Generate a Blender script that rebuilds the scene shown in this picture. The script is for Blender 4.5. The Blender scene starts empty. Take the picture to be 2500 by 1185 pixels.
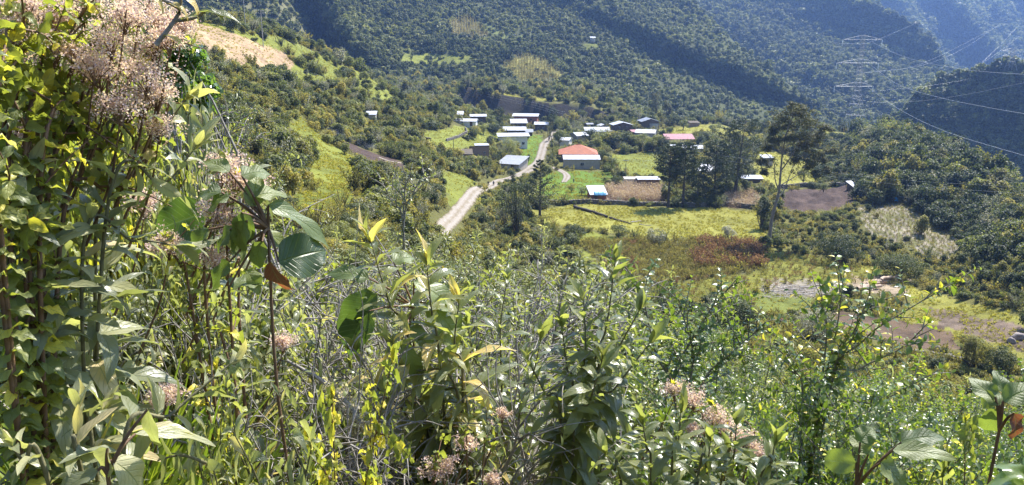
import bpy, math, random
import numpy as np
from mathutils import Vector, Matrix
rng = np.random.default_rng(7)
random.seed(7)
S = bpy.context.scene
COL = S.collection
F = 1960.0; CX = 1250.0; CY = 592.5
PI = math.pi
PT = math.atan(492.5 / F)
cP, sP = math.cos(PT), math.sin(PT)

# ------------------------------------------------------------------ view maths
def ray(px, py):
    px = np.asarray(px, float); py = np.asarray(py, float)
    a = (px - CX) / F; c = -(py - CY) / F
    return np.stack([a, cP + c * sP, -sP + c * cP + 0 * a], -1)
def W(px, py, d):
    r = ray(px, py)
    h = np.hypot(r[..., 0], r[..., 1])
    return r * (np.asarray(d, float) / h)[..., None]
def proj(x, y, z):
    f = y * cP - z * sP; u = y * sP + z * cP
    f = np.maximum(f, 1e-3)
    return CX + F * x / f, CY - F * u / f
def Pz(px, d, z):
    py = 500.0
    for _ in range(12):
        r = ray(px, py); h = math.hypot(r[0], r[1])
        x, y = r[0] / h * d, r[1] / h * d
        _, py2 = proj(np.array(x), np.array(y), np.array(z))
        py = float(np.clip(py2, -2000, 6000))
        if py > 3000: py = 3000.0
    return (float(x), float(y), z)

# ------------------------------------------------------------------ noise
def _hash(i, j, s):
    n = (i * 374761393 + j * 668265263 + s * 1442695041) & 0xFFFFFFFF
    n = ((n ^ (n >> 13)) * 1274126177) & 0xFFFFFFFF
    return ((n ^ (n >> 16)) & 0xFFFF) / 65535.0
def vnoise(x, y, s=0):
    x = np.asarray(x, float); y = np.asarray(y, float)
    i = np.floor(x).astype(np.int64); j = np.floor(y).astype(np.int64)
    fx = x - i; fy = y - j
    fx = fx * fx * (3 - 2 * fx); fy = fy * fy * (3 - 2 * fy)
    a = _hash(i, j, s); b = _hash(i + 1, j, s); c = _hash(i, j + 1, s); d = _hash(i + 1, j + 1, s)
    return (a * (1 - fx) + b * fx) * (1 - fy) + (c * (1 - fx) + d * fx) * fy
def fbm(x, y, s=0, o=4):
    t = 0; a = 0.5
    for k in range(o):
        t = t + a * (vnoise(x, y, s + k) - 0.5); x = x * 2.03; y = y * 2.03; a *= 0.5
    return t

# ------------------------------------------------------------------ terrain from control points
ctl = []
for px, d, z in [
    (-400, .5, -1.55), (600, .5, -1.65), (1250, .5, -1.7), (1900, .5, -1.75), (2900, .5, -1.8),
    (-400, 3, -1.3), (0, 3, -1.65), (600, 3, -2.25), (1250, 3, -2.55), (1900, 3, -2.75), (2500, 3, -2.8), (2900, 3, -2.8),
    (-400, 10, 0), (0, 10, -1.8), (600, 10, -3.9), (1250, 10, -4.6), (1900, 10, -5.1), (2500, 10, -5.3), (2900, 10, -5.4),
    (-400, 20, 3), (0, 20, -2.2), (600, 20, -7), (1250, 20, -9), (1900, 20, -9.9), (2500, 20, -10.3), (2900, 20, -10.4),
    (-400, 40, 8), (0, 40, -3), (600, 40, -12.5), (1250, 40, -19), (1900, 40, -20.5), (2500, 40, -21), (2900, 40, -21),
    (-400, 80, 18), (0, 80, -3), (600, 80, -19), (1000, 80, -24), (1250, 80, -31), (1900, 80, -34), (2500, 80, -34.5), (2900, 80, -36),
    (1400, 140, -42), (1700, 143, -44), (2000, 143, -44), (2300, 118, -42), (2450, 103, -40), (1905, 118, -42), (1500, 187, -44),
    (1850, 172, -44), (1250, 200, -43), (1600, 300, -44.5), (1300, 300, -44.5), (1500, 420, -43), (1800, 300, -44), (1900, 400, -44),
    (1250, 420, -42), (2090, 393, -44), (2000, 240, -44), (2250, 170, -45), (1950, 448, -42.8), (1950, 500, -64), (1500, 560, -46), (1200, 560, -38), (1600, 460, -43), (1600, 530, -60), (1750, 455, -42.6), (1750, 500, -60), (2084, 425, -42.8),
    (2000, 560, -80), (2200, 480, -95), (2300, 420, -105), (2400, 380, -115), (2500, 330, -115), (2700, 250, -100), (2900, 150, -60),
    (2200, 640, -150), (2500, 640, -200), (2900, 640, -200), (2900, 400, -160), (2000, 640, -120), (1700, 640, -100), (1500, 640, -60), (1200, 640, -35), (900, 640, -25), (600, 640, -15), (200, 640, 0), (-400, 640, 20),
 (1300, 230, -44.2), (1300, 275, -44.2), (1300, 325, -44.2), (1300, 375, -44.2), (1300, 425, -44.0), (1450, 230, -44.2), (1450, 275, -44.2), (1450, 325, -44.2), (1450, 375, -44.2), (1450, 425, -44.0), (1600, 230, -44.2), (1600, 275, -44.2), (1600, 325, -44.2), (1600, 375, -44.2), (1600, 425, -44.0), (1750, 230, -44.2), (1750, 275, -44.2), (1750, 325, -44.2), (1750, 375, -44.2), (1750, 425, -44.0), (1900, 230, -44.2), (1900, 275, -44.2), (1900, 325, -44.2), (1900, 375, -44.2), (1900, 425, -44.0), (2020, 275, -44.2), (2020, 325, -44.2), (2020, 375, -44.2), (2020, 425, -44.0),
    (450, 400, -2), (560, 400, -8), (700, 420, -14), (2025, 430, -42.6), (2120, 420, -42.8), (2165, 400, -43.5), (900, 440, -26), (200, 400, 12), (-400, 300, 40), (-400, 160, 30)]:
    ctl.append(Pz(px, d, z))
for px, py, d in [
    (900, 540, 98), (900, 450, 130), (830, 400, 165), (800, 330, 200), (1000, 330, 270), (1100, 300, 330), (870, 215, 300),
    (700, 165, 262), (430, 45, 245), (500, 110, 205), (500, 64, 252), (600, 150, 218), (640, 98, 270), (700, 112, 285), (700, 250, 200), (760, 134, 298), (800, 235, 250), (450, 150, 175), (830, 168, 315), (900, 195, 330), (1110, 270, 400), (1000, 258, 350), (0, -60, 170),
    (0, 60, 120), (200, 250, 100), (500, 330, 110), (560, 200, 180), (680, 420, 115), (760, 520, 80),
    (1197, 448, 248), (1110, 540, 160), (1160, 483, 200), (1325, 352, 345), (1000, 470, 150), (1090, 440, 200),
    (2200, 345, 390), (2300, 400, 330), (2400, 450, 290), (2500, 510, 240), (2500, 700, 150), (2700, 600, 180), (2440, 640, 175), (2350, 560, 215)]:
    p = W(px, py, d); ctl.append((float(p[0]), float(p[1]), float(p[2])))
ctl = np.array(ctl)
def _uv(x, y):
    return 3.2 * np.arctan2(x, y), np.log(np.hypot(x, y) + 5)
cu, cv = _uv(ctl[:, 0], ctl[:, 1])
def base(d):
    return np.interp(np.log(d + 5), np.log(np.array([0, 3, 10, 20, 40, 80, 118, 143, 170, 640]) + 5), [-1.7, -2.55, -4.7, -9.2, -19.5, -33, -41.5, -43.7, -44.2, -44.2])
_cd = np.hypot(ctl[:, 0], ctl[:, 1])
cq = (ctl[:, 2] - base(_cd)) / (_cd + 5)
def kern(u, v):
    return -np.sqrt((u[:, None] - cu) ** 2 + (v[:, None] - cv) ** 2 + 0.02)
n = len(ctl)
A = np.zeros((n + 3, n + 3)); A[:n, :n] = kern(cu, cv) + 0.0015 * np.eye(n)
A[:n, n] = 1; A[:n, n + 1] = cu; A[:n, n + 2] = cv; A[n:, :n] = A[:n, n:].T
sol = np.linalg.solve(A, np.concatenate([cq, [0, 0, 0]]))
def Hraw(x, y):
    x = np.asarray(x, float).ravel(); y = np.asarray(y, float).ravel()
    out = np.empty(len(x))
    for s in range(0, len(x), 20000):
        X = x[s:s + 20000]; Y = y[s:s + 20000]
        u, v = _uv(X, Y)
        q = kern(u, v) @ sol[:n] + sol[n] + sol[n + 1] * u + sol[n + 2] * v
        dd = np.hypot(X, Y); out[s:s + 20000] = q * (dd + 5) + base(dd)
    return out
NT, ND = 880, 720
TH0, TH1 = math.radians(-46), math.radians(46)
LD0, LD1 = math.log(0.25 + 0.6), math.log(640 + 0.6)
ths = np.linspace(TH0, TH1, NT); lds = np.linspace(LD0, LD1, ND)
TT, LL = np.meshgrid(ths, lds)
DD = np.exp(LL) - 0.6
GX = DD * np.sin(TT); GY = DD * np.cos(TT)
# coarse RBF evaluation then bilinear refinement
HT = Hraw(GX[::4, ::4], GY[::4, ::4]).reshape(GX[::4, ::4].shape)
def _bil(G, fi, fj):
    i = np.clip(np.floor(fi).astype(int), 0, G.shape[0] - 2); j = np.clip(np.floor(fj).astype(int), 0, G.shape[1] - 2)
    a = np.clip(fi - i, 0, 1); b = np.clip(fj - j, 0, 1)
    return (G[i, j] * (1 - a) + G[i + 1, j] * a) * (1 - b) + (G[i, j + 1] * (1 - a) + G[i + 1, j + 1] * a) * b
ii, jj = np.meshgrid(np.arange(ND) / 4, np.arange(NT) / 4, indexing='ij')
GZ = _bil(HT, ii, jj)
GZ = GZ + fbm(GX / 14, GY / 14, 3) * np.clip(DD / 60, 0, 1) * 1.6 + fbm(GX / 1.7, GY / 1.7, 9) * 0.25 * np.clip(DD / 4, 0, 1) \
    + fbm(GX / 60, GY / 60, 5) * 4 * np.clip((DD - 380) / 100, 0, 1)
_px, _ = proj(GX, GY, GZ)
_w = np.clip((_px - 1100) / 40, 0, 1) * np.clip((1530 - _px) / 120, 0, 1)
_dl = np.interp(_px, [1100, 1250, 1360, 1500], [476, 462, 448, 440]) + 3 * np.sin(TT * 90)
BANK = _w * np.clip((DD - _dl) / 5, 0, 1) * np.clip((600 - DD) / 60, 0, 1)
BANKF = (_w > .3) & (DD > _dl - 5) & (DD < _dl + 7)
GZ = GZ + 10 * BANK
def H(x, y):
    x = np.asarray(x, float); y = np.asarray(y, float)
    t = np.arctan2(x, y); l = np.log(np.hypot(x, y) + 0.6)
    return _bil(GZ, (l - LD0) / (LD1 - LD0) * (ND - 1), (t - TH0) / (TH1 - TH0) * (NT - 1))
_dm = np.exp(np.linspace(math.log(2), math.log(630), 900))
def G(px, py, dmin=2.0):
    """first point of the ground along the line of sight beyond dmin metres"""
    r = ray(px, py); h = math.hypot(r[0], r[1]); r = r / h
    dm = _dm[_dm > dmin]
    zz = H(r[0] * dm, r[1] * dm); below = r[2] * dm < zz
    if not below.any() or dm[int(np.argmax(below))] > 520:      # a sight line that just clears the crest: take the crest
        kk = int(np.argmin(np.where((dm > dmin + 5) & (dm < 500), (r[2] * dm - zz) / dm, 9))); below = np.zeros(len(dm), bool); below[kk] = True
    k = int(np.argmax(below)) if below.any() else len(dm) - 1
    if k > 0:
        d0, d1 = dm[k - 1], dm[k]
        e0 = r[2] * d0 - zz[k - 1]; e1 = zz[k] - r[2] * d1
        d = d0 + (d1 - d0) * min(max(e0 / max(e0 + e1, 1e-6), 0), 1)
    else:
        d = dm[0]
    x, y = r[0] * d, r[1] * d
    return Vector((x, y, float(H(x, y))))
def gpoly(pts, dmin=60):
    return np.array([[*G(a, b, dmin).xy] for a, b in pts])
def inpoly(x, y, P):
    x = np.asarray(x); y = np.asarray(y); c = np.zeros(x.shape, bool)
    j = len(P) - 1
    for i in range(len(P)):
        xi, yi = P[i]; xj, yj = P[j]
        k = ((yi > y) != (yj > y)) & (x < (xj - xi) * (y - yi) / (yj - yi + 1e-12) + xi)
        c ^= k; j = i
    return c

# ------------------------------------------------------------------ mesh helpers
def mesh_np(name, V, Fc, mats=(), midx=None, luv=None, smooth=False, cols=None):
    """V (n,3), Fc (m,k) or list of such arrays; luv = per-point vector attribute"""
    me = bpy.data.meshes.new(name)
    V = np.asarray(V, np.float32)
    fl = Fc if isinstance(Fc, list) else [Fc]
    fl = [np.asarray(f, np.int32) for f in fl if len(f)]
    me.vertices.add(len(V)); me.vertices.foreach_set('co', V.ravel())
    tot = np.concatenate([np.full(len(f), f.shape[1], np.int32) for f in fl])
    loops = np.concatenate([f.ravel() for f in fl])
    me.loops.add(len(loops)); me.loops.foreach_set('vertex_index', loops)
    me.polygons.add(len(tot))
    st = np.concatenate([[0], np.cumsum(tot)[:-1]]).astype(np.int32)
    me.polygons.foreach_set('loop_start', st); me.polygons.foreach_set('loop_total', tot)
    if midx is not None: me.polygons.foreach_set('material_index', np.asarray(midx, np.int32))
    if smooth: me.polygons.foreach_set('use_smooth', np.ones(len(tot), bool))
    for m in mats: me.materials.append(m)
    if luv is not None:
        a = me.attributes.new('luv', 'FLOAT_VECTOR', 'POINT'); a.data.foreach_set('vector', np.asarray(luv, np.float32).ravel())
    if cols is not None:
        a = me.attributes.new('cover', 'FLOAT_COLOR', 'POINT'); a.data.foreach_set('color', np.asarray(cols, np.float32).ravel())
    me.update(calc_edges=True)
    return me
def ob(name, me, parent=None, loc=(0, 0, 0), rz=0, sc=1):
    o = bpy.data.objects.new(name, me); COL.objects.link(o)
    if parent: o.parent = parent
    o.location = loc; o.rotation_euler = (0, 0, rz)
    o.scale = (sc, sc, sc) if not hasattr(sc, '__len__') else sc
    return o
def tag(o, label=None, cat=None, group=None, kind=None):
    if label: o['label'] = label
    if cat: o['category'] = cat
    if group: o['group'] = group
    if kind: o['kind'] = kind
    return o
def empty(name, loc=(0, 0, 0), rz=0):
    o = bpy.data.objects.new(name, None); COL.objects.link(o); o.location = loc; o.rotation_euler = (0, 0, rz)
    o.empty_display_size = .2
    return o
class MB:
    """collects pieces (verts, faces) into one mesh"""
    def __init__(s): s.v = []; s.f = {}; s.n = 0; s.uv = []
    def add(s, V, Fc, luv=None):
        V = np.asarray(V, float); Fc = np.asarray(Fc, int)
        s.v.append(V); s.f.setdefault(Fc.shape[1], []).append(Fc + s.n); s.n += len(V)
        s.uv.append(np.zeros((len(V), 3)) if luv is None else luv)
        return s
    def box(s, c, sz, rz=0, tilt=None):
        x, y, z = [k / 2 for k in sz]
        V = np.array([[a, b, d] for a in (-x, x) for b in (-y, y) for d in (-z, z)])
        if tilt is not None: V = V @ np.array(tilt.to_3x3()).T
        if rz: V = V @ np.array(Matrix.Rotation(rz, 3, 'Z')).T
        return s.add(V + np.array(c), [[0, 1, 3, 2], [4, 6, 7, 5], [0, 4, 5, 1], [2, 3, 7, 6], [0, 2, 6, 4], [1, 5, 7, 3]])
    def tube(s, pts, r, k=5, luvz=0.5):
        pts = np.asarray(pts, float); m = len(pts)
        r = np.broadcast_to(np.asarray(r, float), (m,))
        t = np.gradient(pts, axis=0); t /= np.linalg.norm(t, axis=1)[:, None] + 1e-9
        ref = np.array([0.31, 0.17, 0.93]) if abs(t[0][2]) < .8 else np.array([1, .1, .05])
        a = np.cross(t, ref); a /= np.linalg.norm(a, axis=1)[:, None] + 1e-9
        b = np.cross(t, a)
        ang = np.linspace(0, 2 * PI, k, endpoint=False)
        V = pts[:, None] + r[:, None, None] * (a[:, None] * np.cos(ang)[None, :, None] + b[:, None] * np.sin(ang)[None, :, None])
        i = np.arange(m - 1)[:, None] * k; j = np.arange(k)[None]; j2 = (j + 1) % k
        Fc = np.stack([i + j, i + j2, i + k + j2, i + k + j], -1).reshape(-1, 4)
        luv = np.zeros((m * k, 3)); luv[:, 1] = np.repeat(np.linspace(0, 1, m), k); luv[:, 2] = luvz
        s.add(V.reshape(-1, 3), Fc, luv)
        if k == 4:
            s.add(V[0], [[3, 2, 1, 0]]); s.add(V[-1], [[0, 1, 2, 3]])
        return s
    def mesh(s, name, mats, smooth=False):
        if not isinstance(mats, (list, tuple)): mats = [mats]
        return mesh_np(name, np.concatenate(s.v), [np.concatenate(x) for x in s.f.values()], mats, luv=np.concatenate(s.uv), smooth=smooth)
    def build(s, name, mats, parent=None, smooth=False, **k):
        return ob(name, s.mesh(name, mats, smooth), parent, **k)

# ------------------------------------------------------------------ leaves
def leaf_t(shape, nv=7, nu=2, width=.3, droop=.35, fold=.25, wave=.0, seed=0, cup=0, hook=0):
    r = np.random.default_rng(seed)
    v = np.linspace(0, 1, nv); u = np.linspace(-1, 1, 2 * nu + 1)
    if shape == 'lance': w = np.sin(PI * np.clip(v, 0, 1) ** .85) ** .9 * width
    elif shape == 'ovate': w = (v ** .45) * (1 - v) ** .8 * 1.75 * width
    elif shape == 'round': w = np.sin(PI * v) ** .55 * width
    else: w = np.sin(PI * v) * width
    w = w + .006; w[-1] = .004
    UU, VV = np.meshgrid(u, v)
    ww = np.interp(VV, v, w)
    ph = r.uniform(0, 6)
    ang = VV * droop * 1.6
    y = np.where(droop == 0, VV, np.sin(ang) / (droop * 1.6 + 1e-6)) if droop else VV
    z = -(1 - np.cos(ang)) / (droop * 1.6 + 1e-6) if droop else 0 * VV
    x = UU * ww * (1 - .25 * fold)
    z = z + fold * np.abs(UU) * ww + wave * np.sin(VV * 11 + ph + 2 * UU) * np.abs(UU) * ww * 2 - cup * ww * (UU ** 2)
    x = x + hook * VV ** 2
    V = np.stack([x, y, z], -1).reshape(-1, 3)
    k = len(u); i = np.arange(nv - 1)[:, None] * k; j = np.arange(k - 1)[None]
    Fc = np.stack([i + j, i + j + 1, i + k + j + 1, i + k + j], -1).reshape(-1, 4)
    return V, Fc, np.stack([UU.ravel(), VV.ravel()], -1)
def frames(D, N):
    """D leaf axes, N leaf normals -> matrices with columns x, axis, normal"""
    D = D / (np.linalg.norm(D, axis=1)[:, None] + 1e-9)
    X = np.cross(D, N); X /= np.linalg.norm(X, axis=1)[:, None] + 1e-9
    N2 = np.cross(X, D)
    return np.stack([X, D, N2], -1)
def put_leaves(mb, T, M, P, sc, lr, rr=rng):
    """instances of template(s) T into MB; lr = leaf random value per leaf"""
    P = np.asarray(P, float); K = len(P)
    if K == 0: return
    ts = T if isinstance(T, list) else [T]
    pick = rr.integers(0, len(ts), K)
    for q, (V, Fc, uv) in enumerate(ts):
        s = np.where(pick == q)[0]
        if len(s) == 0: continue
        X = np.einsum('kij,nj->kni', M[s], V) * np.asarray(sc)[s][:, None, None] + P[s][:, None]
        n_ = len(V)
        FF = (Fc[None] + (np.arange(len(s)) * n_)[:, None, None]).reshape(-1, Fc.shape[1])
        L = np.concatenate([np.broadcast_to(uv, (len(s), n_, 2)), np.broadcast_to(np.asarray(lr)[s][:, None, None], (len(s), n_, 1))], -1)
        mb.add(X.reshape(-1, 3), FF, L.reshape(-1, 3))
def spline(pts, m):
    pts = np.asarray(pts, float)
    if len(pts) == 2:
        t = np.linspace(0, 1, m)[:, None]; return pts[0] * (1 - t) + pts[1] * t
    P = np.vstack([2 * pts[0] - pts[1], pts, 2 * pts[-1] - pts[-2]])
    out = []
    T = np.linspace(0, len(pts) - 1 - 1e-6, m)
    for t in T:
        i = int(t); f = t - i
        p0, p1, p2, p3 = P[i], P[i + 1], P[i + 2], P[i + 3]
        out.append(.5 * (2 * p1 + (p2 - p0) * f + (2 * p0 - 5 * p1 + 4 * p2 - p3) * f * f + (3 * p1 - p0 - 3 * p2 + p3) * f ** 3))
    return np.array(out)
def along(path, start, spacing, rr, a_top=30, a_bot=85, opp=False, end=1.0):
    """leaf stations along a path: positions, axes, normals, t"""
    seg = np.linalg.norm(np.diff(path, axis=0), axis=1); L = np.concatenate([[0], np.cumsum(seg)]); tot = L[-1]
    s = np.arange(start * tot, end * tot, spacing); 
    if opp: s = np.repeat(s, 2)
    s = s + rr.uniform(-.2, .2, len(s)) * spacing * (0 if opp else 1); s = np.clip(s, 0, tot * .999)
    P = np.stack([np.interp(s, L, path[:, k]) for k in range(3)], -1)
    tg = np.gradient(path, axis=0); Tn = np.stack([np.interp(s, L, tg[:, k]) for k in range(3)], -1)
    Tn /= np.linalg.norm(Tn, axis=1)[:, None] + 1e-9
    ph = np.cumsum(np.full(len(s), 2.399)) + rr.uniform(0, 6)
    if opp: ph = np.repeat(np.arange(len(s) // 2 + 1) * PI / 2 + rr.uniform(0, 6), 2)[:len(s)] + np.tile([0, PI], len(s) // 2 + 1)[:len(s)]
    ph = ph + rr.uniform(-.3, .3, len(s))
    ref = np.array([.2, .9, .1]); A_ = np.cross(Tn, ref); A_ /= np.linalg.norm(A_, axis=1)[:, None] + 1e-9; B_ = np.cross(Tn, A_)
    R = A_ * np.cos(ph)[:, None] + B_ * np.sin(ph)[:, None]
    t = s / tot
    a = np.radians(a_bot + (a_top - a_bot) * np.clip((t - start) / (1 - start + 1e-6), 0, 1) ** 1.5 + rr.uniform(-12, 12, len(s)))
    D = Tn * np.cos(a)[:, None] + R * np.sin(a)[:, None]
    Nn = Tn * np.sin(a)[:, None] - R * np.cos(a)[:, None] + rr.normal(0, .18, (len(s), 3))
    return P, D, Nn, t
# ------------------------------------------------------------------ materials
def mat(name):
    m = bpy.data.materials.new(name); m.use_nodes = True
    nt = m.node_tree; nt.nodes.clear()
    return m, nt
class NT_:
    def __init__(s, nt): s.nt = nt
    def n(s, t, **k):
        nd = s.nt.nodes.new(t)
        for a, b in k.items():
            if a.startswith('i_'):
                key = a[2:]; key = int(key) if key.isdigit() else key.replace('_', ' ')
                sock = nd.inputs[key]
                if isinstance(b, bpy.types.NodeSocket): s.nt.links.new(b, sock)
                else: sock.default_value = b
            else: setattr(nd, a, b)
        return nd
    def l(s, a, b): s.nt.links.new(a, b)
    def math(s, op, a, b=None, c=None):
        nd = s.nt.nodes.new('ShaderNodeMath'); nd.operation = op
        for i, v in enumerate((a, b, c)):
            if v is None: continue
            if isinstance(v, bpy.types.NodeSocket): s.l(v, nd.inputs[i])
            else: nd.inputs[i].default_value = v
        return nd.outputs[0]
    def mix(s, f, a, b, mode='MIX'):
        nd = s.nt.nodes.new('ShaderNodeMix'); nd.data_type = 'RGBA'; nd.blend_type = mode
        for sock, v in ((nd.inputs[0], f), (nd.inputs[6], a), (nd.inputs[7], b)):
            if isinstance(v, bpy.types.NodeSocket): s.l(v, sock)
            elif isinstance(v, (tuple, list)): sock.default_value = (*v, 1) if len(v) == 3 else v
            else: sock.default_value = v
        return nd.outputs[2]
    def ramp(s, f, stops):
        nd = s.nt.nodes.new('ShaderNodeValToRGB'); s.l(f, nd.inputs[0])
        e = nd.color_ramp.elements
        while len(e) < len(stops): e.new(.5)
        for q, (p, c) in zip(e, stops): q.position = p; q.color = (*c, 1)
        return nd.outputs[0]
    def bump(s, h, strength=.3, dist=.02):
        nd = s.nt.nodes.new('ShaderNodeBump'); nd.inputs['Strength'].default_value = strength; nd.inputs['Distance'].default_value = dist
        s.l(h, nd.inputs['Height']); return nd.outputs[0]
def leaf_mat(name, stops, trans=(.30, .42, .03), tf=.42, rough=.38, spec=.5, veins=7, vein_dark=.75, sheen=0, objvar=.35, gain=1.0, grey=0.0, warm=True):
    def _g(c):
        l = sum(c) / 3; return tuple(min((k * (1 - grey) + l * grey) * gain * m_, .9) for k, m_ in zip(c, (1.18, 1.0, .92) if warm else (1, 1, 1)))
    stops = [(p, _g(c)) for p, c in stops]
    m, nt = mat(name); N = NT_(nt)
    at = N.n('ShaderNodeAttribute', attribute_name='luv')
    sp = N.n('ShaderNodeSeparateXYZ', i_0=at.outputs['Vector'])
    oi = N.n('ShaderNodeObjectInfo')
    r = N.math('ADD', sp.outputs[2], N.math('MULTIPLY', N.math('SUBTRACT', oi.outputs['Random'], .5), objvar))
    base = N.ramp(r, stops)
    au = N.math('ABSOLUTE', sp.outputs[0])
    norm = None; mask = None
    if veins:
        ph = N.math('SUBTRACT', sp.outputs[1], N.math('MULTIPLY', au, .28))
        sv = N.math('ABSOLUTE', N.math('SINE', N.math('MULTIPLY', ph, veins * 3.14159)))
        side = N.math('SUBTRACT', 1.0, N.math('MULTIPLY', sv, 3.0)); side = N.math('MAXIMUM', side, 0.0)
        mid = N.math('SUBTRACT', 1.0, N.math('MULTIPLY', au, 14.0)); mid = N.math('MAXIMUM', mid, 0.0)
        mask = N.math('MAXIMUM', N.math('MULTIPLY', side, .6), mid)
        base = N.mix(N.math('MULTIPLY', mask, .45), base, (.30, .36, .14))
        bl = N.n('ShaderNodeTexNoise', i_Scale=40.0)
        norm = N.bump(N.math('SUBTRACT', N.math('MULTIPLY', bl.outputs[0], .3), mask), .55, .006)
    nz = N.n('ShaderNodeTexNoise', i_Scale=9.0, i_Detail=3.0)
    tc = N.n('ShaderNodeTexCoord'); N.l(tc.outputs['Object'], nz.inputs['Vector'])
    base = N.mix(N.math('MULTIPLY', nz.outputs[0], .5), base, N.mix(1.0, base, (.55, .6, .5), 'MULTIPLY'))
    p = N.n('ShaderNodeBsdfPrincipled', i_Roughness=rough); N.l(base, p.inputs['Base Color'])
    p.inputs['Specular IOR Level'].default_value = spec
    tr = N.n('ShaderNodeBsdfTranslucent')
    tcol = N.mix(.45, N.mix(1.0, base, (2.6, 2.6, 1.2), 'MULTIPLY'), trans)
    if mask is not None: tcol = N.mix(N.math('MULTIPLY', mask, .4), tcol, (.1, .16, .02))
    N.l(tcol, tr.inputs['Color'])
    if norm: N.l(norm, p.inputs['Normal'])
    mx = N.n('ShaderNodeMixShader', i_0=tf); N.l(p.outputs[0], mx.inputs[1]); N.l(tr.outputs[0], mx.inputs[2])
    o = N.n('ShaderNodeOutputMaterial'); N.l(mx.outputs[0], o.inputs['Surface'])
    return m
def simple(name, c1, c2=None, scale=4, rough=.8, bump=.3, spec=.3, metal=0, stretch=(1, 1, 1), coord='Object', det=5, bdist=.02, objvar=0):
    m, nt = mat(name); N = NT_(nt)
    tc = N.n('ShaderNodeTexCoord'); mp = N.n('ShaderNodeMapping', i_Vector=tc.outputs[coord]); mp.inputs['Scale'].default_value = stretch
    nz = N.n('ShaderNodeTexNoise', i_Scale=float(scale), i_Detail=float(det), i_Vector=mp.outputs[0]); nz.inputs['Roughness'].default_value = .65
    f = N.ramp(nz.outputs[0], [(.3, (0, 0, 0)), (.7, (1, 1, 1))])
    col = N.mix(f, c1, c2 or c1)
    if objvar:
        oi = N.n('ShaderNodeObjectInfo')
        col = N.mix(1.0, col, N.ramp(oi.outputs['Random'], [(0, (1 - objvar,) * 3), (1, (1,) * 3)]), 'MULTIPLY')
    p = N.n('ShaderNodeBsdfPrincipled', i_Roughness=rough, i_Metallic=float(metal)); N.l(col, p.inputs['Base Color'])
    p.inputs['Specular IOR Level'].default_value = spec
    if bump: N.l(N.bump(nz.outputs[0], bump, bdist), p.inputs['Normal'])
    o = N.n('ShaderNodeOutputMaterial'); N.l(p.outputs[0], o.inputs['Surface'])
    return m
def metal_roof(name, c, dirt=(.25, .2, .16), rough=.35, metal=.0, wave=18.0, dirtamt=.35, axis='X', spec=.5):
    m, nt = mat(name); N = NT_(nt)
    tc = N.n('ShaderNodeTexCoord')
    wv = N.n('ShaderNodeTexWave', wave_type='BANDS', bands_direction=axis, i_Scale=wave / 6.283, i_Vector=tc.outputs['Object'])
    nz = N.n('ShaderNodeTexNoise', i_Scale=1.3, i_Detail=6.0, i_Vector=tc.outputs['Object']); nz.inputs['Roughness'].default_value = .7
    f = N.ramp(nz.outputs[0], [(.42, (0, 0, 0)), (.70, (dirtamt,) * 3)])
    sh = N.n('ShaderNodeTexBrick', i_Scale=.5, i_Vector=tc.outputs['Object']); sh.inputs['Color1'].default_value = (1, 1, 1, 1); sh.inputs['Color2'].default_value = (.78, .8, .82, 1)
    sh.inputs['Mortar'].default_value = (.55, .53, .5, 1); sh.inputs['Mortar Size'].default_value = .012
    col = N.mix(f, N.mix(1.0, c, sh.outputs[0], 'MULTIPLY'), dirt)
    p = N.n('ShaderNodeBsdfPrincipled', i_Roughness=rough, i_Metallic=float(metal)); N.l(col, p.inputs['Base Color'])
    p.inputs['Specular IOR Level'].default_value = spec
    N.l(N.bump(wv.outputs[1], .5, .04), p.inputs['Normal'])
    o = N.n('ShaderNodeOutputMaterial'); N.l(p.outputs[0], o.inputs['Surface'])
    return m
D_ = lambda *a: a
M = {}
# near leaves
M['lance'] = leaf_mat('lance_leaf', [(0, (.035, .055, .018)), (.45, (.07, .10, .028)), (.9, (.13, .155, .04)), (1, (.34, .28, .06))], trans=(.48, .52, .08), tf=.44, rough=.33, veins=9, spec=.8, gain=2.1, grey=.30)
M['pale'] = leaf_mat('pale_leaf', [(0, (.04, .06, .03)), (.5, (.085, .115, .05)), (.9, (.15, .18, .08)), (1, (.22, .2, .08))], trans=(.36, .42, .08), tf=.36, rough=.36, veins=8, spec=.6, gain=2.7, grey=.40)
M['cord'] = leaf_mat('heart_leaf', [(0, (.035, .055, .016)), (.45, (.09, .12, .03)), (.8, (.14, .17, .035)), (.9, (.30, .30, .02)), (1, (.40, .34, .03))], trans=(.38, .44, .02), tf=.42, rough=.45, veins=6, spec=.5, gain=2.2, grey=0.15)
M['broad'] = leaf_mat('broad_leaf', [(0, (.02, .045, .014)), (.6, (.07, .11, .03)), (1, (.12, .16, .04))], trans=(.22, .38, .03), tf=.30, rough=.42, veins=9, spec=.55, objvar=.1, gain=1.6, grey=0.15)
M['small'] = leaf_mat('small_leaf', [(0, (.022, .042, .012)), (.5, (.05, .085, .018)), (.9, (.11, .15, .02)), (1, (.30, .27, .03))], trans=(.26, .40, .02), tf=.36, rough=.32, veins=0, spec=.7, gain=2.3, grey=0.15)
M['gloss'] = leaf_mat('glossy_leaf', [(0, (.02, .05, .012)), (.6, (.05, .11, .02)), (1, (.10, .18, .02))], trans=(.2, .45, .02), tf=.38, rough=.25, veins=0, spec=.7, gain=1.6, grey=.4)
M['dryleaf'] = leaf_mat('dry_leaf', [(0, (.06, .02, .012)), (.6, (.13, .05, .03)), (1, (.22, .10, .06))], trans=(.35, .10, .04), tf=.3, rough=.6, veins=8, gain=1.3, grey=0.1)
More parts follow.
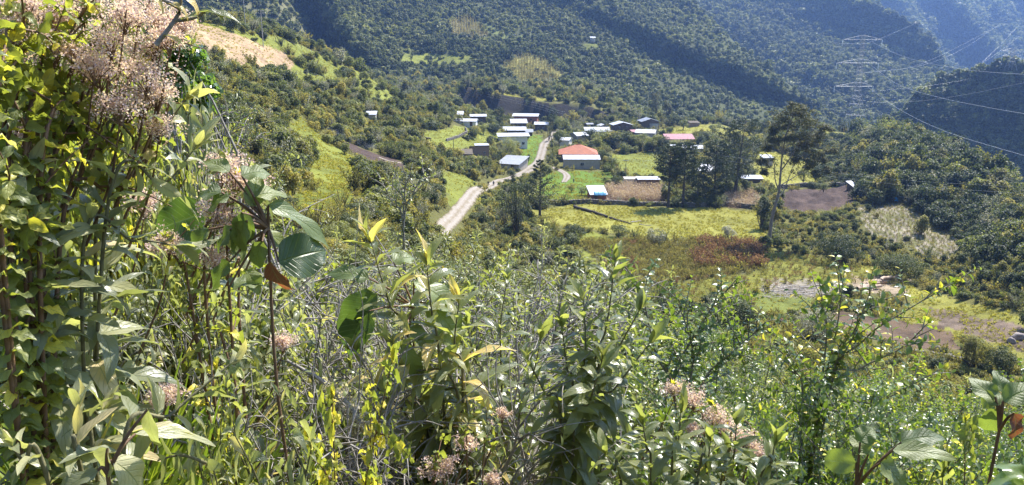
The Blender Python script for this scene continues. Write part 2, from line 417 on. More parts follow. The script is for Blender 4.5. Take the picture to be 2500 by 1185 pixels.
M['grassb'] = leaf_mat('grass_blade', [(0, (.05, .085, .012)), (.5, (.09, .15, .018)), (.88, (.16, .20, .03)), (1, (.38, .33, .12))], trans=(.30, .42, .02), tf=.45, rough=.45, veins=0, spec=.4, gain=1.8, grey=0.05)
M['floret'] = leaf_mat('dry_pink_floret', [(0, (.30, .19, .19)), (.35, (.56, .40, .41)), (1, (.85, .72, .74))], trans=(.64, .46, .48), tf=.38, rough=.85, veins=0, spec=.15, objvar=.1, warm=False)
M['lichen'] = leaf_mat('lichen_tuft', [(0, (.35, .36, .26)), (1, (.66, .68, .56))], trans=(.6, .6, .4), tf=.4, rough=.9, veins=0, spec=.1)
# stems
M['stem'] = simple('green_brown_stem', (.09, .085, .04), (.20, .18, .09), 30, .7, .4)
M['redstem'] = simple('red_brown_stem', (.10, .055, .03), (.22, .13, .07), 30, .6, .3)
M['twig'] = simple('grey_twig_bark', (.12, .105, .09), (.40, .36, .31), 25, .85, .6)
M['bark'] = simple('tree_bark', (.035, .027, .02), (.13, .105, .085), 5, .9, .7, stretch=(3, 3, .5))
M['palebark'] = simple('pale_bark', (.12, .10, .08), (.32, .28, .22), 4, .85, .5, stretch=(3, 3, .6))
# far foliage
def far_leaf(name, a, b, c, tf=.25, tr=(.14, .2, .03), ov=.9, rough=.6, spec=.25):
    return leaf_mat(name, [(0, a), (.5, b), (1, c)], trans=tr, tf=tf, rough=rough, veins=0, spec=spec, objvar=ov, gain=1.8, grey=.16)
M['shrub'] = far_leaf('shrub_foliage', (.022, .032, .011), (.055, .075, .021), (.13, .15, .035), .32, (.24, .30, .04), spec=.4)
M['shrub_dark'] = far_leaf('dark_foliage', (.012, .022, .009), (.030, .045, .016), (.06, .08, .026), .22, (.12, .17, .03))
M['shrub_gold'] = far_leaf('olive_gold_foliage', (.05, .055, .014), (.10, .11, .026), (.19, .18, .035), .34, (.28, .28, .04))
M['shrub_grey'] = far_leaf('silver_foliage', (.07, .085, .06), (.14, .16, .12), (.26, .28, .22), .2, (.2, .24, .12), .4)
M['forest'] = far_leaf('forest_foliage', (.024, .036, .014), (.056, .078, .026), (.12, .145, .045), .26, (.12, .16, .04))
M['conif'] = far_leaf('conifer_foliage', (.014, .026, .012), (.032, .050, .021), (.065, .085, .036), .12, (.06, .09, .03), .3)
M['euc'] = far_leaf('eucalyptus_foliage', (.018, .022, .010), (.036, .044, .017), (.07, .078, .026), .25, (.18, .18, .04), .3)
M['maize'] = leaf_mat('dry_maize_leaf', [(0, (.20, .13, .10)), (.5, (.40, .29, .22)), (1, (.70, .60, .48))], trans=(.5, .36, .24), tf=.35, rough=.7, veins=0, spec=.2, warm=False)
M['weed_red'] = leaf_mat('red_brown_weed', [(0, (.11, .075, .05)), (.5, (.19, .135, .09)), (1, (.30, .22, .15))], trans=(.3, .14, .08), tf=.3, rough=.8, veins=0, spec=.1)
M['weed_ol'] = leaf_mat('olive_weed', [(0, (.10, .095, .04)), (.5, (.19, .19, .075)), (1, (.30, .27, .12))], trans=(.25, .25, .06), tf=.35, rough=.8, veins=0, spec=.1)
M['tuft'] = leaf_mat('pasture_tuft', [(0, (.12, .13, .03)), (.5, (.24, .24, .05)), (1, (.38, .36, .10))], trans=(.42, .46, .03), tf=.35, rough=.8, veins=0, spec=.1)
# buildings
M['wroof'] = metal_roof('white_zinc_roof', (.56, .58, .62), rough=.45, dirtamt=.75)
M['groof'] = metal_roof('grey_zinc_roof', (.24, .26, .29), rough=.45, dirtamt=.6)
M['proof'] = metal_roof('pink_sheet_roof', (.46, .24, .25), dirt=(.45, .34, .32), rough=.8, dirtamt=.5, spec=.1)
M['oroof'] = metal_roof('orange_tile_roof', (.46, .16, .085), dirt=(.24, .11, .07), rough=.7, dirtamt=.4, wave=24, spec=.2)
M['broof'] = metal_roof('brown_mossy_roof', (.16, .13, .10), dirt=(.10, .09, .05), rough=.9, wave=14, spec=.1)
M['tarp'] = metal_roof('light_blue_tarp', (.18, .50, .72), dirt=(.3, .5, .6), rough=.4, wave=3)
M['wwall'] = simple('whitewashed_wall', (.72, .70, .66), (.55, .52, .46), 1.5, .9, .2)
M['bwall'] = simple('beige_plaster_wall', (.42, .38, .31), (.30, .27, .22), 1.2, .9, .2)
M['mwall'] = simple('brown_mud_wall', (.20, .14, .10), (.30, .21, .15), 2, .95, .5)
M['kwall'] = simple('brick_wall', (.34, .13, .085), (.26, .10, .07), 3, .9, .3)
M['twall'] = simple('dark_timber_wall', (.075, .055, .042), (.15, .11, .08), 3, .85, .4, stretch=(6, 6, .5))
M['door'] = simple('timber_door', (.10, .06, .035), (.14, .09, .05), 4, .6, .1)
M['frame'] = simple('window_frame_paint', (.5, .48, .44), None, 5, .6, .1)
M['glass'] = simple('dark_window_glass', (.012, .015, .02), None, 5, .12, 0, spec=.6)
M['post'] = simple('weathered_post', (.12, .10, .08), (.25, .22, .18), 8, .9, .4)
M['conc'] = simple('concrete_pole', (.42, .40, .36), (.33, .31, .28), 6, .85, .2)
M['steel'] = simple('galvanised_steel', (.34, .35, .37), (.24, .25, .26), 3, .45, .1, metal=.4)
M['wire'] = simple('aluminium_cable', (.36, .37, .37), None, 2, .45, 0, metal=.3)
M['insul'] = simple('glass_insulator', (.75, .76, .72), None, 2, .3, 0)
M['stone'] = simple('field_stone', (.11, .10, .085), (.28, .25, .21), 2.5, .9, .8, bdist=.1)
M['rock'] = simple('grey_rock', (.16, .13, .115), (.34, .29, .26), 6, .9, .8, bdist=.03)
M['wood'] = simple('sawn_timber', (.36, .25, .17), (.50, .38, .28), 3, .75, .3, stretch=(1, 8, 8))
M['cut'] = simple('bleached_branch', (.30, .26, .21), (.55, .49, .42), 4, .85, .5)
def road_mat():
    m, nt = mat('gravel_road'); N = NT_(nt); at = N.n('ShaderNodeAttribute', attribute_name='luv'); sp = N.n('ShaderNodeSeparateXYZ', i_0=at.outputs['Vector'])
    g = N.n('ShaderNodeNewGeometry'); n1 = N.n('ShaderNodeTexNoise', i_Scale=.45, i_Detail=8.0, i_Vector=g.outputs['Position']); n2 = N.n('ShaderNodeTexNoise', i_Scale=3.0, i_Detail=6.0, i_Vector=g.outputs['Position'])
    u = N.math('ADD', N.math('ABSOLUTE', sp.outputs[0]), N.math('MULTIPLY', N.math('SUBTRACT', n1.outputs[0], .5), .35))
    lane = N.ramp(u, [(.0, (.72, .68, .56)), (.10, (.86, .82, .76)), (.22, (1, 1, 1)), (.36, (.92, .9, .86)), (.44, (.62, .58, .46)), (.5, (.40, .40, .24))])
    f = N.ramp(n2.outputs[0], [(.3, (.215, .185, .15)), (.7, (.34, .305, .26))]); col = N.mix(1.0, f, lane, 'MULTIPLY')
    p = N.n('ShaderNodeBsdfPrincipled', i_Roughness=.95); N.l(col, p.inputs['Base Color']); p.inputs['Specular IOR Level'].default_value = .1; N.l(N.bump(n2.outputs[0], .6, .08), p.inputs['Normal'])
    o = N.n('ShaderNodeOutputMaterial'); N.l(p.outputs[0], o.inputs['Surface']); return m
M['road'] = road_mat()
M['skin'] = simple('skin', (.26, .14, .09), None, 4, .6, 0)
M['cloth_dk'] = simple('dark_cloth', (.02, .022, .03), (.035, .035, .045), 6, .9, .1)
M['cloth_br'] = simple('maroon_cloth', (.13, .04, .04), (.09, .03, .03), 6, .9, .1)
M['cloth_bl'] = simple('blue_cloth', (.03, .05, .10), (.05, .07, .12), 6, .9, .1)
M['horse'] = simple('bay_horse_coat', (.05, .022, .012), (.08, .035, .02), 2, .6, .1)
M['bluep'] = simple('blue_plastic', (.03, .28, .62), None, 3, .4, .1)
M['pinkp'] = simple('pink_plastic', (.72, .22, .28), None, 3, .4, .1)
M['yelp'] = simple('yellow_plastic', (.75, .72, .10), None, 3, .4, .1)
M['whitep'] = simple('white_plastic', (.78, .78, .76), None, 3, .4, .1)
def cover_mat(name, bumpd=.15, s1=.9, s2=.12, rough=.95, amp=.55):
    m, nt = mat(name); N = NT_(nt)
    at = N.n('ShaderNodeAttribute', attribute_name='cover'); tc = N.n('ShaderNodeTexCoord')
    a = N.n('ShaderNodeTexNoise', i_Scale=s1, i_Detail=8.0, i_Vector=tc.outputs['Object']); a.inputs['Roughness'].default_value = .7
    b = N.n('ShaderNodeTexNoise', i_Scale=s2, i_Detail=5.0, i_Vector=tc.outputs['Object'])
    c = N.n('ShaderNodeTexNoise', i_Scale=s1 * 9, i_Detail=4.0, i_Vector=tc.outputs['Object'])
    f = N.math('ADD', N.math('MULTIPLY', a.outputs[0], .5), N.math('ADD', N.math('MULTIPLY', b.outputs[0], .3), N.math('MULTIPLY', c.outputs[0], .2)))
    g = N.ramp(f, [(.36, (1 - amp,) * 3), (.5, (.95, .95, .95)), (.66, (1.0 + amp * .5, 1.0 + amp * .42, 1.0 + amp * .1))])
    col = N.mix(1.0, at.outputs['Color'], g, 'MULTIPLY')
    p = N.n('ShaderNodeBsdfPrincipled', i_Roughness=rough); N.l(col, p.inputs['Base Color']); p.inputs['Specular IOR Level'].default_value = .1
    N.l(N.bump(f, 1.0, bumpd), p.inputs['Normal'])
    o = N.n('ShaderNodeOutputMaterial'); N.l(p.outputs[0], o.inputs['Surface'])
    return m
M['ground'] = cover_mat('ground_cover', .7)
M['hill'] = cover_mat('mountain_cover', 3.0, .12, .02)

# ------------------------------------------------------------------ geometry-node scatter for uncountable stuff
def proto_coll(name, meshes):
    c = bpy.data.collections.new(name)
    for i, me in enumerate(meshes):
        o = bpy.data.objects.new(me.name, me); c.objects.link(o)
    return c
def scatter(name, P, sc, coll, nidx, label, cat, rz=None, tilt=None, idx=None, seed=0):
    P = np.asarray(P, np.float32); n_ = len(P); r = np.random.default_rng(seed + 100)
    me = bpy.data.meshes.new(name); me.vertices.add(n_); me.vertices.foreach_set('co', P.ravel())
    rot = np.zeros((n_, 3), np.float32); rot[:, 2] = r.uniform(0, 6.283, n_) if rz is None else rz
    rot[:, 0] = r.normal(0, .08, n_) if tilt is None else tilt
    sc = np.asarray(sc, np.float32)
    if sc.ndim == 1: sc = np.stack([sc, sc, sc], -1)
    a = me.attributes.new('rot', 'FLOAT_VECTOR', 'POINT'); a.data.foreach_set('vector', rot.ravel())
    a = me.attributes.new('scl', 'FLOAT_VECTOR', 'POINT'); a.data.foreach_set('vector', sc.ravel())
    a = me.attributes.new('idx', 'INT', 'POINT'); a.data.foreach_set('value', (r.integers(0, nidx, n_) if idx is None else np.asarray(idx)).astype(np.int32))
    o = bpy.data.objects.new(name, me); COL.objects.link(o)
    g = bpy.data.node_groups.new(name + '_nodes', 'GeometryNodeTree')
    g.interface.new_socket('Geometry', in_out='INPUT', socket_type='NodeSocketGeometry')
    g.interface.new_socket('Geometry', in_out='OUTPUT', socket_type='NodeSocketGeometry')
    gi = g.nodes.new('NodeGroupInput'); go = g.nodes.new('NodeGroupOutput')
    ip = g.nodes.new('GeometryNodeInstanceOnPoints'); ci = g.nodes.new('GeometryNodeCollectionInfo')
    ci.inputs['Collection'].default_value = coll; ci.inputs['Separate Children'].default_value = True; ci.inputs['Reset Children'].default_value = True
    ip.inputs['Pick Instance'].default_value = True
    def attr(nm, ty):
        q = g.nodes.new('GeometryNodeInputNamedAttribute'); q.data_type = ty; q.inputs['Name'].default_value = nm; return q.outputs['Attribute']
    g.links.new(gi.outputs[0], ip.inputs['Points']); g.links.new(ci.outputs[0], ip.inputs['Instance'])
    g.links.new(attr('idx', 'INT'), ip.inputs['Instance Index'])
    er = g.nodes.new('FunctionNodeEulerToRotation'); g.links.new(attr('rot', 'FLOAT_VECTOR'), er.inputs[0])
    g.links.new(er.outputs[0], ip.inputs['Rotation']); g.links.new(attr('scl', 'FLOAT_VECTOR'), ip.inputs['Scale'])
    g.links.new(ip.outputs[0], go.inputs[0])
    md = o.modifiers.new('scatter', 'NODES'); md.node_group = g
    tag(o, label, cat, kind='stuff')
    return o
# ------------------------------------------------------------------ land cover regions (drawn on the ground, in world metres)
GRASS = (.175, .19, .038); GRASS2 = (.24, .23, .05); OLIVE = (.12, .115, .036); TAN = (.36, .25, .15); SOIL = (.085, .060, .050); GREEN = (.11, .17, .025)
REG = [  # (name, polygon in photo pixels, colour)
 ('field', [(1290, 512), (1400, 500), (1560, 507), (1700, 508), (1850, 516), (1872, 560), (1868, 592), (1760, 590), (1640, 582), (1540, 575), (1440, 560), (1310, 545)], GRASS2),
 ('field_low', [(1410, 565), (1560, 590), (1500, 640), (1420, 640)], GRASS),
 ('patch_low', [(1640, 640), (1880, 640), (1870, 610), (2060, 640), (2200, 665), (2240, 700), (2000, 690), (1900, 700), (1650, 740)], (.17, .17, .035)),
 ('left_strip', [(735, 285), (790, 335), (870, 385), (885, 430), (860, 465), (800, 480), (740, 440), (760, 400), (745, 350), (700, 300)], GRASS),
 ('left_strip_low', [(720, 470), (800, 470), (860, 440), (870, 520), (790, 560), (700, 540)], (.13, .15, .03)),
 ('crest', [(410, 36), (560, 66), (650, 85), (770, 125), (870, 165), (985, 225), (1030, 268), (960, 268), (890, 245), (880, 215), (800, 212), (690, 182), (600, 155), (500, 110), (420, 72)], GRASS),
 ('tan_field', [(395, 38), (480, 56), (560, 80), (625, 104), (690, 126), (725, 158), (705, 178), (640, 176), (590, 164), (520, 136), (430, 98)], TAN),
 ('yard_left', [(1030, 322), (1120, 308), (1225, 322), (1215, 352), (1150, 356), (1110, 368), (1050, 350)], GRASS),
 ('bright_field', [(1485, 378), (1600, 372), (1625, 380), (1625, 435), (1545, 432), (1500, 405)], GRASS),
 ('far_field', [(1600, 318), (1640, 312), (1700, 306), (1800, 308), (1880, 320), (1860, 336), (1740, 332), (1640, 330)], GRASS2),
 ('far_field_right', [(1985, 312), (2140, 312), (2150, 322), (2000, 322)], GRASS2),
 ('right_field', [(1820, 366), (1900, 372), (1990, 398), (2010, 440), (1960, 455), (1890, 460), (1840, 420)], GRASS2),
 ('road_verge', [(1285, 330), (1325, 330), (1310, 400), (1275, 415), (1270, 365)], GREEN),
 ('yard_green', [(1330, 425), (1400, 418), (1490, 420), (1500, 445), (1430, 480), (1420, 495), (1330, 494), (1300, 460)], GREEN),
 ('verge_left', [(1075, 420), (1130, 425), (1165, 445), (1120, 500), (1100, 520), (1085, 470)], GRASS),
 ('far_green', [(1000, 128), (1150, 132), (1150, 160), (1020, 155)], GRASS),
 ('terrace_top', [(1130, 228), (1350, 240), (1480, 250), (1480, 262), (1300, 252), (1130, 238)], GRASS2),
 ('maize_a', [(1480, 455), (1620, 462), (1622, 494), (1480, 492)], (.16, .115, .085)),
 ('maize_b', [(1770, 480), (1850, 472), (1855, 510), (1775, 508)], (.16, .115, .085)),
 ('weeds', [(1400, 590), (1560, 588), (1870, 600), (1860, 660), (1700, 690), (1500, 672)], (.12, .115, .05)),
 ('burnt', [(1895, 480), (1960, 462), (2060, 458), (2095, 475), (2080, 500), (2000, 518), (1905, 512)], SOIL),
 ('furrows', [(2085, 505), (2200, 498), (2290, 540), (2375, 605), (2340, 640), (2230, 612), (2120, 575)], (.27, .235, .18)),
 ('strip_right', [(2170, 672), (2300, 722), (2420, 752), (2520, 790), (2520, 905), (2400, 850), (2260, 800), (2180, 780), (2230, 740)], GRASS2),
 ('soil_right', [(2270, 748), (2400, 776), (2520, 806), (2520, 862), (2400, 830), (2290, 790)], (.20, .15, .11)),
 ('garden_right', [(1830, 715), (1980, 725), (1990, 760), (1860, 770)], (.15, .17, .04)),
 ('brush_bare', [(1850, 680), (2050, 690), (2060, 730), (1900, 725)], (.24, .21, .15)),
 ('timber_yard', [(2080, 672), (2220, 680), (2200, 718), (2080, 722)], (.30, .235, .16)),
 ('soil_low', [(2040, 760), (2300, 790), (2360, 850), (2200, 850), (2050, 800)], (.13, .09, .06)),
 ('soil_strip', [(815, 330), (880, 360), (950, 385), (1000, 405), (985, 418), (920, 398), (860, 372)], SOIL),
]
REGW = [(n_, gpoly(p), c) for n_, p, c in REG]
def regname(x, y, names=None):
    k = np.zeros(np.shape(x), bool)
    for n_, P, c in REGW:
        if names is None or n_ in names: k |= inpoly(x, y, P)
    return k
cov = np.empty(GX.shape + (4,)); cov[..., 3] = 1
nz = fbm(GX / 25, GY / 25, 21)[..., None]
cov[..., :3] = np.array(OLIVE) + nz * np.array([.05, .06, .01])
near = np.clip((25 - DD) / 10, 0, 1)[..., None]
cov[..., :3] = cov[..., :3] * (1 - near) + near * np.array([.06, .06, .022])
jx = GX + fbm(GX / 3, GY / 3, 31) * 3.2; jy = GY + fbm(GX / 3, GY / 3, 41) * 6
gn = fbm(GX / 6, GY / 6, 55)
for n_, P, c in REGW:
    k = inpoly(jx, jy, P)
    cc = np.array(c) * (1 + (1.3 if n_ in ('burnt', 'soil_low', 'soil_right', 'timber_yard') else .6) * gn[k][:, None] + .9 * fbm(GX[k] / 1.8, GY[k] / 2.6, 57)[:, None] * (n_ in ('burnt', 'soil_low', 'soil_right', 'brush_bare', 'tan_field')))
    cov[k, :3] = np.clip(cc, .01, .9)
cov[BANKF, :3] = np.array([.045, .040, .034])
# furrow rows in the pale field
kf = inpoly(jx, jy, dict((a, b) for a, b, c in REGW)['furrows'])
st = np.sin((GX * .9 + GY * .45) * 2 * PI / 1.1 + fbm(GX / 3, GY / 3, 88) * 6) + fbm(GX / .9, GY / .9, 87) * 5 + fbm(GX / 9, GY / 9, 86) * 2.5 > -.2
cov[kf & st, :3] = (.15, .145, .06)
kb = inpoly(jx, jy, dict((a, b) for a, b, c in REGW)['burnt'])
GZ[kb] += 3.4 * np.abs(fbm(GX[kb] / 5, GY[kb] / 7, 131, 5)) + .8 * fbm(GX[kb] / 1.3, GY[kb] / 1.6, 132, 3)
idx = np.arange(ND * NT).reshape(ND, NT)
Fg = np.stack([idx[:-1, :-1], idx[:-1, 1:], idx[1:, 1:], idx[1:, :-1]], -1).reshape(-1, 4)
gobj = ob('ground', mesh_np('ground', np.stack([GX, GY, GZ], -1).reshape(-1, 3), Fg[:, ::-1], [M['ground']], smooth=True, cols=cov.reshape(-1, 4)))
tag(gobj, kind='structure')
# the part of the hillside behind the camera
r_ = np.linspace(0, 1, 30); bt = np.linspace(math.radians(46), math.radians(314), 90)
BT, BR = np.meshgrid(bt, r_); BD = np.exp(BR * (LD1 - LD0) + LD0) - .6
ztr = np.interp(BD.ravel(), DD[:, -1], GZ[:, -1]).reshape(BD.shape); ztl = np.interp(BD.ravel(), DD[:, 0], GZ[:, 0]).reshape(BD.shape)
w_ = (BT - bt[0]) / (bt[-1] - bt[0]); BZ = ztr * (1 - w_) + ztl * w_ + BD * .45 * np.sin(PI * w_) ** 2
ib = np.arange(BT.size).reshape(BT.shape)
Fb = np.stack([ib[:-1, :-1], ib[:-1, 1:], ib[1:, 1:], ib[1:, :-1]], -1).reshape(-1, 4)
o = ob('hill', mesh_np('hill', np.stack([BD * np.sin(BT), BD * np.cos(BT), BZ], -1).reshape(-1, 3), Fb[:, ::-1], [M['ground']], smooth=True, cols=np.tile([.06, .06, .022, 1], (BT.size, 1))))
tag(o, kind='structure')

# ------------------------------------------------------------------ roads: draped ribbons
def ribbon(name, pts, widths, matl, lift=.12, seg=1.2, cross=11, label=None):
    P = np.array([[*G(a, b, 60).xy] for a, b in pts]); Wd = np.array(widths, float)
    L = np.concatenate([[0], np.cumsum(np.linalg.norm(np.diff(P, axis=0), axis=1))])
    m = int(L[-1] / seg) + 2
    S3 = spline(np.c_[P, Wd], m)
    tg = np.gradient(S3[:, :2], axis=0); tg /= np.linalg.norm(tg, axis=1)[:, None]
    nn = np.stack([tg[:, 1], -tg[:, 0]], -1)
    u = np.linspace(-.5, .5, cross)
    edge = 1 + .22 * fbm(np.arange(m)[:, None] * seg / 2.5, u[None] * 3 + 5, 77)
    X = S3[:, None, :2] + nn[:, None] * (u[None] * S3[:, 2:3] * edge)[..., None]
    Z = H(X[..., 0], X[..., 1]) + lift - .10 * (np.abs(u) > .49)[None] - .05 * (np.abs(np.abs(u) - .2) < .06)[None]
    V = np.concatenate([X, Z[..., None]], -1).reshape(-1, 3)
    i = np.arange(m - 1)[:, None] * cross; j = np.arange(cross - 1)[None]
    Fc = np.stack([i + j, i + j + 1, i + cross + j + 1, i + cross + j], -1).reshape(-1, 4)
    LU = np.zeros((len(V), 3)); LU[:, 0] = np.tile(u, m); me = mesh_np(name, V, Fc, [matl], luv=LU, smooth=True)
    o = ob(name, me)
    nrm = me.polygons[0].normal.z
    if nrm < 0: me.flip_normals()
    tag(o, kind='structure'); return S3
M['road2'] = M['road']
ROADC = ribbon('road', [(1072, 566), (1090, 548), (1112, 528), (1140, 492), (1172, 462), (1215, 444), (1260, 430), (1293, 414), (1316, 392), (1324, 368), (1330, 350), (1342, 338), (1352, 322)], [2.4, 2.6, 2.8, 3.0, 3.0, 3.0, 3.4, 4.8, 3.8, 4.0, 4.0, 3.6, 3.4], M['road'])
PATHC = ribbon('path', [(1340, 408), (1362, 414), (1380, 424), (1384, 434), (1376, 446)], [2.4, 2.4, 2.6, 2.4, 1.8], M['road'])
PATH2 = ribbon('path', [(925, 385), (960, 396), (995, 402)], [1.2, 1.2, 1.2], M['road'])
def near_road(x, y, r=3.2):
    k = np.zeros(np.shape(x), bool)
    for C_ in (ROADC, PATHC):
        d2 = ((np.asarray(x)[..., None] - C_[:, 0]) ** 2 + (np.asarray(y)[..., None] - C_[:, 1]) ** 2).min(-1)
        k |= d2 < r * r
    return k

# ------------------------------------------------------------------ mountains: real slopes at their own distances
def rbf2(pts, eps=.25):
    p = np.array(pts, float); c = p[:, :2] / 250.0; v = np.log(p[:, 2])
    K = lambda q: -np.sqrt(((q[:, None] - c[None]) ** 2).sum(-1) + eps ** 2)
    n_ = len(p); A = np.zeros((n_ + 3, n_ + 3)); A[:n_, :n_] = K(c) + 1e-3 * np.eye(n_); A[:n_, n_] = 1; A[:n_, n_ + 1:] = c; A[n_:, :n_] = A[:n_, n_:].T
    s = np.linalg.solve(A, np.r_[v, 0, 0, 0])
    def f(px, py):
        sh = np.shape(px); q = np.stack([np.ravel(px), np.ravel(py)], -1) / 250.0
        return np.exp(K(q) @ s[:n_] + s[n_] + q @ s[n_ + 1:]).reshape(sh)
    return f
class Mountain:
    def __init__(s, name, ctlp, x0, x1, top, bot, relief, covf, step=7, rows=90):
        s.f = rbf2(ctlp); s.relief = relief; s.top = top; s.bot = bot; s.x0 = x0; s.x1 = x1
        nx = int((x1 - x0) / step) + 1
        px = np.linspace(x0, x1, nx)[None] + np.zeros((rows, 1)); v = np.linspace(0, 1, rows)[:, None]
        py = s.py(px, v)
        P = s.pt(px, py)
        back = P[-1] + np.array([0, 150.0, -P[-1][:, 2].mean() * 0 - 60.0])  # far side of the ridge
        back[:, 2] = P[-1][:, 2] - 90
        P = np.concatenate([P, back[None]]); rows += 1
        c = np.concatenate([covf(px, py, P[:-1]), covf(px[-1:], py[-1:], P[-1:])])
        i = np.arange(rows * nx).reshape(rows, nx)
        Fc = np.stack([i[:-1, :-1], i[:-1, 1:], i[1:, 1:], i[1:, :-1]], -1).reshape(-1, 4)
        o = ob(name, mesh_np(name, P.reshape(-1, 3), Fc, [M['hill']], smooth=True, cols=np.concatenate([c, np.ones(c.shape[:2] + (1,))], -1).reshape(-1, 4)))
        tag(o, kind='structure')
    def py(s, px, v):
        return s.bot(px) * (1 - v) + s.top(px) * v
    def pt(s, px, py):
        D = s.f(px, py); P = W(px, py, D)
        D2 = D + s.relief(P[..., 0], P[..., 2], px, py)
        return W(px, py, D2)
    def sample(s, spacing, seed, keep=None, jit=.5):
        r = np.random.default_rng(seed); pts = []; 
        px = []; py = []
        y = s.bot(np.array([s.x0, s.x1])).max() + 5
        ymin = s.top(np.linspace(s.x0, s.x1, 50)).min()
        while y > ymin:
            xs = np.arange(s.x0, s.x1, 4.0); d = float(np.median(s.f(xs, np.full_like(xs, y)))); st = spacing * F / d
            xs = np.arange(s.x0, s.x1, st); xs = xs + r.uniform(-jit, jit, len(xs)) * st
            ys = y + r.uniform(-jit, jit, len(xs)) * st * .75
            px.append(xs); py.append(ys); y -= st * .62
        px = np.concatenate(px); py = np.concatenate(py)
        k = (py > s.top(px)) & (py < s.bot(px))
        px, py = px[k], py[k]
        if keep is not None:
            k = keep(px, py); px, py = px[k], py[k]
        return px, py, s.pt(px, py)
def pl(*pts):
    a = np.array(pts, float); return lambda x: np.interp(x, a[:, 0], a[:, 1])
def ridged(t, s=0): 
    n_ = vnoise(t, np.zeros_like(t) + s * 7.3, s); return np.abs(2 * n_ - 1)
SL = np.array([.07, .078, .03])
def cov_forest(px, py, P):
    n_ = fbm(P[..., 0] / 40, P[..., 2] / 25, 61)[..., None]
    return np.clip(SL + n_ * np.array([.05, .055, .015]), .012, .3)
def inp(px, py, poly): return inpoly(px, py, np.array(poly, float))
# A: the wooded slope facing us behind the village
def relA(x, z, px, py):
    t = (x * .62 + z * 1.15)
    g = fbm(t / 70 + 3, x / 400, 5, 3) * 135 + fbm(x / 45, z / 28, 8, 4) * 36
    # deep gully with its right bank in shade, near the left
    gx = px - (735 + (py) * .55)
    g = g + 75 * np.exp(-(gx / 34) ** 2) * np.clip((215 - py) / 60, 0, 1) - 30 * np.exp(-((gx - 85) / 50) ** 2) * np.clip((170 - py) / 60, 0, 1)
    # spur whose far flank falls away to the lower right
    s_ = (py - (60 + (px - 1480) * .42))
    g = g + 26 * np.exp(-((s_ - 45) / 50) ** 2) * np.clip((px - 1500) / 150, 0, 1) - 18 * np.exp(-((s_ + 28) / 34) ** 2) * np.clip((px - 1450) / 150, 0, 1)
    # knoll with maize in front of the main slope
    g = g - 18 * np.exp(-(((px - 1290) / 190) ** 2 + ((py - 175) / 42) ** 2))
    return g * np.clip((300 - py) / 60, .12, 1)
FA1 = [(1225, 165), (1250, 142), (1290, 138), (1330, 150), (1375, 185), (1350, 205), (1270, 205)]
FA2 = [(1090, 58), (1140, 40), (1180, 70), (1192, 88), (1150, 95), (1110, 92)]
FA3 = [(1185, 58), (1240, 85), (1300, 92), (1290, 102), (1230, 98), (1180, 72)]
FA4 = [(1120, 224), (1500, 240), (1500, 268), (1360, 268), (1130, 238)]
FA5 = [(980, 132), (1160, 136), (1150, 158), (990, 158)]
FA6 = [(1420, 105), (1460, 108), (1460, 124), (1425, 120)]
SCR = [(350, -80), (720, -80), (735, 30), (800, 140), (790, 200), (640, 130), (520, 40), (350, 0)]
def covA(px, py, P):
    c = cov_forest(px, py, P)
    for poly, col in ((FA1, (.26, .24, .07)), (FA2, (.20, .18, .09)), (FA3, (.13, .15, .05)), (FA4, GRASS2), (FA5, GRASS), (FA6, GRASS), (SCR, (.15, .145, .075))):
        k = inp(px + 14 * fbm(px / 30, py / 30, 3), py + 8 * fbm(px / 30, py / 30, 4), poly); c[k] = np.array(col) * (1 + .8 * fbm(px[k] / 12, py[k] / 8, 12)[:, None])
    return np.clip(c, .012, .6)
MA = Mountain('mountain', [(300, 250, 560), (300, 0, 640), (300, -150, 700), (600, 250, 560), (700, 150, 600), (700, 0, 660), (700, -150, 740),
     (1000, 290, 500), (1000, 200, 580), (1000, 0, 760), (1000, -150, 900), (1300, 300, 500), (1300, 262, 512), (1300, 236, 548), (1300, 200, 590), (1300, 130, 660), (1300, 0, 800), (1300, -150, 960),
     (1600, 300, 520), (1600, 200, 640), (1600, 0, 860), (1600, -150, 1020), (1900, 310, 620), (1900, 200, 740), (1900, 0, 960), (2100, 320, 760), (2100, 200, 850), (1900, -150, 1100)],
     330, 2100, pl((330, -170), (1640, -170), (1655, -40), (1700, 10), (1800, 110), (1960, 232), (2060, 300), (2200, 335)), pl((330, 260), (900, 330), (1200, 330), (1500, 350), (1650, 400), (2200, 430)), relA, covA, step=6, rows=110)
# C: next spur
def relC(x, z, px, py):
    t = (x * .6 + z * 1.1)
    return fbm(t / 90 + 9, x / 500, 15, 3) * 190 + fbm(x / 60, z / 40, 18, 4) * 50
MC = Mountain('mountain', [(1500, 300, 1000), (1500, -150, 1500), (1900, 330, 900), (1900, 100, 1150), (1900, -150, 1500), (2200, 340, 900), (2200, 200, 1050), (2200, 60, 1200), (2400, 340, 1000), (2400, 150, 1150)],
     1480, 2460, pl((1480, -190), (1900, -190), (2060, -60), (2117, -4), (2176, 32), (2225, 60), (2280, 98), (2300, 150), (2340, 190), (2400, 230), (2460, 260)), pl((1480, 420), (2460, 440)), relC, cov_forest, step=6, rows=90)
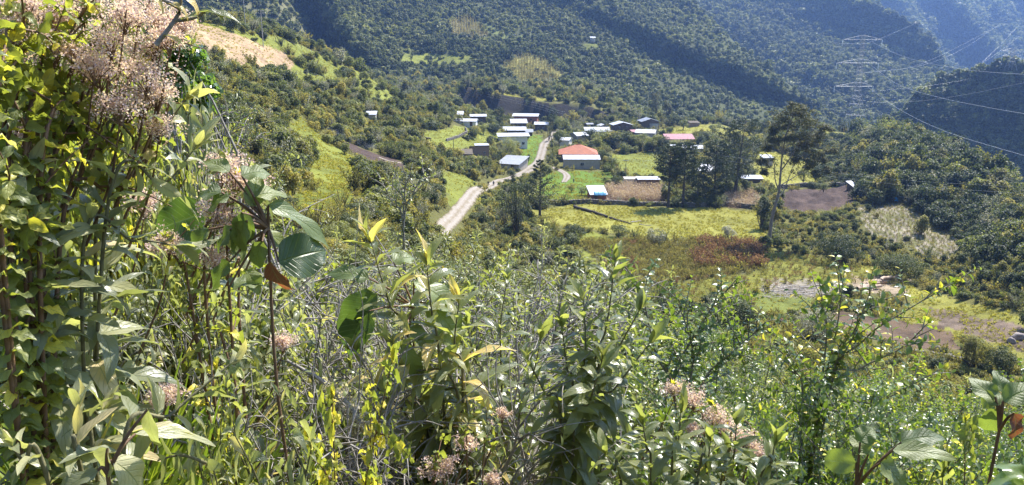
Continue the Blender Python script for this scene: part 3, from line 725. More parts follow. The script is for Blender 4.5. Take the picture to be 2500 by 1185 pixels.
# D: far blue slopes with a landslide scar
def relD(x, z, px, py):
    t = px - (2090 + (py) * .78)   # lines falling to the lower right
    g = fbm(t / 60, py / 300, 25, 3) * 260 + fbm(px / 26, py / 26, 28, 3) * 70
    g = g + 210 * np.exp(-((t - 175) / 42) ** 2) - 120 * np.exp(-((t - 238) / 26) ** 2) - 70 * np.exp(-((t - 110) / 30) ** 2)
    return g
def covD(px, py, P):
    c = cov_forest(px, py, P); t = px - (2214 + (py - 30) * .5)
    return c
MDm = Mountain('mountain', [(1950, 300, 1500), (1950, -150, 2100), (2200, 330, 1500), (2200, 100, 1800), (2200, -150, 2300), (2500, 330, 1600), (2500, 100, 1900), (2500, -150, 2400), (2750, 300, 1700), (2750, -150, 2500)],
     1900, 2900, lambda x: x * 0 - 230, pl((1900, 380), (2900, 380)), relD, covD, step=7, rows=90)
# N: dark near hill on the right, steep and turned away from the sun
def relN(x, z, px, py):
    return fbm(x / 50, z / 50, 35, 4) * 30
def covN(px, py, P):
    c = cov_forest(px, py, P); k = py < pl((2130, 330), (2290, 215), (2400, 188), (2500, 176), (3000, 150))(px); c[k] = (.10, .14, .03); return c
MN = Mountain('mountain', [(2130, 330, 640), (2300, 190, 660), (2500, 155, 640), (2500, 400, 598), (2300, 400, 622), (2500, 720, 560), (2200, 500, 615), (2850, 150, 592), (2850, 700, 510), (2850, 400, 546)],
     2120, 2950, pl((2120, 318), (2150, 298), (2200, 268), (2240, 232), (2290, 195), (2350, 176), (2420, 166), (2500, 158), (2950, 120)), pl((2120, 420), (2300, 700), (2500, 850), (2950, 900)), relN, covN, step=6, rows=90)
# backdrop ridge so nothing stays open above the picture on the left
# ------------------------------------------------------------------ village
KEEP = []   # (x0, y0, x1, y1, dist) picture rectangles that plants in front must leave open
FOOT = []   # (x, y, radius) building footprints
def fdist(p): return p[1] * cP - p[2] * sP
def slab(mb, pts, th=.12):
    """thick roof plane from a quad/tri of points (counter-clockwise seen from above)"""
    P = np.array(pts, float); n_ = len(P); Q = P - [0, 0, th]
    mb.add(np.r_[P, Q], [list(range(n_))]); b = mb.n - 2 * n_
    mb.add(np.r_[P, Q], [[n_ + k for k in range(n_)][::-1]])
    side = [[k, k + n_, (k + 1) % n_ + n_, (k + 1) % n_] for k in range(n_)]
    mb.add(np.r_[P, Q], side)
def house(label, x0, x1, yb, yt, depth=6.0, roof='gx', rm='wroof', wm='wwall', rz=0.0, pitch=.22, over=.5, wins=(), door=None, openf=False, name='house', cat='house', lift=0, wallh=None, name2=None, part_labels=None, side_wins=(), lintel=None):
    c = G((x0 + x1) / 2, yb, 60); fd = fdist(c); mpp = fd / F
    w = (x1 - x0) * mpp - 2 * over * .9; w = max(w, 1.2)
    tot = (yb - yt) * mpp - depth * .10
    rise = {'gx': pitch * depth / 2, 'gy': pitch * w / 2, 'mono': pitch * depth, 'monob': pitch * depth, 'hip': pitch * depth * .6, 'monox': pitch * w}[roof]
    hw = max(tot - rise, 1.3) if wallh is None else wallh
    cx, cy = c.x, c.y + depth / 2
    base = min(H(cx + a * w / 2, cy + b * depth / 2) for a in (-1, 1) for b in (-1, 1)); 
    base = max(base, c.z - 1.0)
    dz = c.z - base
    root = empty(name, (cx, cy, c.z + lift), rz)
    tag(root, label, cat, group='houses of the village')
    t = .18; hx, hy = w / 2, depth / 2
    mb = MB()
    def zr(x, y):   # roof height over the wall at a plan point
        if roof == 'gx': return hw + rise * (1 - abs(y) / hy)
        if roof == 'gy': return hw + rise * (1 - abs(x) / hx)
        if roof == 'mono': return hw + rise * (y + hy) / depth
        if roof == 'monob': return hw + rise * (hy - y) / depth
        if roof == 'monox': return hw + rise * (x + hx) / w
        return hw
    def wallpoly(a, b):  # wall from plan point a to b, outer face, thickness inward
        a = np.array(a, float); b = np.array(b, float); m = (a + b) / 2
        nrm = -m / (np.linalg.norm(m) + 1e-6); top = [a, m, b] 
        P = [[*a, -dz - .4], [*b, -dz - .4], [*b, zr(*b)], [*m, zr(*m)], [*a, zr(*a)]]
        P = np.array(P); P[:, :2] *= 1
        Q = P.copy(); Q[:, :2] += nrm * t
        mb.add(np.r_[P, Q], [[0, 1, 2, 3, 4]]); mb.add(np.r_[P, Q], [[9, 8, 7, 6, 5]])
        mb.add(np.r_[P, Q], [[k, (k + 1) % 5, (k + 1) % 5 + 5, k + 5][::-1] for k in range(5)])
    cs = [(-hx, -hy), (hx, -hy), (hx, hy), (-hx, hy)]
    sides = [0, 1, 2, 3]
    if openf == 'all': sides = []
    elif openf: sides = [1, 2, 3]
    e = .004
    for k in sides:
        a, b = cs[k], cs[(k + 1) % 4]
        if k in (1, 3): a = (a[0], a[1] + (t if k == 1 else -t) + (e if k == 1 else -e)); b = (b[0], b[1] - (t if k == 1 else -t) - (e if k == 1 else -e))
        wallpoly(a, b)
    if sides: mb.build('wall', M[wm], root)
    ox, oy = hx + over, hy + over
    rb = MB(); Z = lambda x, y: zr(np.clip(x, -hx, hx), np.clip(y, -hy, hy))
    lo = hw - (rise * over / max(hy, .1) if roof == 'gx' else 0); th = .10
    up = th + .02
    if roof == 'gx':
        g = .06
        slab(rb, [(-ox, -oy, lo + up), (ox, -oy, lo + up), (ox, -.0, hw + rise + up), (-ox, -.0, hw + rise + up)], th)
        slab(rb, [(-ox, .01, hw + rise + up - .03), (ox, .01, hw + rise + up - .03), (ox, oy, lo + up - .03), (-ox, oy, lo + up - .03)], th)
    elif roof == 'gy':
        lo = hw - rise * over / hx
        slab(rb, [(-ox, -oy, lo + up), (0, -oy, hw + rise + up), (0, oy, hw + rise + up), (-ox, oy, lo + up)], th)
        slab(rb, [(.01, -oy, hw + rise + up - .02), (ox, -oy, lo + up - .02), (ox, oy, lo + up - .02), (.01, oy, hw + rise + up - .02)], th)
    elif roof in ('mono', 'monob', 'monox'):
        s_ = pitch
        def zz(x, y):
            return hw + (s_ * (y + hy) if roof == 'mono' else s_ * (hy - y) if roof == 'monob' else s_ * (x + hx)) + up
        slab(rb, [(-ox, -oy, zz(-ox, -oy)), (ox, -oy, zz(ox, -oy)), (ox, oy, zz(ox, oy)), (-ox, oy, zz(-ox, oy))], th)
    else:
        r2 = max(ox - oy, .4); top = hw + rise + up; lo = hw - .15 + up
        slab(rb, [(-ox, -oy, lo), (ox, -oy, lo), (r2, 0, top), (-r2, 0, top)], th)
        slab(rb, [(ox, -oy, lo - .004), (ox, oy, lo - .004), (r2, 0, top - .004)], th)
        slab(rb, [(ox, oy, lo - .008), (-ox, oy, lo - .008), (-r2, 0, top - .008), (r2, 0, top - .008)], th)
        slab(rb, [(-ox, oy, lo - .012), (-ox, -oy, lo - .012), (-r2, 0, top - .012)], th)
        rb.box((0, 0, top + .05), (2 * r2 + .2, .3, .12))
    rb.build('roof', M[rm], root)
    if openf or roof == 'hip':
        nx_ = max(2, int(w / 3) + 1)
        for q in range(nx_):
            x = -hx + .12 + (w - .24) * q / (nx_ - 1)
            MB().tube([(x, -hy - (.25 if not openf else -.12), -dz - .4), (x, -hy - (.25 if not openf else -.12), Z(x, -hy) - .02)], .09, 4).build('post', M['post'], root)
            if openf == 'all': MB().tube([(x, hy - .12, -dz - .4), (x, hy - .12, Z(x, hy) - .02)], .09, 4).build('post', M['post'], root)
    for (u, ww, hh, zc) in wins:
        x = -hx + u * w
        f = MB()
        for a, b, c_, d_ in ((x - ww / 2, .07, 0, hh), (x + ww / 2, .07, 0, hh)):
            f.box((a, -hy - .02, zc), (b, .12, hh))
        f.box((x, -hy - .023, zc + hh / 2), (ww + .1, .13, .07)); f.box((x, -hy - .023, zc - hh / 2), (ww + .16, .16, .07)); f.box((x, -hy - .018, zc), (.05, .10, hh - .08))
        fo = f.build('window', M['frame'], root)
        MB().box((x, -hy - .008, zc), (ww - .05, .02, hh - .05)).build('pane', M['glass'], fo)
    if door is not None:
        x = -hx + door * w; dh = min(2.0, hw - .15)
        do = MB().box((x, -hy - .02, dh / 2), (.95, .06, dh)).box((x - .5, -hy - .03, dh / 2), (.08, .10, dh)).box((x + .5, -hy - .03, dh / 2), (.08, .10, dh)).build('door', M['door'], root)
    KEEP.append((x0, yt, x1, yb, fd)); FOOT.append((cx, cy, math.hypot(w, depth) / 2 + .8))
    return root, w, depth, hw
Hs = house
W1 = ((.3, 1.0, .9, 1.4), (.7, 1.0, .9, 1.4))
Hs('dark-walled white-gabled house behind the long low house at the upper left', 1146, 1187, 302, 278, 6, 'gx', 'wroof', 'twall', .1, wins=W1)
Hs('long low white-roofed house with whitewashed right wall at the upper left village edge', 1106, 1166, 308, 289, 5, 'gx', 'wroof', 'wwall', -.12, .3, door=.8, wins=((.4, .9, .7, 1.2),))
Hs('tiny white-roofed hut peeping over bushes at the far upper left of the village', 1115, 1131, 287, 279, 4, 'mono', 'wroof', 'mwall')
Hs('two-storey house with broad white roof and reddish side wall, highest in the centre', 1253, 1317, 304, 276, 8, 'gx', 'wroof', 'kwall', -.15, .22, .9, wins=((.3, 1.3, 1.0, 2.6), (.75, 1.3, 1.0, 2.6), (.6, 1.2, 1.0, 1.2)), door=.85)
Hs('white-roofed house with dark front just below the reddish two-storey house', 1246, 1287, 314, 292, 6, 'mono', 'wroof', 'twall', .05, .2, .7, wins=W1, door=.5)
Hs('white-roofed house with dark walls beside the top end of the road', 1305, 1340, 320, 297, 6, 'gx', 'wroof', 'twall', -.1, .3, wins=W1)
Hs('long veranda house with streaked white roof above the largest roof in the village', 1227, 1285, 330, 311, 5, 'mono', 'wroof', 'bwall', .0, .2, openf=True)
Hs('narrow grey-roofed annex at the right end of the streaked long roof', 1280, 1302, 332, 317, 4, 'mono', 'groof', 'twall', .0, .2, door=.5)
Hs('big house with the widest pale roof and white right wall behind a spreading tree', 1212, 1290, 360, 323, 9, 'gx', 'wroof', 'wwall', .12, .16, 1.0, wins=((.85, 1.1, 1.0, 1.6), (.2, 1.1, 1.0, 1.6)), door=.65)
Hs('long open shed with patched grey sheet roof standing beside the road bend', 1222, 1283, 417, 384, 9, 'mono', 'groof', 'bwall', -.38, .17, .5, wins=((.3, 1.0, .8, 1.2),), door=.7)
Hs('low brown mud shed with mossy roof, the lower of a pair left of the road', 1126, 1153, 386, 367, 5, 'mono', 'broof', 'mwall', .1, .2, .3, door=.3)
Hs('mud-walled shed with mossy roof, the upper of a pair left of the road', 1145, 1193, 382, 354, 6, 'monob', 'broof', 'mwall', .15, .22, .3, wins=((.75, .7, .6, 1.3),))
Hs('hut with new white roof sheet pressed against the mud-walled shed', 1158, 1193, 372, 352, 3, 'mono', 'wroof', 'bwall', .15, .1, .2)
Hs('house with orange hipped tile roof and shaded veranda', 1366, 1461, 396, 351, 11, 'hip', 'oroof', 'kwall', -.05, .42, 1.1, wins=((.2, 1.2, 1.1, 1.5), (.6, 1.2, 1.1, 1.5)), door=.8)
Hs('long beige building with white sheet roof in front of the orange-roofed house', 1375, 1466, 413, 381, 5, 'mono', 'wroof', 'bwall', -.02, .16, .25, wins=((.51, 1.2, 1.1, 1.7),))
Hs('small brick shed with white roof and light blue tarp over its front', 1437, 1481, 489, 458, 5, 'mono', 'wroof', 'kwall', .12, .3, .35, door=.3)
Hs('lowest white flat roof of the cluster right of the road, long and thin', 1427, 1490, 328, 312, 5, 'mono', 'wroof', 'bwall', .0, .2, wins=W1)
Hs('small peaked pale roof in the back of the cluster right of the road', 1461, 1484, 314, 303, 5, 'gy', 'wroof', 'bwall', .2, .35)
Hs('tiny shed with grey roof wedged behind the thin white flat roof', 1430, 1448, 312, 300, 4, 'gx', 'groof', 'twall', .2)
Hs('narrow silver sheet roof in front of the thin white flat roof', 1443, 1497, 331, 319, 3, 'mono', 'groof', 'bwall', -.06, .12, .2)
Hs('timber house with two-step white gable roof on tall dark walls', 1493, 1544, 322, 296, 7, 'gy', 'wroof', 'twall', .12, .26, .8, wins=((.3, .9, .8, 2.2), (.7, .9, .8, 2.2)))
r_, w_, d_, h_ = Hs('two-storey barn with silver gable roof and pale garage door', 1562, 1610, 317, 287, 8, 'gy', 'groof', 'twall', .1, .3, .7)
MB().box((.2 * w_, -d_ / 2 - .03, 1.6), (.52 * w_, .08, 3.1)).build('garage_door', M['bwall'], r_)
Hs('low house under a silver-white gable roof beside its pink-roofed half', 1555, 1605, 336, 315, 7, 'gx', 'groof', 'bwall', -.3, .35, .4)
Hs('small wing with faded pink roof joined to the silver-white roof', 1538, 1566, 332, 316, 5, 'gx', 'proof', 'twall', .25, .3, .4)
Hs('open shelter with long pink sheet roof on posts', 1624, 1696, 352, 331, 6, 'mono', 'proof', 'twall', .03, .26, .2, openf='all', wallh=2.1)
Hs('whitish curved-looking roof of a house sunk in bushes behind the cypresses', 1640, 1720, 372, 353, 8, 'gx', 'wroof', 'bwall', -.18, .2, .5)
Hs('white roof slanting down to the right between dark cypress crowns', 1708, 1746, 428, 407, 5, 'mono', 'wroof', 'bwall', -.45, .3, .3)
Hs('long narrow brown shed with white roof edge at the top of the maize field', 1556, 1612, 459, 434, 4, 'mono', 'wroof', 'mwall', .0, .06, .3)
Hs('short beige wall shed at the left end of the brown shed above the maize', 1524, 1556, 456, 434, 4, 'mono', 'bwall', 'bwall', .0, .04, .05)
Hs('plain brownish hut at the back of the far meadow', 1683, 1708, 310, 296, 5, 'mono', 'broof', 'mwall', .0, .1, .2)
Hs('crumpled white roof of a shed close to the road, right of the top bend', 1398, 1431, 345, 322, 7, 'gx', 'wroof', 'bwall', .4, .3, .5)
Hs('pale low roof under trees on the right verge of the road', 1370, 1396, 356, 335, 6, 'gx', 'wroof', 'wwall', -.3, .25, .4)
Hs('white hut with flat roof standing alone in the right meadow', 1861, 1888, 405, 380, 4, 'mono', 'wroof', 'bwall', .05, .12, .3, door=.4)
Hs('single white roof at the far right edge of the plateau by the pylon', 1974, 1999, 311, 300, 5, 'mono', 'wroof', 'bwall', .0, .2)
Hs('long low white roof almost buried in hedge right of the cypresses', 1811, 1864, 447, 434, 4, 'mono', 'wroof', 'twall', -.08, .12, .2)
Hs('little slanted zinc shelter at the end of the dark ploughed plot', 2077, 2093, 468, 455, 3, 'mono', 'wroof', 'twall', .3, .35, .3)
Hs('little white-roofed hut alone on the bushy left hillside', 890, 917, 291, 277, 5, 'mono', 'wroof', 'bwall', .1, .12, .3)
# far cabins on the mountain slope
for lab, px, py in (('tiny pale cabin at the edge of the far river terrace', 1397, 221), ('tiny white cabin high on the wooded mountainside', 1446, 102)):
    x, y, z = MA.pt(np.array([float(px)]), np.array([float(py)]))[0]
    h = empty('cabin', (x, y - 3, z + 1.0)); tag(h, lab, 'cabin')
    MB().box((0, 0, 0), (4, 3, 4)).build('wall', M['bwall'], h)
    b_ = MB(); slab(b_, [(-2.4, -2, 2.2), (2.4, -2, 2.2), (2.4, 2, 3.2), (-2.4, 2, 3.2)]); b_.build('roof', M['wroof'], h)
# tarp over the brick shed
c = G(1460, 489, 60)
tp = MB(); u = np.linspace(0, 1, 9); v = np.linspace(0, 1, 4); UU, VV = np.meshgrid(u, v)
tw = 30 * fdist(c) / F
X = c.x - .1 + (UU - .35) * tw; Y = c.y - .45 - VV * .9; Zt = c.z + 2.55 - VV * 1.0 + .06 * np.sin(UU * 18)
V = np.stack([X, Y, Zt], -1).reshape(-1, 3); i = np.arange(3)[:, None] * 9; j = np.arange(8)[None]
Ft = np.stack([i + j, i + j + 9, i + j + 10, i + j + 1], -1).reshape(-1, 4)
to = ob('tarp', mesh_np('tarp', V, Ft, [M['tarp']])); md = to.modifiers.new('t', 'SOLIDIFY'); md.thickness = .03
tag(to, 'light blue tarp sheet sloping off the front of the brick shed', 'tarp')

# ------------------------------------------------------------------ dry-stone walls
def stone_wall(pts, label, h=1.1, w=.8, seed=1):
    r = np.random.default_rng(seed); P = np.array([[*G(a, b, 60).xy] for a, b in pts])
    L = np.concatenate([[0], np.cumsum(np.linalg.norm(np.diff(P, axis=0), axis=1))]); s_ = np.arange(0, L[-1], .42)
    mb = MB()
    for lay in range(3):
        for s in s_:
            x = np.interp(s + r.uniform(0, .3), L, P[:, 0]); y = np.interp(s, L, P[:, 1]); z = H(x, y)
            if r.random() < .06 and lay == 2: continue
            a = (r.uniform(.32, .62), r.uniform(.4, w), r.uniform(.3, .5) * h * .8)
            V = np.array([[i_, j_, k_] for i_ in (-.5, .5) for j_ in (-.5, .5) for k_ in (-.5, .5)]) * r.uniform(.75, 1.1, (8, 3))
            V = V * a; rz = r.uniform(0, 3); V = V @ np.array(Matrix.Rotation(rz, 3, 'Z')).T
            mb.add(V + [x, y + r.uniform(-.1, .1), z + lay * h * .33 + .1], [[0, 1, 3, 2], [4, 6, 7, 5], [0, 4, 5, 1], [2, 3, 7, 6], [0, 2, 6, 4], [1, 5, 7, 3]])
    o = mb.build('stone_wall', M['stone']); tag(o, label, 'stone wall', group='dry stone walls round the fields'); return o
stone_wall([(1335, 497), (1420, 497), (1490, 499), (1560, 503), (1640, 504)], 'low dark stone wall between the yellow pasture and the brick shed', 1.3)
stone_wall([(1650, 505), (1720, 506), (1790, 503), (1850, 512), (1872, 515)], 'rubble stone wall under the big cypress clump', 1.4, seed=2)
stone_wall([(1900, 462), (1960, 457), (2030, 455), (2085, 462)], 'dark stone wall curving along the top of the ploughed plot', 1.6, seed=3)
stone_wall([(1090, 345), (1120, 336), (1140, 325), (1136, 316)], 'short stone wall beside the left meadow of the village', 1.0, seed=4)
stone_wall([(2215, 862), (2270, 868), (2330, 880), (2400, 900)], 'loose stone wall below the right-hand grass strip', .6, .6, seed=5)
# ------------------------------------------------------------------ poles, posts, fences
def pole(label, px, yb, yt, arms=0, matl='conc', r=.14, name='utility_pole', lean=0):
    c = G(px, yb, 60); h = (yb - yt) * fdist(c) / F
    root = empty(name, c); tag(root, label, 'pole')
    MB().tube([(0, 0, -.4), (lean * h / 2, 0, h / 2), (lean * h, 0, h)], [r, r * .85, r * .7], 6).build('shaft', M[matl], root)
    for k in range(arms):
        a = MB().box((lean * h, 0, h - .3 - k * .7), (1.7, .12, .12)).build('crossarm', M['steel'], root)
        q = MB()
        for x in (-.7, 0, .7): q.tube([(x + lean * h, 0, h - .24 - k * .7), (x + lean * h, 0, h - .02 - k * .7)], .06, 5)
        for x in (-.7, .7): MB().tube([(x + lean * h, 0, h - .24 - k * .7), (x + lean * h, 0, h - .02 - k * .7)], .07, 6).build('insulator', M['insul'], a)
    return c, h
pole('tall concrete pole with crossarms on the tan field crest, right of its twin', 643, 116, 28, 2)
pole('tall concrete pole beside the left crest of the tan field', 600, 76, -10, 1)
pole('thin pole rising over trees behind the village centre', 1375, 300, 272, 1, 'post')
pole('leaning wooden pole on the grass left of the village', 1107, 368, 340, 0, 'post', lean=.02)
pole('pole on the right verge of the upper road', 1346, 365, 333, 1, 'post')
pole('pole standing in the bright green field by the bushes', 1527, 434, 390, 1, 'post')
pole('slim post beside the small brick shed', 1445, 462, 449, 0, 'whitep' if False else 'conc', .08)
pole('wooden post at the lower edge of the crest meadow', 724, 196, 174, 0, 'post', .12, 'fence_post')
pole('wooden post in the left meadow of the village', 1054, 372, 350, 0, 'post', .1, 'fence_post')
def fence(label, pts, n_, h=1.2, wires=2, mt='post'):
    P = np.array([[*G(a, b, 60)] for a, b in pts]); L = np.concatenate([[0], np.cumsum(np.linalg.norm(np.diff(P[:, :2], axis=0), axis=1))])
    s = np.linspace(0, L[-1], n_); X = np.interp(s, L, P[:, 0]); Y = np.interp(s, L, P[:, 1]); Z = H(X, Y)
    root = empty('fence', (X[0], Y[0], Z[0])); tag(root, label, 'fence')
    r = np.random.default_rng(n_)
    for x, y, z in zip(X, Y, Z):
        hh = h * r.uniform(.85, 1.15); l = r.uniform(-.1, .1)
        MB().tube([(x - X[0], y - Y[0], z - Z[0] - .2), (x - X[0] + l, y - Y[0], z - Z[0] + hh)], .07, 4).build('post', M[mt], root)
    for k in range(wires):
        MB().tube(np.stack([X - X[0], Y - Y[0], Z - Z[0] + h * (.85 - .4 * k)], -1), .012, 4).build('rail', M['wire'], root)
fence('wire fence with many thin posts along the edge of the plateau under the pylon', [(2015, 318), (2060, 318), (2130, 320), (2165, 326)], 22, 2.2)
fence('post fence running down the crest between tan field and green meadow', [(690, 178), (740, 182), (800, 200), (850, 222)], 12, 1.4)
fence('post fence along the upper rim of the hillside meadow', [(480, 52), (560, 72), (640, 92), (740, 122), (820, 150)], 18, 1.3)
fence('low rail fence in front of the green yard with the walking figure', [(1335, 463), (1365, 462), (1400, 461), (1425, 462)], 7, 1.1, 2)
fence('short timber fence at the right end of the long open shed', [(1280, 391), (1292, 390), (1305, 389)], 5, 1.2, 2)
# ------------------------------------------------------------------ logs, timber, branches, rocks
def log(label, a, b, r0, r1, m='post', name='log', cat='log', z=0):
    A = G(*a, 60); B = G(*b, 60); A.z += r0 + z; B.z += r1 + z
    rr = np.random.default_rng(int(a[0])); t = np.linspace(0, 1, 9)[:, None]
    P = np.array(A) * (1 - t) + np.array(B) * t; P[1:-1] += rr.normal(0, r0 * .25, (7, 3)); P[1:-1, 2] = np.maximum(P[1:-1, 2], H(P[1:-1, 0], P[1:-1, 1]) + r1)
    o = MB().tube(P, np.linspace(r0, r1, 9), 9).build(name, M[m], smooth=True); tag(o, label, cat); return o
log('long felled tree trunk lying across the yellow pasture', (1402, 508), (1482, 532), .42, .32, 'bark')
log('thinner end piece of the felled trunk lying in the pasture', (1488, 534), (1540, 548), .26, .14, 'bark')
log('short broken branch lying beside the felled trunk', (1540, 544), (1566, 541), .16, .1, 'cut', 'branch', 'branch')
log('pale stick in the grass right of the felled trunk', (1560, 549), (1590, 552), .1, .06, 'cut', 'branch', 'branch')
for k, (a, b, lab) in enumerate([((2102, 706), (2168, 690), 'reddish sawn beam lowest in the timber heap'), ((2116, 700), (2176, 686), 'sawn beam lying across the middle of the timber heap'), ((2092, 712), (2150, 705), 'pale sawn plank at the front of the timber heap'), ((2126, 696), (2150, 694), 'short thick timber block at the left end of the heap'), ((2150, 694), (2192, 684), 'sawn beam at the right end of the timber heap')]):
    log(lab, a, b, .34, .30, 'wood', 'timber_beam', 'beam', z=.12 * k)
for k, (a, b) in enumerate([((1880, 712), (1960, 716)), ((1900, 706), (1990, 712)), ((1950, 704), (2040, 708)), ((1975, 718), (2050, 714)), ((1920, 720), (2010, 722)), ((1990, 700), (2055, 704)), ((1870, 704), (1930, 700))]):
    o = log('bleached cut branch lying on the bare ground beside the timber heap', a, b, .12, .04, 'cut', 'cut_branch', 'branch', z=.1 * (k % 3)); o['group'] = 'bleached branches on the bare ground'
brush = MB(); r = np.random.default_rng(5)
for k in range(260):
    c = G(r.uniform(1860, 2060), r.uniform(696, 728), 60); a = r.uniform(0, PI); l = r.uniform(.5, 1.6)
    d_ = np.array([math.cos(a), math.sin(a) * .6, r.uniform(-.1, .25)]) * l; p = np.array(c) + [0, 0, .15]
    brush.tube([p - d_, p + r.normal(0, .15, 3), p + d_], [.05, .035, .015], 4)
tag(brush.build('brushwood', M['cut']), 'tangle of bleached brushwood beside the timber heap', 'brushwood', kind='stuff')
def rock(label, px, py, s, m='rock', seed=0, group=None, sq=.65):
    c = G(px, py, 3); r = np.random.default_rng(seed)
    import bmesh
    bm = bmesh.new(); bmesh.ops.create_icosphere(bm, subdivisions=3, radius=1); V = np.array([v.co for v in bm.verts]); Fc = np.array([[v.index for v in f.verts] for f in bm.faces]); bm.free()
    n_ = fbm(V[:, 0] * 1.3 + seed * 3.1, V[:, 1] * 1.3 + V[:, 2] * 1.7, seed, 4) * .9
    pl_ = r.normal(size=(7, 3)); pl_ /= np.linalg.norm(pl_, axis=1)[:, None]
    for q in pl_: 
        dd = V @ q; V = V - np.maximum(dd - .72, 0)[:, None] * q
    V = V * (1 + n_)[:, None] * np.array([s, s * .8, s * sq])
    o = ob('rock', mesh_np('rock', V, Fc, [M[m]], smooth=False), loc=(c.x, c.y, c.z + s * .2), rz=r.uniform(0, 3)); tag(o, label, 'rock', group)
    return o
rock('larger of two dark boulders at the right edge of the ploughed strip', 2484, 826, 1.1, seed=1)
rock('smaller of two dark boulders at the right edge of the ploughed strip', 2470, 836, .75, seed=2)
rock('pointed dark stone in the low bare soil', 2283, 860, .8, 'stone', 3, sq=1.2)
for k, (x, y, s) in enumerate([(1345, 415, .7), (2320, 870, .5), (2340, 876, .4), (2300, 868, .45), (1430, 492, .6), (1640, 505, .7), (1815, 500, .6), (1170, 478, .4), (1385, 404, .5)]):
    rock('small field stone half sunk in the soil', x, y, s, 'stone', 10 + k, 'small field stones')
# plastic bags and flags
def flag(label, px, py, m, s=.9):
    c = G(px, py + 8, 60); root = empty('marker_flag', c); tag(root, label, 'flag')
    MB().tube([(0, 0, -.2), (0, 0, 1.5)], .035, 5).build('stick', M['post'], root)
    u = np.linspace(0, 1, 6); UU, VV = np.meshgrid(u, u); V = np.stack([UU * s, .12 * np.sin(UU * 7 + VV * 2), 1.45 - VV * s + .1 * np.sin(UU * 4)], -1).reshape(-1, 3)
    i = np.arange(5)[:, None] * 6; j = np.arange(5)[None]
    f = ob('cloth', mesh_np('cloth', V, np.stack([i + j, i + j + 1, i + j + 7, i + j + 6], -1).reshape(-1, 4), [M[m]]), root); md = f.modifiers.new('t', 'SOLIDIFY'); md.thickness = .02
flag('blue plastic scarecrow flag on a stick above the furrowed plot', 2183, 488, 'bluep', 1.0)
flag('pink plastic scarecrow flag at the right corner of the furrowed plot', 2257, 496, 'pinkp', 1.0)
flag('yellow plastic rag on a stick beside the dark plot', 2083, 478, 'yelp', .8)
flag('pale yellow rag on a stick at the lower right of the furrows', 2350, 576, 'yelp', .7)
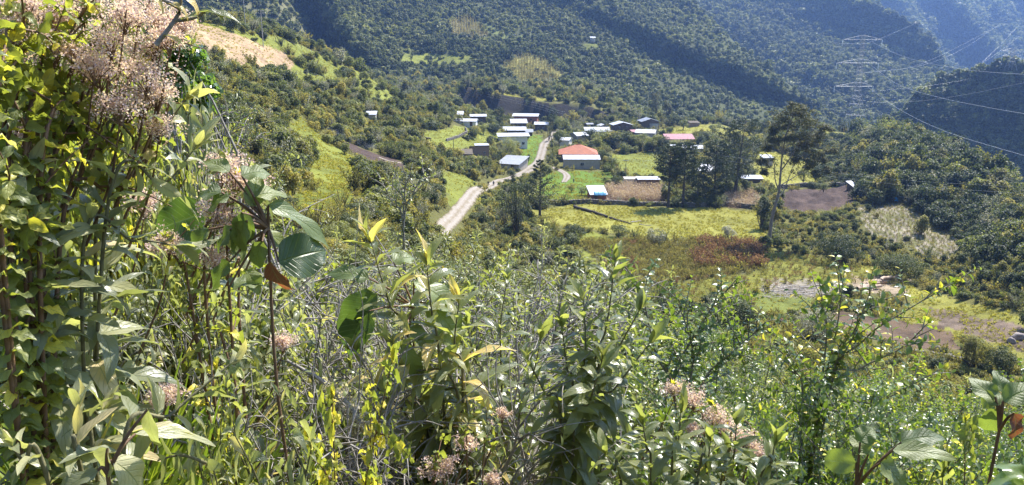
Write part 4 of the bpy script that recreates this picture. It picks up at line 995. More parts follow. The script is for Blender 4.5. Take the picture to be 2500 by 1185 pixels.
# ------------------------------------------------------------------ people and horse
def skinned(name, joints, edges, mats, parent=None, sub=1):
    me = bpy.data.meshes.new(name); me.from_pydata([j[0] for j in joints], edges, [])
    me.materials.append(mats); o = ob(name, me, parent)
    sk = o.modifiers.new('skin', 'SKIN'); sv = me.skin_vertices[0].data if me.skin_vertices else None
    if sv is None:
        lay = me.skin_vertices.new() if hasattr(me.skin_vertices, 'new') else None
        sv = me.skin_vertices[0].data
    for k, j in enumerate(joints): sv[k].radius = (j[1], j[2] if len(j) > 2 else j[1]); sv[k].use_root = (k == 0)
    sk.use_smooth_shade = True
    sb = o.modifiers.new('sub', 'SUBSURF'); sb.levels = sb.render_levels = sub
    return o
def person(label, px, py, rz, jacket='cloth_dk', trousers='cloth_bl', pose='walk', h=1.66, bag=False):
    c = G(px, py, 60); root = empty('person', c, rz); tag(root, label, 'person'); root.scale = (h / 1.7,) * 3
    st = .22 if pose == 'walk' else .05
    if pose == 'bend':
        pel = (0, 0, .92); ch = (0, -.38, 1.10); nk = (0, -.52, 1.10); hd = (0, -.66, 1.03); hz = .95
        la = [(-.2, -.42, 1.05), (-.2, -.5, .78), (-.14, -.55, .48)]; ra = [(.2, -.42, 1.05), (.2, -.52, .78), (.12, -.62, .5)]
    else:
        pel = (0, 0, .92); ch = (0, -.02, 1.28); nk = (0, -.02, 1.44); hd = (0, -.05, 1.58)
        la = [(-.2, 0, 1.38), (-.27, .08, 1.1), (-.26, -.03, .86)]; ra = [(.2, 0, 1.38), (.27, -.08, 1.1), (.25, -.2, .90)]
    ll = [(-.1, 0, .88), (-.11, -st * .7, .48), (-.11, -st * .8, .08), (-.11, -st * .8 - .13, .04)]
    rl = [(.1, 0, .88), (.11, st * .2, .48), (.11, st, .1), (.11, st - .1, .05)]
    J = [(pel, .13), (ch, .15), (nk, .055), (hd, .10), (tuple(np.array(hd) + [0, -.01, .08]), .085)] + [(la[0], .06), (la[1], .042), (la[2], .03), (tuple(np.array(la[2]) + [0, -.02, -.09]), .028)] + [(ra[0], .06), (ra[1], .042), (ra[2], .03), (tuple(np.array(ra[2]) + [0, -.02, -.09]), .028)] + [(ll[0], .085), (ll[1], .06), (ll[2], .04), (ll[3], .035)] + [(rl[0], .085), (rl[1], .06), (rl[2], .04), (rl[3], .035)]
    E = [(0, 1), (1, 2), (2, 3), (3, 4), (1, 5), (5, 6), (6, 7), (7, 8), (1, 9), (9, 10), (10, 11), (11, 12), (0, 13), (13, 14), (14, 15), (15, 16), (0, 17), (17, 18), (18, 19), (19, 20)]
    skinned('body', J, E, M['skin'], root)
    skinned('jacket', [(pel, .16), (ch, .185), (tuple(np.array(ch) * .3 + np.array(nk) * .7), .09), (la[0], .085), (la[1], .06), (la[2], .045), (ra[0], .085), (ra[1], .06), (ra[2], .045)], [(0, 1), (1, 2), (1, 3), (3, 4), (4, 5), (1, 6), (6, 7), (7, 8)], M[jacket], root)
    skinned('trousers', [(tuple(np.array(pel) - [0, 0, .02]), .145), (ll[0], .10), (ll[1], .08), (ll[2], .06), (rl[0], .10), (rl[1], .08), (rl[2], .06)], [(0, 1), (1, 2), (2, 3), (0, 4), (4, 5), (5, 6)], M[trousers], root)
    skinned('hair', [(tuple(np.array(hd) + [0, .03, .06]), .10), (tuple(np.array(hd) + [0, .04, 0]), .09)], [(0, 1)], M['cloth_dk'], root)
    KEEP.append((px - 12, py - 16, px + 12, py + 2, fdist(c)))
person('person in dark clothes walking on the road, left of the pair', 1192, 455, .3)
person('person in black jacket walking on the road, right of the pair', 1205, 455, -.2, h=1.72)
person('person in dark clothes striding alone across the green yard', 1400, 448, 1.4)
person('person in maroon top bending over the soil beside the garden patch', 1902, 796, 1.1, 'cloth_br', 'cloth_dk', 'bend', 1.75)
c = G(1046, 346, 60); hr = empty('horse', c, -1.3); tag(hr, 'dark bay horse standing on the grass left of the village', 'horse')
skinned('body', [((0, 0, 1.15), .30, .26), ((0, -.55, 1.2), .30, .25), ((0, .6, 1.2), .31, .27), ((0, -.95, 1.5), .17), ((0, -1.2, 1.78), .12), ((0, -1.42, 1.62), .09), ((0, -1.62, 1.45), .06)]
        + [((sx * .17, -.62, .85), .10) for sx in (-1, 1)] + [((sx * .17, -.62, .45), .06) for sx in (-1, 1)] + [((sx * .17, -.64, .05), .06) for sx in (-1, 1)]
        + [((sx * .18, .62, .85), .13) for sx in (-1, 1)] + [((sx * .18, .75, .5), .065) for sx in (-1, 1)] + [((sx * .18, .68, .05), .06) for sx in (-1, 1)] + [((0, .95, 1.15), .05), ((0, 1.05, .7), .07)],
        [(0, 1), (0, 2), (1, 3), (3, 4), (4, 5), (5, 6), (1, 7), (1, 8), (7, 9), (8, 10), (9, 11), (10, 12), (2, 13), (2, 14), (13, 15), (14, 16), (15, 17), (16, 18), (2, 19), (19, 20)], M['horse'], hr)
KEEP.append((1030, 325, 1065, 350, fdist(c)))
# ------------------------------------------------------------------ pylons and cables
def pylon(label, px, yb, yt, arms, basew=7.5, lod=1, dist=None, z0=None):
    c = G(px, yb, 60) if dist is None else Vector([float(q) for q in W(px, yb, dist)])
    fd = fdist(c); k = fd / F; h = (yb - yt) * k
    root = empty('transmission_pylon', c); tag(root, label, 'pylon')
    def hw(z):
        t = z / h; return (basew / 2) * (1 - t / .42) + 1.15 * t / .42 if t < .42 else 1.15 - .5 * (t - .42) / .58
    corners = [(-1, -1), (1, -1), (1, 1), (-1, 1)]
    for sx, sy in corners:
        zs = np.linspace(-1.5, h, 12); MB().tube([(sx * hw(max(z, 0)), sy * hw(max(z, 0)), z) for z in zs], .10 * lod, 4).build('leg', M['steel'], root)
    br = MB(); z = 0
    while z < h - 1:
        z2 = min(z + max(2 * hw(z) * .8, 1.8), h); a, b = hw(z), hw(z2)
        for q in range(4):
            p, p2 = corners[q], corners[(q + 1) % 4]
            br.tube([(p[0] * a, p[1] * a, z), (p2[0] * b, p2[1] * b, z2)], .04 * lod, 4); br.tube([(p2[0] * a, p2[1] * a, z), (p[0] * b, p[1] * b, z2)], .04 * lod, 4)
            br.tube([(p[0] * b, p[1] * b, z2), (p2[0] * b, p2[1] * b, z2)], .04 * lod, 4)
        z = z2
    br.build('bracing', M['steel'], root)
    for (ya, xl, xr) in arms:
        za = (yb - ya) * k
        for xe in (xl, xr):
            X = (xe - px) * k; s = 1 if X > 0 else -1; wv = hw(za)
            am = MB(); tip = (X, 0, za)
            for sy in (-1, 1):
                am.tube([(s * wv, sy * wv, za), tip], .055 * lod, 4); am.tube([(s * wv, sy * wv, za + 1.9), tip], .055 * lod, 4)
                for t in (.25, .5, .75): am.tube([(s * wv + (X - s * wv) * t, sy * wv * (1 - t), za), (s * wv + (X - s * wv) * (t - .2), sy * wv * (1 - t + .2), za + 1.9 * (1 - t + .2))], .035 * lod, 4)
            ao = am.build('crossarm', M['steel'], root)
            MB().tube([tip, (X, 0, za - 2.7)], .14 * lod, 5).build('insulator', M['insul'], ao)
    return c, k
PYL, kP = pylon('tall lattice pylon on the right edge of the plateau carrying the cables', 2084, 318, 92, [(104, 2036, 2130), (158, 2027, 2127), (213, 2027, 2120)], basew=9, dist=418)
FAR, kF = pylon('small distant pylon on the ridge of the dark hill at the right', 2467, 166, 118, [(126, 2440, 2492), (138, 2442, 2490)], 5, 1.1, dist=625)
def cable(label, pts, r=.038, n_=40):
    """pts: (px, py, distance); a hanging line through the points"""
    P = W(np.array([p[0] for p in pts]), np.array([p[1] for p in pts]), np.array([p[2] for p in pts]))
    Q = spline(P, n_); o = MB().tube(Q, r, 4).build('power_cable', M['wire'], smooth=True); tag(o, label, 'cable', 'cables strung from the big pylon'); return o
dP = PYL.xy.length
cable('top right cable from the big pylon, sagging to the right edge of the picture', [(2130, 104, dP), (2210, 140, dP * .86), (2340, 168, dP * .7), (2500, 182, dP * .55), (2640, 184, dP * .45)])
cable('middle right cable from the big pylon, crossing the dark hill', [(2127, 160, dP), (2190, 205, dP * .86), (2300, 240, dP * .7), (2500, 278, dP * .55), (2640, 296, dP * .45)])
cable('lowest right cable from the big pylon, falling across the dark hill', [(2120, 214, dP), (2190, 264, dP * .84), (2300, 318, dP * .68), (2500, 380, dP * .52), (2640, 412, dP * .42)])
cable('top left cable of the big pylon rising to the upper right', [(2036, 105, dP), (2080, 107, dP * 1.05), (2140, 98, dP * 1.2), (2280, 38, dP * 1.8)])
cable('middle left cable of the big pylon swinging across to the far ridge', [(2027, 158, dP), (2070, 174, dP * 1.04), (2150, 174, dP * 1.2), (2260, 152, dP * 1.35), (2445, 60, dP * 1.7)])
cable('lowest left cable of the big pylon, drooping in front of the dark hill', [(2027, 214, dP), (2090, 242, dP), (2180, 251, dP * 1.0), (2330, 236, dP * 1.0), (2560, 190, dP * 1.0)])
for k, q in enumerate([[(2210, 252, 640), (2300, 215, 660), (2400, 150, 690), (2490, 60, 760)], [(2270, 210, 660), (2340, 190, 680), (2420, 140, 720), (2490, 88, 760)], [(2150, 222, 600), (2300, 205, 640), (2400, 180, 660), (2484, 115, 690)],
                       [(2100, 180, 560), (2250, 160, 640), (2350, 120, 700), (2440, 60, 800)], [(2330, 192, 700), (2390, 160, 760), (2432, 118, 800)]]):
    cable('fine distant cable running up to the ridge at the upper right', q, .04)['group'] = 'fine distant cables'
for k, (y0, y1) in enumerate(((430, 462), (441, 478))):
    cable(['upper', 'lower'][k] + ' faint cable crossing the wooded edge at the right', [(1700, y0 - 60, 230), (2100, y0, 200), (2560, y1, 180)], .012)
for k in range(3):
    cable(['upper', 'middle', 'lowest'][k] + ' thin village wire in front of the shaded bank', [(1190, 226 + 5 * k, 420), (1300, 250 + 6 * k, 400), (1375, 274 + 5 * k, 370)], .022)
cable('thin wire over the orchard from the road to the cypresses', [(1346, 334, 335), (1450, 420, 300), (1527, 391, 268), (1700, 398, 240), (1880, 352, 230), (2050, 340, 220)], .022)
# ------------------------------------------------------------------ middle-distance plants
QT = [(np.array([[0, 0, 0], [-.36, .5, .10], [0, 1, -.12], [.36, .5, .10]], float), np.array([[0, 3, 2, 1]]), np.array([[0, 0], [-1, .5], [0, 1], [1, .5]], float)),
      (np.array([[0, 0, 0], [-.42, .45, -.08], [.05, .9, -.2], [.4, .55, .05]], float), np.array([[0, 3, 2, 1]]), np.array([[0, 0], [-1, .5], [0, 1], [1, .5]], float))]
def rnd_dirs(r, n_, up=0.0):
    v = r.normal(size=(n_, 3)); v[:, 2] += up; return v / np.linalg.norm(v, axis=1)[:, None]
def crown(mb, r, centre, R, nblob, nleaf, ls, blobr=.42, up=.5, flat=1.0, low=-.2):
    """leaf clumps spread through an uneven crown volume"""
    c = rnd_dirs(r, nblob, .25) * (r.uniform(.35, 1, nblob) ** .6)[:, None] * (1 - blobr * .7); c[:, 2] = np.maximum(c[:, 2], low)
    br = r.uniform(.6, 1.25, nblob) * blobr
    blr = r.uniform(.1, .85, nblob)
    k = r.integers(0, nblob, nleaf); dn = rnd_dirs(r, nleaf, up)
    P = c[k] + dn * br[k][:, None] * r.uniform(.55, 1.08, nleaf)[:, None] ** .7
    P = P * np.array(R) + np.array(centre)
    N_ = dn + r.normal(0, .5, (nleaf, 3)) + [0, 0, .45]; D = np.cross(N_, r.normal(size=(nleaf, 3))) + dn * .35
    lr = np.clip(blr[k] * .55 + r.uniform(0, .5, nleaf), 0, 1)
    put_leaves(mb, QT, frames(D, N_), P, r.uniform(.7, 1.3, nleaf) * ls, lr, r)
    return c * np.array(R) + np.array(centre)
def limbs(mb, r, base, tops, r0, m=6, sway=.12, k=5):
    base = np.array(base, float)
    for t in tops:
        t = np.array(t); mid = base * .5 + t * .5 + r.normal(0, sway, 3) * np.linalg.norm(t - base); mid[2] -= .08 * np.linalg.norm(t - base)
        mb.tube(spline([base, mid, t], m), np.linspace(r0, r0 * .2, m), k)
def shrub_mesh(name, seed, m, nleaf=900, ls=.16, nblob=12, R=(1, 1, .8), tall=.8, blobr=.42):
    r = np.random.default_rng(seed); mb = MB(); c = crown(mb, r, (0, 0, R[2] * .75), R, nblob, nleaf, ls, blobr=blobr)
    tb = MB(); limbs(tb, r, (0, 0, -.3), c[:5], .05)
    n1 = sum(len(f) for v in mb.f.values() for f in v)
    mb.add(np.concatenate(tb.v), np.concatenate(tb.f[4]))
    me = mesh_np(name, np.concatenate(mb.v), [np.concatenate(x) for x in mb.f.values()], [M[m], M['bark']], luv=np.concatenate(mb.uv))
    mi = np.zeros(len(me.polygons), np.int32); mi[n1:] = 1; me.polygons.foreach_set('material_index', mi)
    return me
MIDS = [shrub_mesh('shrub', 100 + k, ['shrub', 'shrub', 'shrub_gold', 'shrub', 'shrub_dark', 'shrub', 'shrub_gold', 'shrub_dark'][k], 1500, .15, [16, 10, 20, 14, 12, 24, 9, 16][k], [(1, 1, .8), (1, .9, 1.1), (1.1, 1.1, .65), (1, 1, .9), (1, 1, 1), (1.1, 1, .7), (.8, .8, 1.2), (1, 1, .8)][k], blobr=[.38, .45, .33, .4, .42, .3, .45, .36][k]) for k in range(8)]
FARS = [shrub_mesh('forest_tree', 200 + k, ['forest', 'forest', 'shrub', 'forest', 'shrub_dark', 'forest'][k], 170, .42, [7, 9, 6, 10, 8, 5][k], [(1, 1, .9), (1, 1, 1.1), (1.1, 1.1, .7), (.9, .9, 1.2), (1, 1, 1), (1.2, 1.2, .8)][k], blobr=.5) for k in range(6)]
SCRUB = [shrub_mesh('scrub', 230 + k, 'shrub', 110, .30, 6, (1, 1, .6)) for k in range(3)]
def leggy_mesh(name, seed, m, ns=16, ls=.12):
    r = np.random.default_rng(seed); mb = MB(); tb = MB()
    for i in range(ns):
        a = r.uniform(0, 6.28); q = r.uniform(.2, .95); e = np.array([math.cos(a) * q, math.sin(a) * q, r.uniform(.8, 1.75)]); p = spline([(0, 0, -.3), e * [.45, .45, .5], e], 7); tb.tube(p, np.linspace(.03, .008, 7), 4)
        P, D, Nn, t = along(p, .3, .022, r, 20, 70); P = P + r.normal(0, .075, P.shape); put_leaves(mb, QT, frames(D, Nn), P, r.uniform(.6, 1.3, len(P)) * ls, np.clip(r.uniform(0, .7, len(P)) + .3 * (i % 3) / 2, 0, 1), r)
    n1 = sum(len(f) for v in mb.f.values() for f in v); mb.add(np.concatenate(tb.v), np.concatenate(tb.f[4]))
    me = mesh_np(name, np.concatenate(mb.v), [np.concatenate(x) for x in mb.f.values()], [M[m], M['bark']], luv=np.concatenate(mb.uv)); mi = np.zeros(len(me.polygons), np.int32); mi[n1:] = 1; me.polygons.foreach_set('material_index', mi); return me
MIDS += [leggy_mesh('shrub', 150 + k, m) for k, m in enumerate(('shrub', 'shrub_gold', 'shrub', 'shrub_grey'))]
NEARS = [shrub_mesh('shrub', 170 + k, m, 5200, .07, 18, (1, 1, .85), blobr=.38) for k, m in enumerate(('shrub', 'shrub_gold', 'shrub', 'shrub_dark'))] + [leggy_mesh('shrub', 180 + k, m, 26, .075) for k, m in enumerate(('shrub', 'shrub_gold'))]
MIDS += NEARS
cM = proto_coll('shrub_kinds', MIDS); cF = proto_coll('forest_kinds', FARS)
def forest(mt, name, label, spacing, size, seed, keep=None, fc=None, jit=.5):
    px, py, P = mt.sample(spacing, seed, keep, jit); r = np.random.default_rng(seed)
    s = size * np.where(r.random(len(px)) < .06, 1.7, 1) * r.uniform(.5, 1.35, len(px)) * (1 + .5 * fbm(px / 60, py / 40, seed))
    P = P + np.array([0, 0, -.15]) * s[:, None]
    gap = fbm(px / 22, py / 13, seed + 5) > -.24; px, py, P, s = px[gap], py[gap], P[gap], s[gap]
    pt_ = fbm(px / 110, py / 45, seed + 9); ix = np.where(pt_ > .04, r.choice([2, 0, 3, 2], len(px)), np.where(pt_ < -.08, r.choice([4, 1, 4, 5], len(px)), r.choice([0, 1, 3, 5], len(px))))
    return scatter(name, P, s, fc or cF, 6, label, 'forest', idx=ix, seed=seed), len(px)
def keepA(px, py):
    k = np.ones(len(px), bool); r = np.random.default_rng(3)
    for poly, d in ((FA1, .97), (FA2, .9), (FA3, .65), (FA4, .8), (FA5, .75), (FA6, .9), (SCR, .55)):
        k &= ~(inp(px + 10 * fbm(px / 20, py / 20, 3), py + 6 * fbm(px / 20, py / 20, 4), poly) & (r.random(len(px)) < d))
    return k & (py < np.where(px > 1500, 400, 270))
n1 = forest(MA, 'forest', 'dense green forest covering the wooded slope behind the village', 3.1, 2.15, 11, keepA)[1]
n2 = forest(MC, 'forest', 'hazy forest on the second spur above the pylon', 4.9, 3.4, 12, lambda px, py: py < 400)[1]
n3 = forest(MDm, 'forest', 'pale blue forest on the farthest slopes at the upper right', 8.5, 6.2, 13, lambda px, py: (py < 320))[1]
n4 = forest(MN, 'forest', 'shaded forest on the dark near hill at the right', 4.2, 3.0, 14, lambda px, py: py < 740)[1]
print('forest counts', n1, n2, n3, n4)
# maize on the two slope clearings
def maize_mesh(name, seed, m='maize', h=2.1, nl=9):
    r = np.random.default_rng(seed); mb = MB(); p = spline([(0, 0, 0), (r.normal(0, .08), r.normal(0, .08), h * .6), (r.normal(0, .2), r.normal(0, .2), h)], 6); mb.tube(p, np.linspace(.03, .012, 6), 4)
    T = leaf_t('lance', 5, 1, .09, 1.1, .3); P, D, Nn, t = along(p, .2, h * .8 / nl, r, 25, 70); put_leaves(mb, T, frames(D, Nn), P, r.uniform(.45, .8, len(P)) * h / 2.1, r.random(len(P)), r)
    return mb.mesh(name, M[m])
cMz = proto_coll('maize_kinds', [maize_mesh('maize', 300 + k) for k in range(3)])
cGz = proto_coll('green_maize_kinds', [maize_mesh('maize', 310 + k, 'weed_ol', 2.4, 10) for k in range(3)])
def region_pts(name, cell, seed, jit=.5, rows=None):
    P = dict((a, b) for a, b, c in REGW)[name]; r = np.random.default_rng(seed)
    x = np.arange(P[:, 0].min(), P[:, 0].max(), cell); y = np.arange(P[:, 1].min(), P[:, 1].max(), cell if rows is None else rows)
    X, Y = np.meshgrid(x, y); X = X + r.uniform(-jit, jit, X.shape) * cell; Y = Y + r.uniform(-jit, jit, Y.shape) * cell
    X = X.ravel(); Y = Y.ravel(); k = inpoly(X + fbm(X / 3, Y / 3, 31) * 3.2, Y + fbm(X / 3, Y / 3, 41) * 6, P)
    for (fx, fy, fr) in FOOT: k &= (X - fx) ** 2 + (Y - fy) ** 2 > fr * fr
    k &= ~near_road(X, Y, 2.4)
    X, Y = X[k], Y[k]; return np.stack([X, Y, H(X, Y)], -1)
def sc_(n_, a, b, seed): return np.random.default_rng(seed).uniform(a, b, n_)
P = region_pts('maize_a', .62, 1); P[:, 2] -= .05; scatter('maize', P, sc_(len(P), .75, 1.15, 1), cMz, 3, 'dry reddish-brown maize field beside the small brick shed', 'maize')
P = region_pts('maize_b', .62, 2); scatter('maize', P, sc_(len(P), .6, 1.0, 2), cMz, 3, 'smaller dry maize plot between the cypress clump and the tall leaning tree', 'maize')
r = np.random.default_rng(8)
for poly, lab in ((FA1, 'yellowing maize rows on the rounded clearing of the wooded slope'), (FA2, 'dry maize plot high on the wooded slope')):
    a = np.array(poly); px = r.uniform(a[:, 0].min(), a[:, 0].max(), 1500); py = r.uniform(a[:, 1].min(), a[:, 1].max(), 1500); px = np.round(px / 7) * 7 + r.normal(0, .8, 1500)
    k = inp(px, py, poly); Pm = MA.pt(px[k], py[k]); scatter('maize', Pm, sc_(k.sum(), 1.0, 1.6, 4), cGz, 3, lab, 'maize')
def weed_mesh(name, seed, m, h=1.2, n_=9, w=.05):
    r = np.random.default_rng(seed); mb = MB()
    for k in range(n_):
        b = r.normal(0, .22, 3); b[2] = 0; p = spline([b, b * 1.5 + [0, 0, h * .6], b * 2 + r.normal(0, .12, 3) + [0, 0, h * r.uniform(.7, 1.1)]], 5); mb.tube(p, np.linspace(.02, .012, 5), 4, r.random())
        P, D, Nn, t = along(p, .25, .09, r, 15, 50); put_leaves(mb, QT, frames(D, Nn), P, r.uniform(.12, .26, len(P)), r.random(len(P)), r)
    return mb.mesh(name, M[m])
cW = proto_coll('weed_kinds', [weed_mesh('weed', 320, 'weed_red'), weed_mesh('weed', 321, 'weed_ol'), weed_mesh('weed', 322, 'weed_ol', 1.0), weed_mesh('weed', 323, 'shrub_gold', .9)])
P = region_pts('weeds', .95, 3); px_, py_ = proj(P[:, 0], P[:, 1], P[:, 2]); r = np.random.default_rng(9)
red = (px_ > 1690 + 60 * fbm(px_ / 20, py_ / 10, 4)) & (py_ < 655); ii_ = np.where(red & (r.random(len(P)) < .72), 0, np.where((px_ < 1560) & (py_ > 620) | (r.random(len(P)) < .10), 0, r.integers(1, 4, len(P))))
ii_ = np.where(~red & (fbm(px_ / 40, py_ / 16, 66) < .08), r.integers(1, 4, len(P)), ii_)
scatter('weeds', P, sc_(len(P), .6, 1.3, 3) * np.where(red, 1.35, 1), cW, 4, 'tall red-brown and olive weeds in front of the yellow pasture', 'weeds', idx=ii_)
P = region_pts('patch_low', 1.5, 5); scatter('weeds', P, sc_(len(P), .35, .9, 5), cW, 4, 'patchy weeds below the leaning tree', 'weeds', idx=np.random.default_rng(4).choice([1, 2, 3, 3, 0], len(P)))
P = region_pts('furrows', 1.0, 6); scatter('weeds', P, sc_(len(P), .25, .6, 6), cW, 4, 'green weeds in the furrows of the pale plot', 'weeds', idx=np.random.default_rng(14).choice([1, 2, 3], len(P)))
# pasture tufts
def tuft_mesh(name, seed, m='tuft', n_=14, h=.35, w=.05):
    r = np.random.default_rng(seed); T = leaf_t('lance', 4, 1, .07, .7, .2); mb = MB(); a = r.uniform(0, 6.28, n_); ti = r.uniform(.1, .9, n_)
    D = np.stack([np.cos(a) * ti, np.sin(a) * ti, np.ones(n_)], -1); put_leaves(mb, T, frames(D, rnd_dirs(r, n_, .2)), r.normal(0, .1, (n_, 3)) * [1, 1, 0], r.uniform(.6, 1.2, n_) * h, r.random(n_), r)
    return mb.mesh(name, M[m])
cT = proto_coll('tuft_kinds', [tuft_mesh('tuft', 330 + k, h=.42) for k in range(3)])
GR = ['field', 'field_low', 'left_strip', 'left_strip_low', 'crest', 'yard_left', 'bright_field', 'far_field', 'right_field', 'road_verge', 'yard_green', 'verge_left', 'strip_right', 'garden_right', 'patch_low', 'terrace_top']
Pt = []
for k, g in enumerate(GR):
    p = region_pts(g, .85 if g in ('field', 'left_strip', 'strip_right', 'yard_green', 'left_strip_low') else 1.4, 40 + k); n_ = fbm(p[:, 0] / 2.2, p[:, 1] / 3.5, 71, 3); Pt.append(p[n_ > -.06])
Pt = np.concatenate(Pt); print('tufts', len(Pt))
scatter('grass', Pt, np.stack([sc_(len(Pt), .7, 2.2, 6)] * 2 + [sc_(len(Pt), .5, 1.25, 7)], -1), cT, 3, 'tufty yellow-green grass of the meadows and pastures', 'grass')

# ---- specimen trees
TREES = []
def treething(label, c, trunk, crown_, tm, cm, name='tree', cat='tree', group=None, sc=1, rz=0):
    root = empty(name, c, rz); root.scale = (sc,) * 3 if not hasattr(sc, '__len__') else sc
    tag(root, label, cat, group); ob('trunk', trunk if isinstance(trunk, bpy.types.Mesh) else trunk.mesh('trunk', M[tm], True), root); ob('crown', crown_ if isinstance(crown_, bpy.types.Mesh) else crown_.mesh('crown', M[cm]), root); return root
def lx(px, py, c):   # picture offset -> metres in the tree's own upright plane
    k = fdist(c) / F; bx, by = proj(np.array(c[0]), np.array(c[1]), np.array(c[2])); return (px - float(bx)) * k, (float(by) - py) * k * 1.03
# tall leaning thin-crowned tree
r = np.random.default_rng(42)
c = G(1878, 592, 60); q = lambda px, py, y=0: np.array([lx(px, py, c)[0], y, lx(px, py, c)[1]])
tb = MB(); tips = []
def br(pts, r0, r1, m=10):
    p = spline(pts, m); tb.tube(p, np.linspace(r0, r1, m), 7); return p
br([q(1878, 597), q(1879, 540), q(1886, 500), q(1892, 470)], .42, .30)
main = [([(1892, 470), (1893, 420), (1894, 370), (1906, 310), (1925, 285)], [0, .3, .2, .5, .8], .28), ([(1892, 470), (1878, 440), (1872, 405), (1856, 385), (1840, 372)], [0, -.5, -1, -1.5, -2], .15),
        ([(1890, 485), (1905, 470), (1918, 440), (1930, 410), (1960, 380)], [0, .6, 1.5, 2, 2.5], .16), ([(1893, 420), (1910, 390), (1930, 350), (1950, 330), (1965, 305)], [0, -.6, -1, -1.5, -2], .16),
        ([(1894, 455), (1925, 440), (1950, 425), (1985, 395)], [0, 1, 1.5, 2], .12), ([(1894, 380), (1880, 350), (1868, 320), (1872, 290)], [0, .5, 1, 1.5], .12), ([(1876, 425), (1850, 425), (1838, 405)], [0, -.7, -1.5], .08),
        ([(1893, 400), (1886, 360), (1895, 320), (1900, 280)], [0, -1, -1.6, -2], .12), ([(1930, 350), (1950, 375), (1975, 368)], [0, .7, 1], .08), ([(1906, 330), (1935, 320), (1958, 290)], [0, 1, 2], .1)]
cb = MB(); cl = []
for pts, ys, r0 in main:
    p = br([q(a, b, y) for (a, b), y in zip(pts, ys)], r0, .04, 12)
    for f in (.35, .5, .62, .74, .85, .95):
        b = p[int(f * 11)]; n_ = 2
        for _ in range(n_):
            t = b + rnd_dirs(r, 1, .8)[0] * r.uniform(1.0, 2.8); 
            tb.tube(spline([b, (b + t) / 2 + r.normal(0, .15, 3), t], 5), np.linspace(.045, .012, 5), 4); cl.append(t)
cl = np.array(cl); hz = q(0, 470)[2]
wts = [(q(1925, 400), 1.6), (q(1965, 415), 1.7), (q(1850, 425), 1.0), (q(1900, 345), 2.0), (q(1862, 335), 1.7), (q(1990, 325), 1.7), (q(2005, 375), 1.5), (q(1845, 400), 1.2), (q(1975, 430), 1.6), (q(1950, 365), 2.4), (q(1985, 350), 2.2), (q(1890, 300), 2.2), (q(1935, 372), 2.2), (q(2000, 420), 1.3), (q(1915, 325), 2.6), (q(1855, 372), 1.5), (q(1925, 300), 2.8), (q(1905, 290), 2.5), (q(1945, 315), 2.6), (q(1880, 320), 2.3), (q(1960, 345), 2.5), (q(1930, 340), 2.6), (q(1975, 385), 2.0), (q(1870, 350), 1.8), (q(1940, 285), 2.2), (q(1912, 275), 1.9), (q(1990, 400), 1.5), (q(1955, 400), 1.6)]
for ctr, R in wts: crown(cb, r, ctr + [0, r.uniform(-1.5, 1.5), 0], (R * 1.15, R * 1.3, R * .75), 9, 850, .28, blobr=.4)
for t in cl:
    if t[2] > q(0, 430)[2] or r.random() < .25: crown(cb, r, t, (.8, .8, .5), 3, 40, .24)
treething('tall leaning tree with bare forked trunk and thin windblown crown before the right meadow', c, tb, cb, 'palebark', 'euc', 'eucalyptus_tree')
KEEPT = [(1868, 430, 1912, 600, fdist(c))]
# cypresses
def cypress(label, px, yb, yt, half, bare=.35, seed=0, lean=0, m='conif', name='cypress_tree', nl=6500, flatb=True, ls=.34):
    r = np.random.default_rng(seed); c = G(px, yb, 60); k = fdist(c) / F; h = (yb - yt) * k; R = half * k
    tb = MB(); tb.tube(spline([(0, 0, -.4), (lean * .3 * h, 0, h * .4), (lean * h * .8, 0, h * .97)], 10), np.linspace(.035 * h * .75, .04, 10), 8)
    cb = MB(); n_ = int(26 + h); P_ = []
    for i in range(n_):
        f = bare + (1 - bare) * (i / n_) ** .9; a = i * 2.4 + r.uniform(-.4, .4)
        prof = math.sin(PI * min(1, (1 - (f - bare) / (1 - bare)) * .62 + .12)) if flatb else (1 - (f - bare) / (1 - bare)) ** .8 + .08
        L = R * prof * r.uniform(.7, 1.15); b = np.array([lean * f * f * h, 0, f * h - .15 * L])
        e = b + np.array([math.cos(a) * L, math.sin(a) * L, L * r.uniform(.2, .5)]); e[2] = min(e[2], h * .98 - .3 * L * .2); mid = (b + e) / 2 + [0, 0, -.08 * L]
        p = spline([b, mid, e], 7); tb.tube(p, np.linspace(.07, .015, 7), 4)
        m_ = int(nl / n_); t = r.uniform(.25, 1, m_) ** .8; pos = np.stack([np.interp(t, np.linspace(0, 1, 7), p[:, j]) for j in range(3)], -1)
        off = r.normal(0, 1, (m_, 3)) * np.array([.30, .30, .14]) * (L * .38); pos = pos + off
        D = (e - b) / (L + 1e-6) * .8 + r.normal(0, .5, (m_, 3)) + [0, 0, .25]
        put_leaves(cb, QT, frames(D, rnd_dirs(r, m_, .9)), pos, r.uniform(.7, 1.4, m_) * ls, np.clip(r.uniform(.0, .6, m_) + .35 * t, 0, 1), r)
    return treething(label, c, tb, cb, 'bark', m, name, group=None)
cypress('left tree of the slim pair of dark cypresses with bare trunks at the pasture edge', 1631, 507, 352, 42, .42, 1)
cypress('right tree of the slim pair of dark cypresses with bare trunks at the pasture edge', 1667, 505, 346, 42, .40, 2)
cypress('broad dark cypress with crown almost to the ground, centre of the big clump', 1742, 498, 342, 48, .18, 3, nl=9000)
cypress('tall dark cypress leaning right at the right side of the big clump', 1793, 478, 288, 62, .22, 4, .10, nl=8000)
cypress('dark cypress behind the middle of the big clump', 1772, 470, 310, 46, .15, 6, nl=4500)
cypress('conical dark conifer with straight bare trunk beside the road bend', 1318, 531, 388, 46, .22, 5, flatb=False, nl=3600)
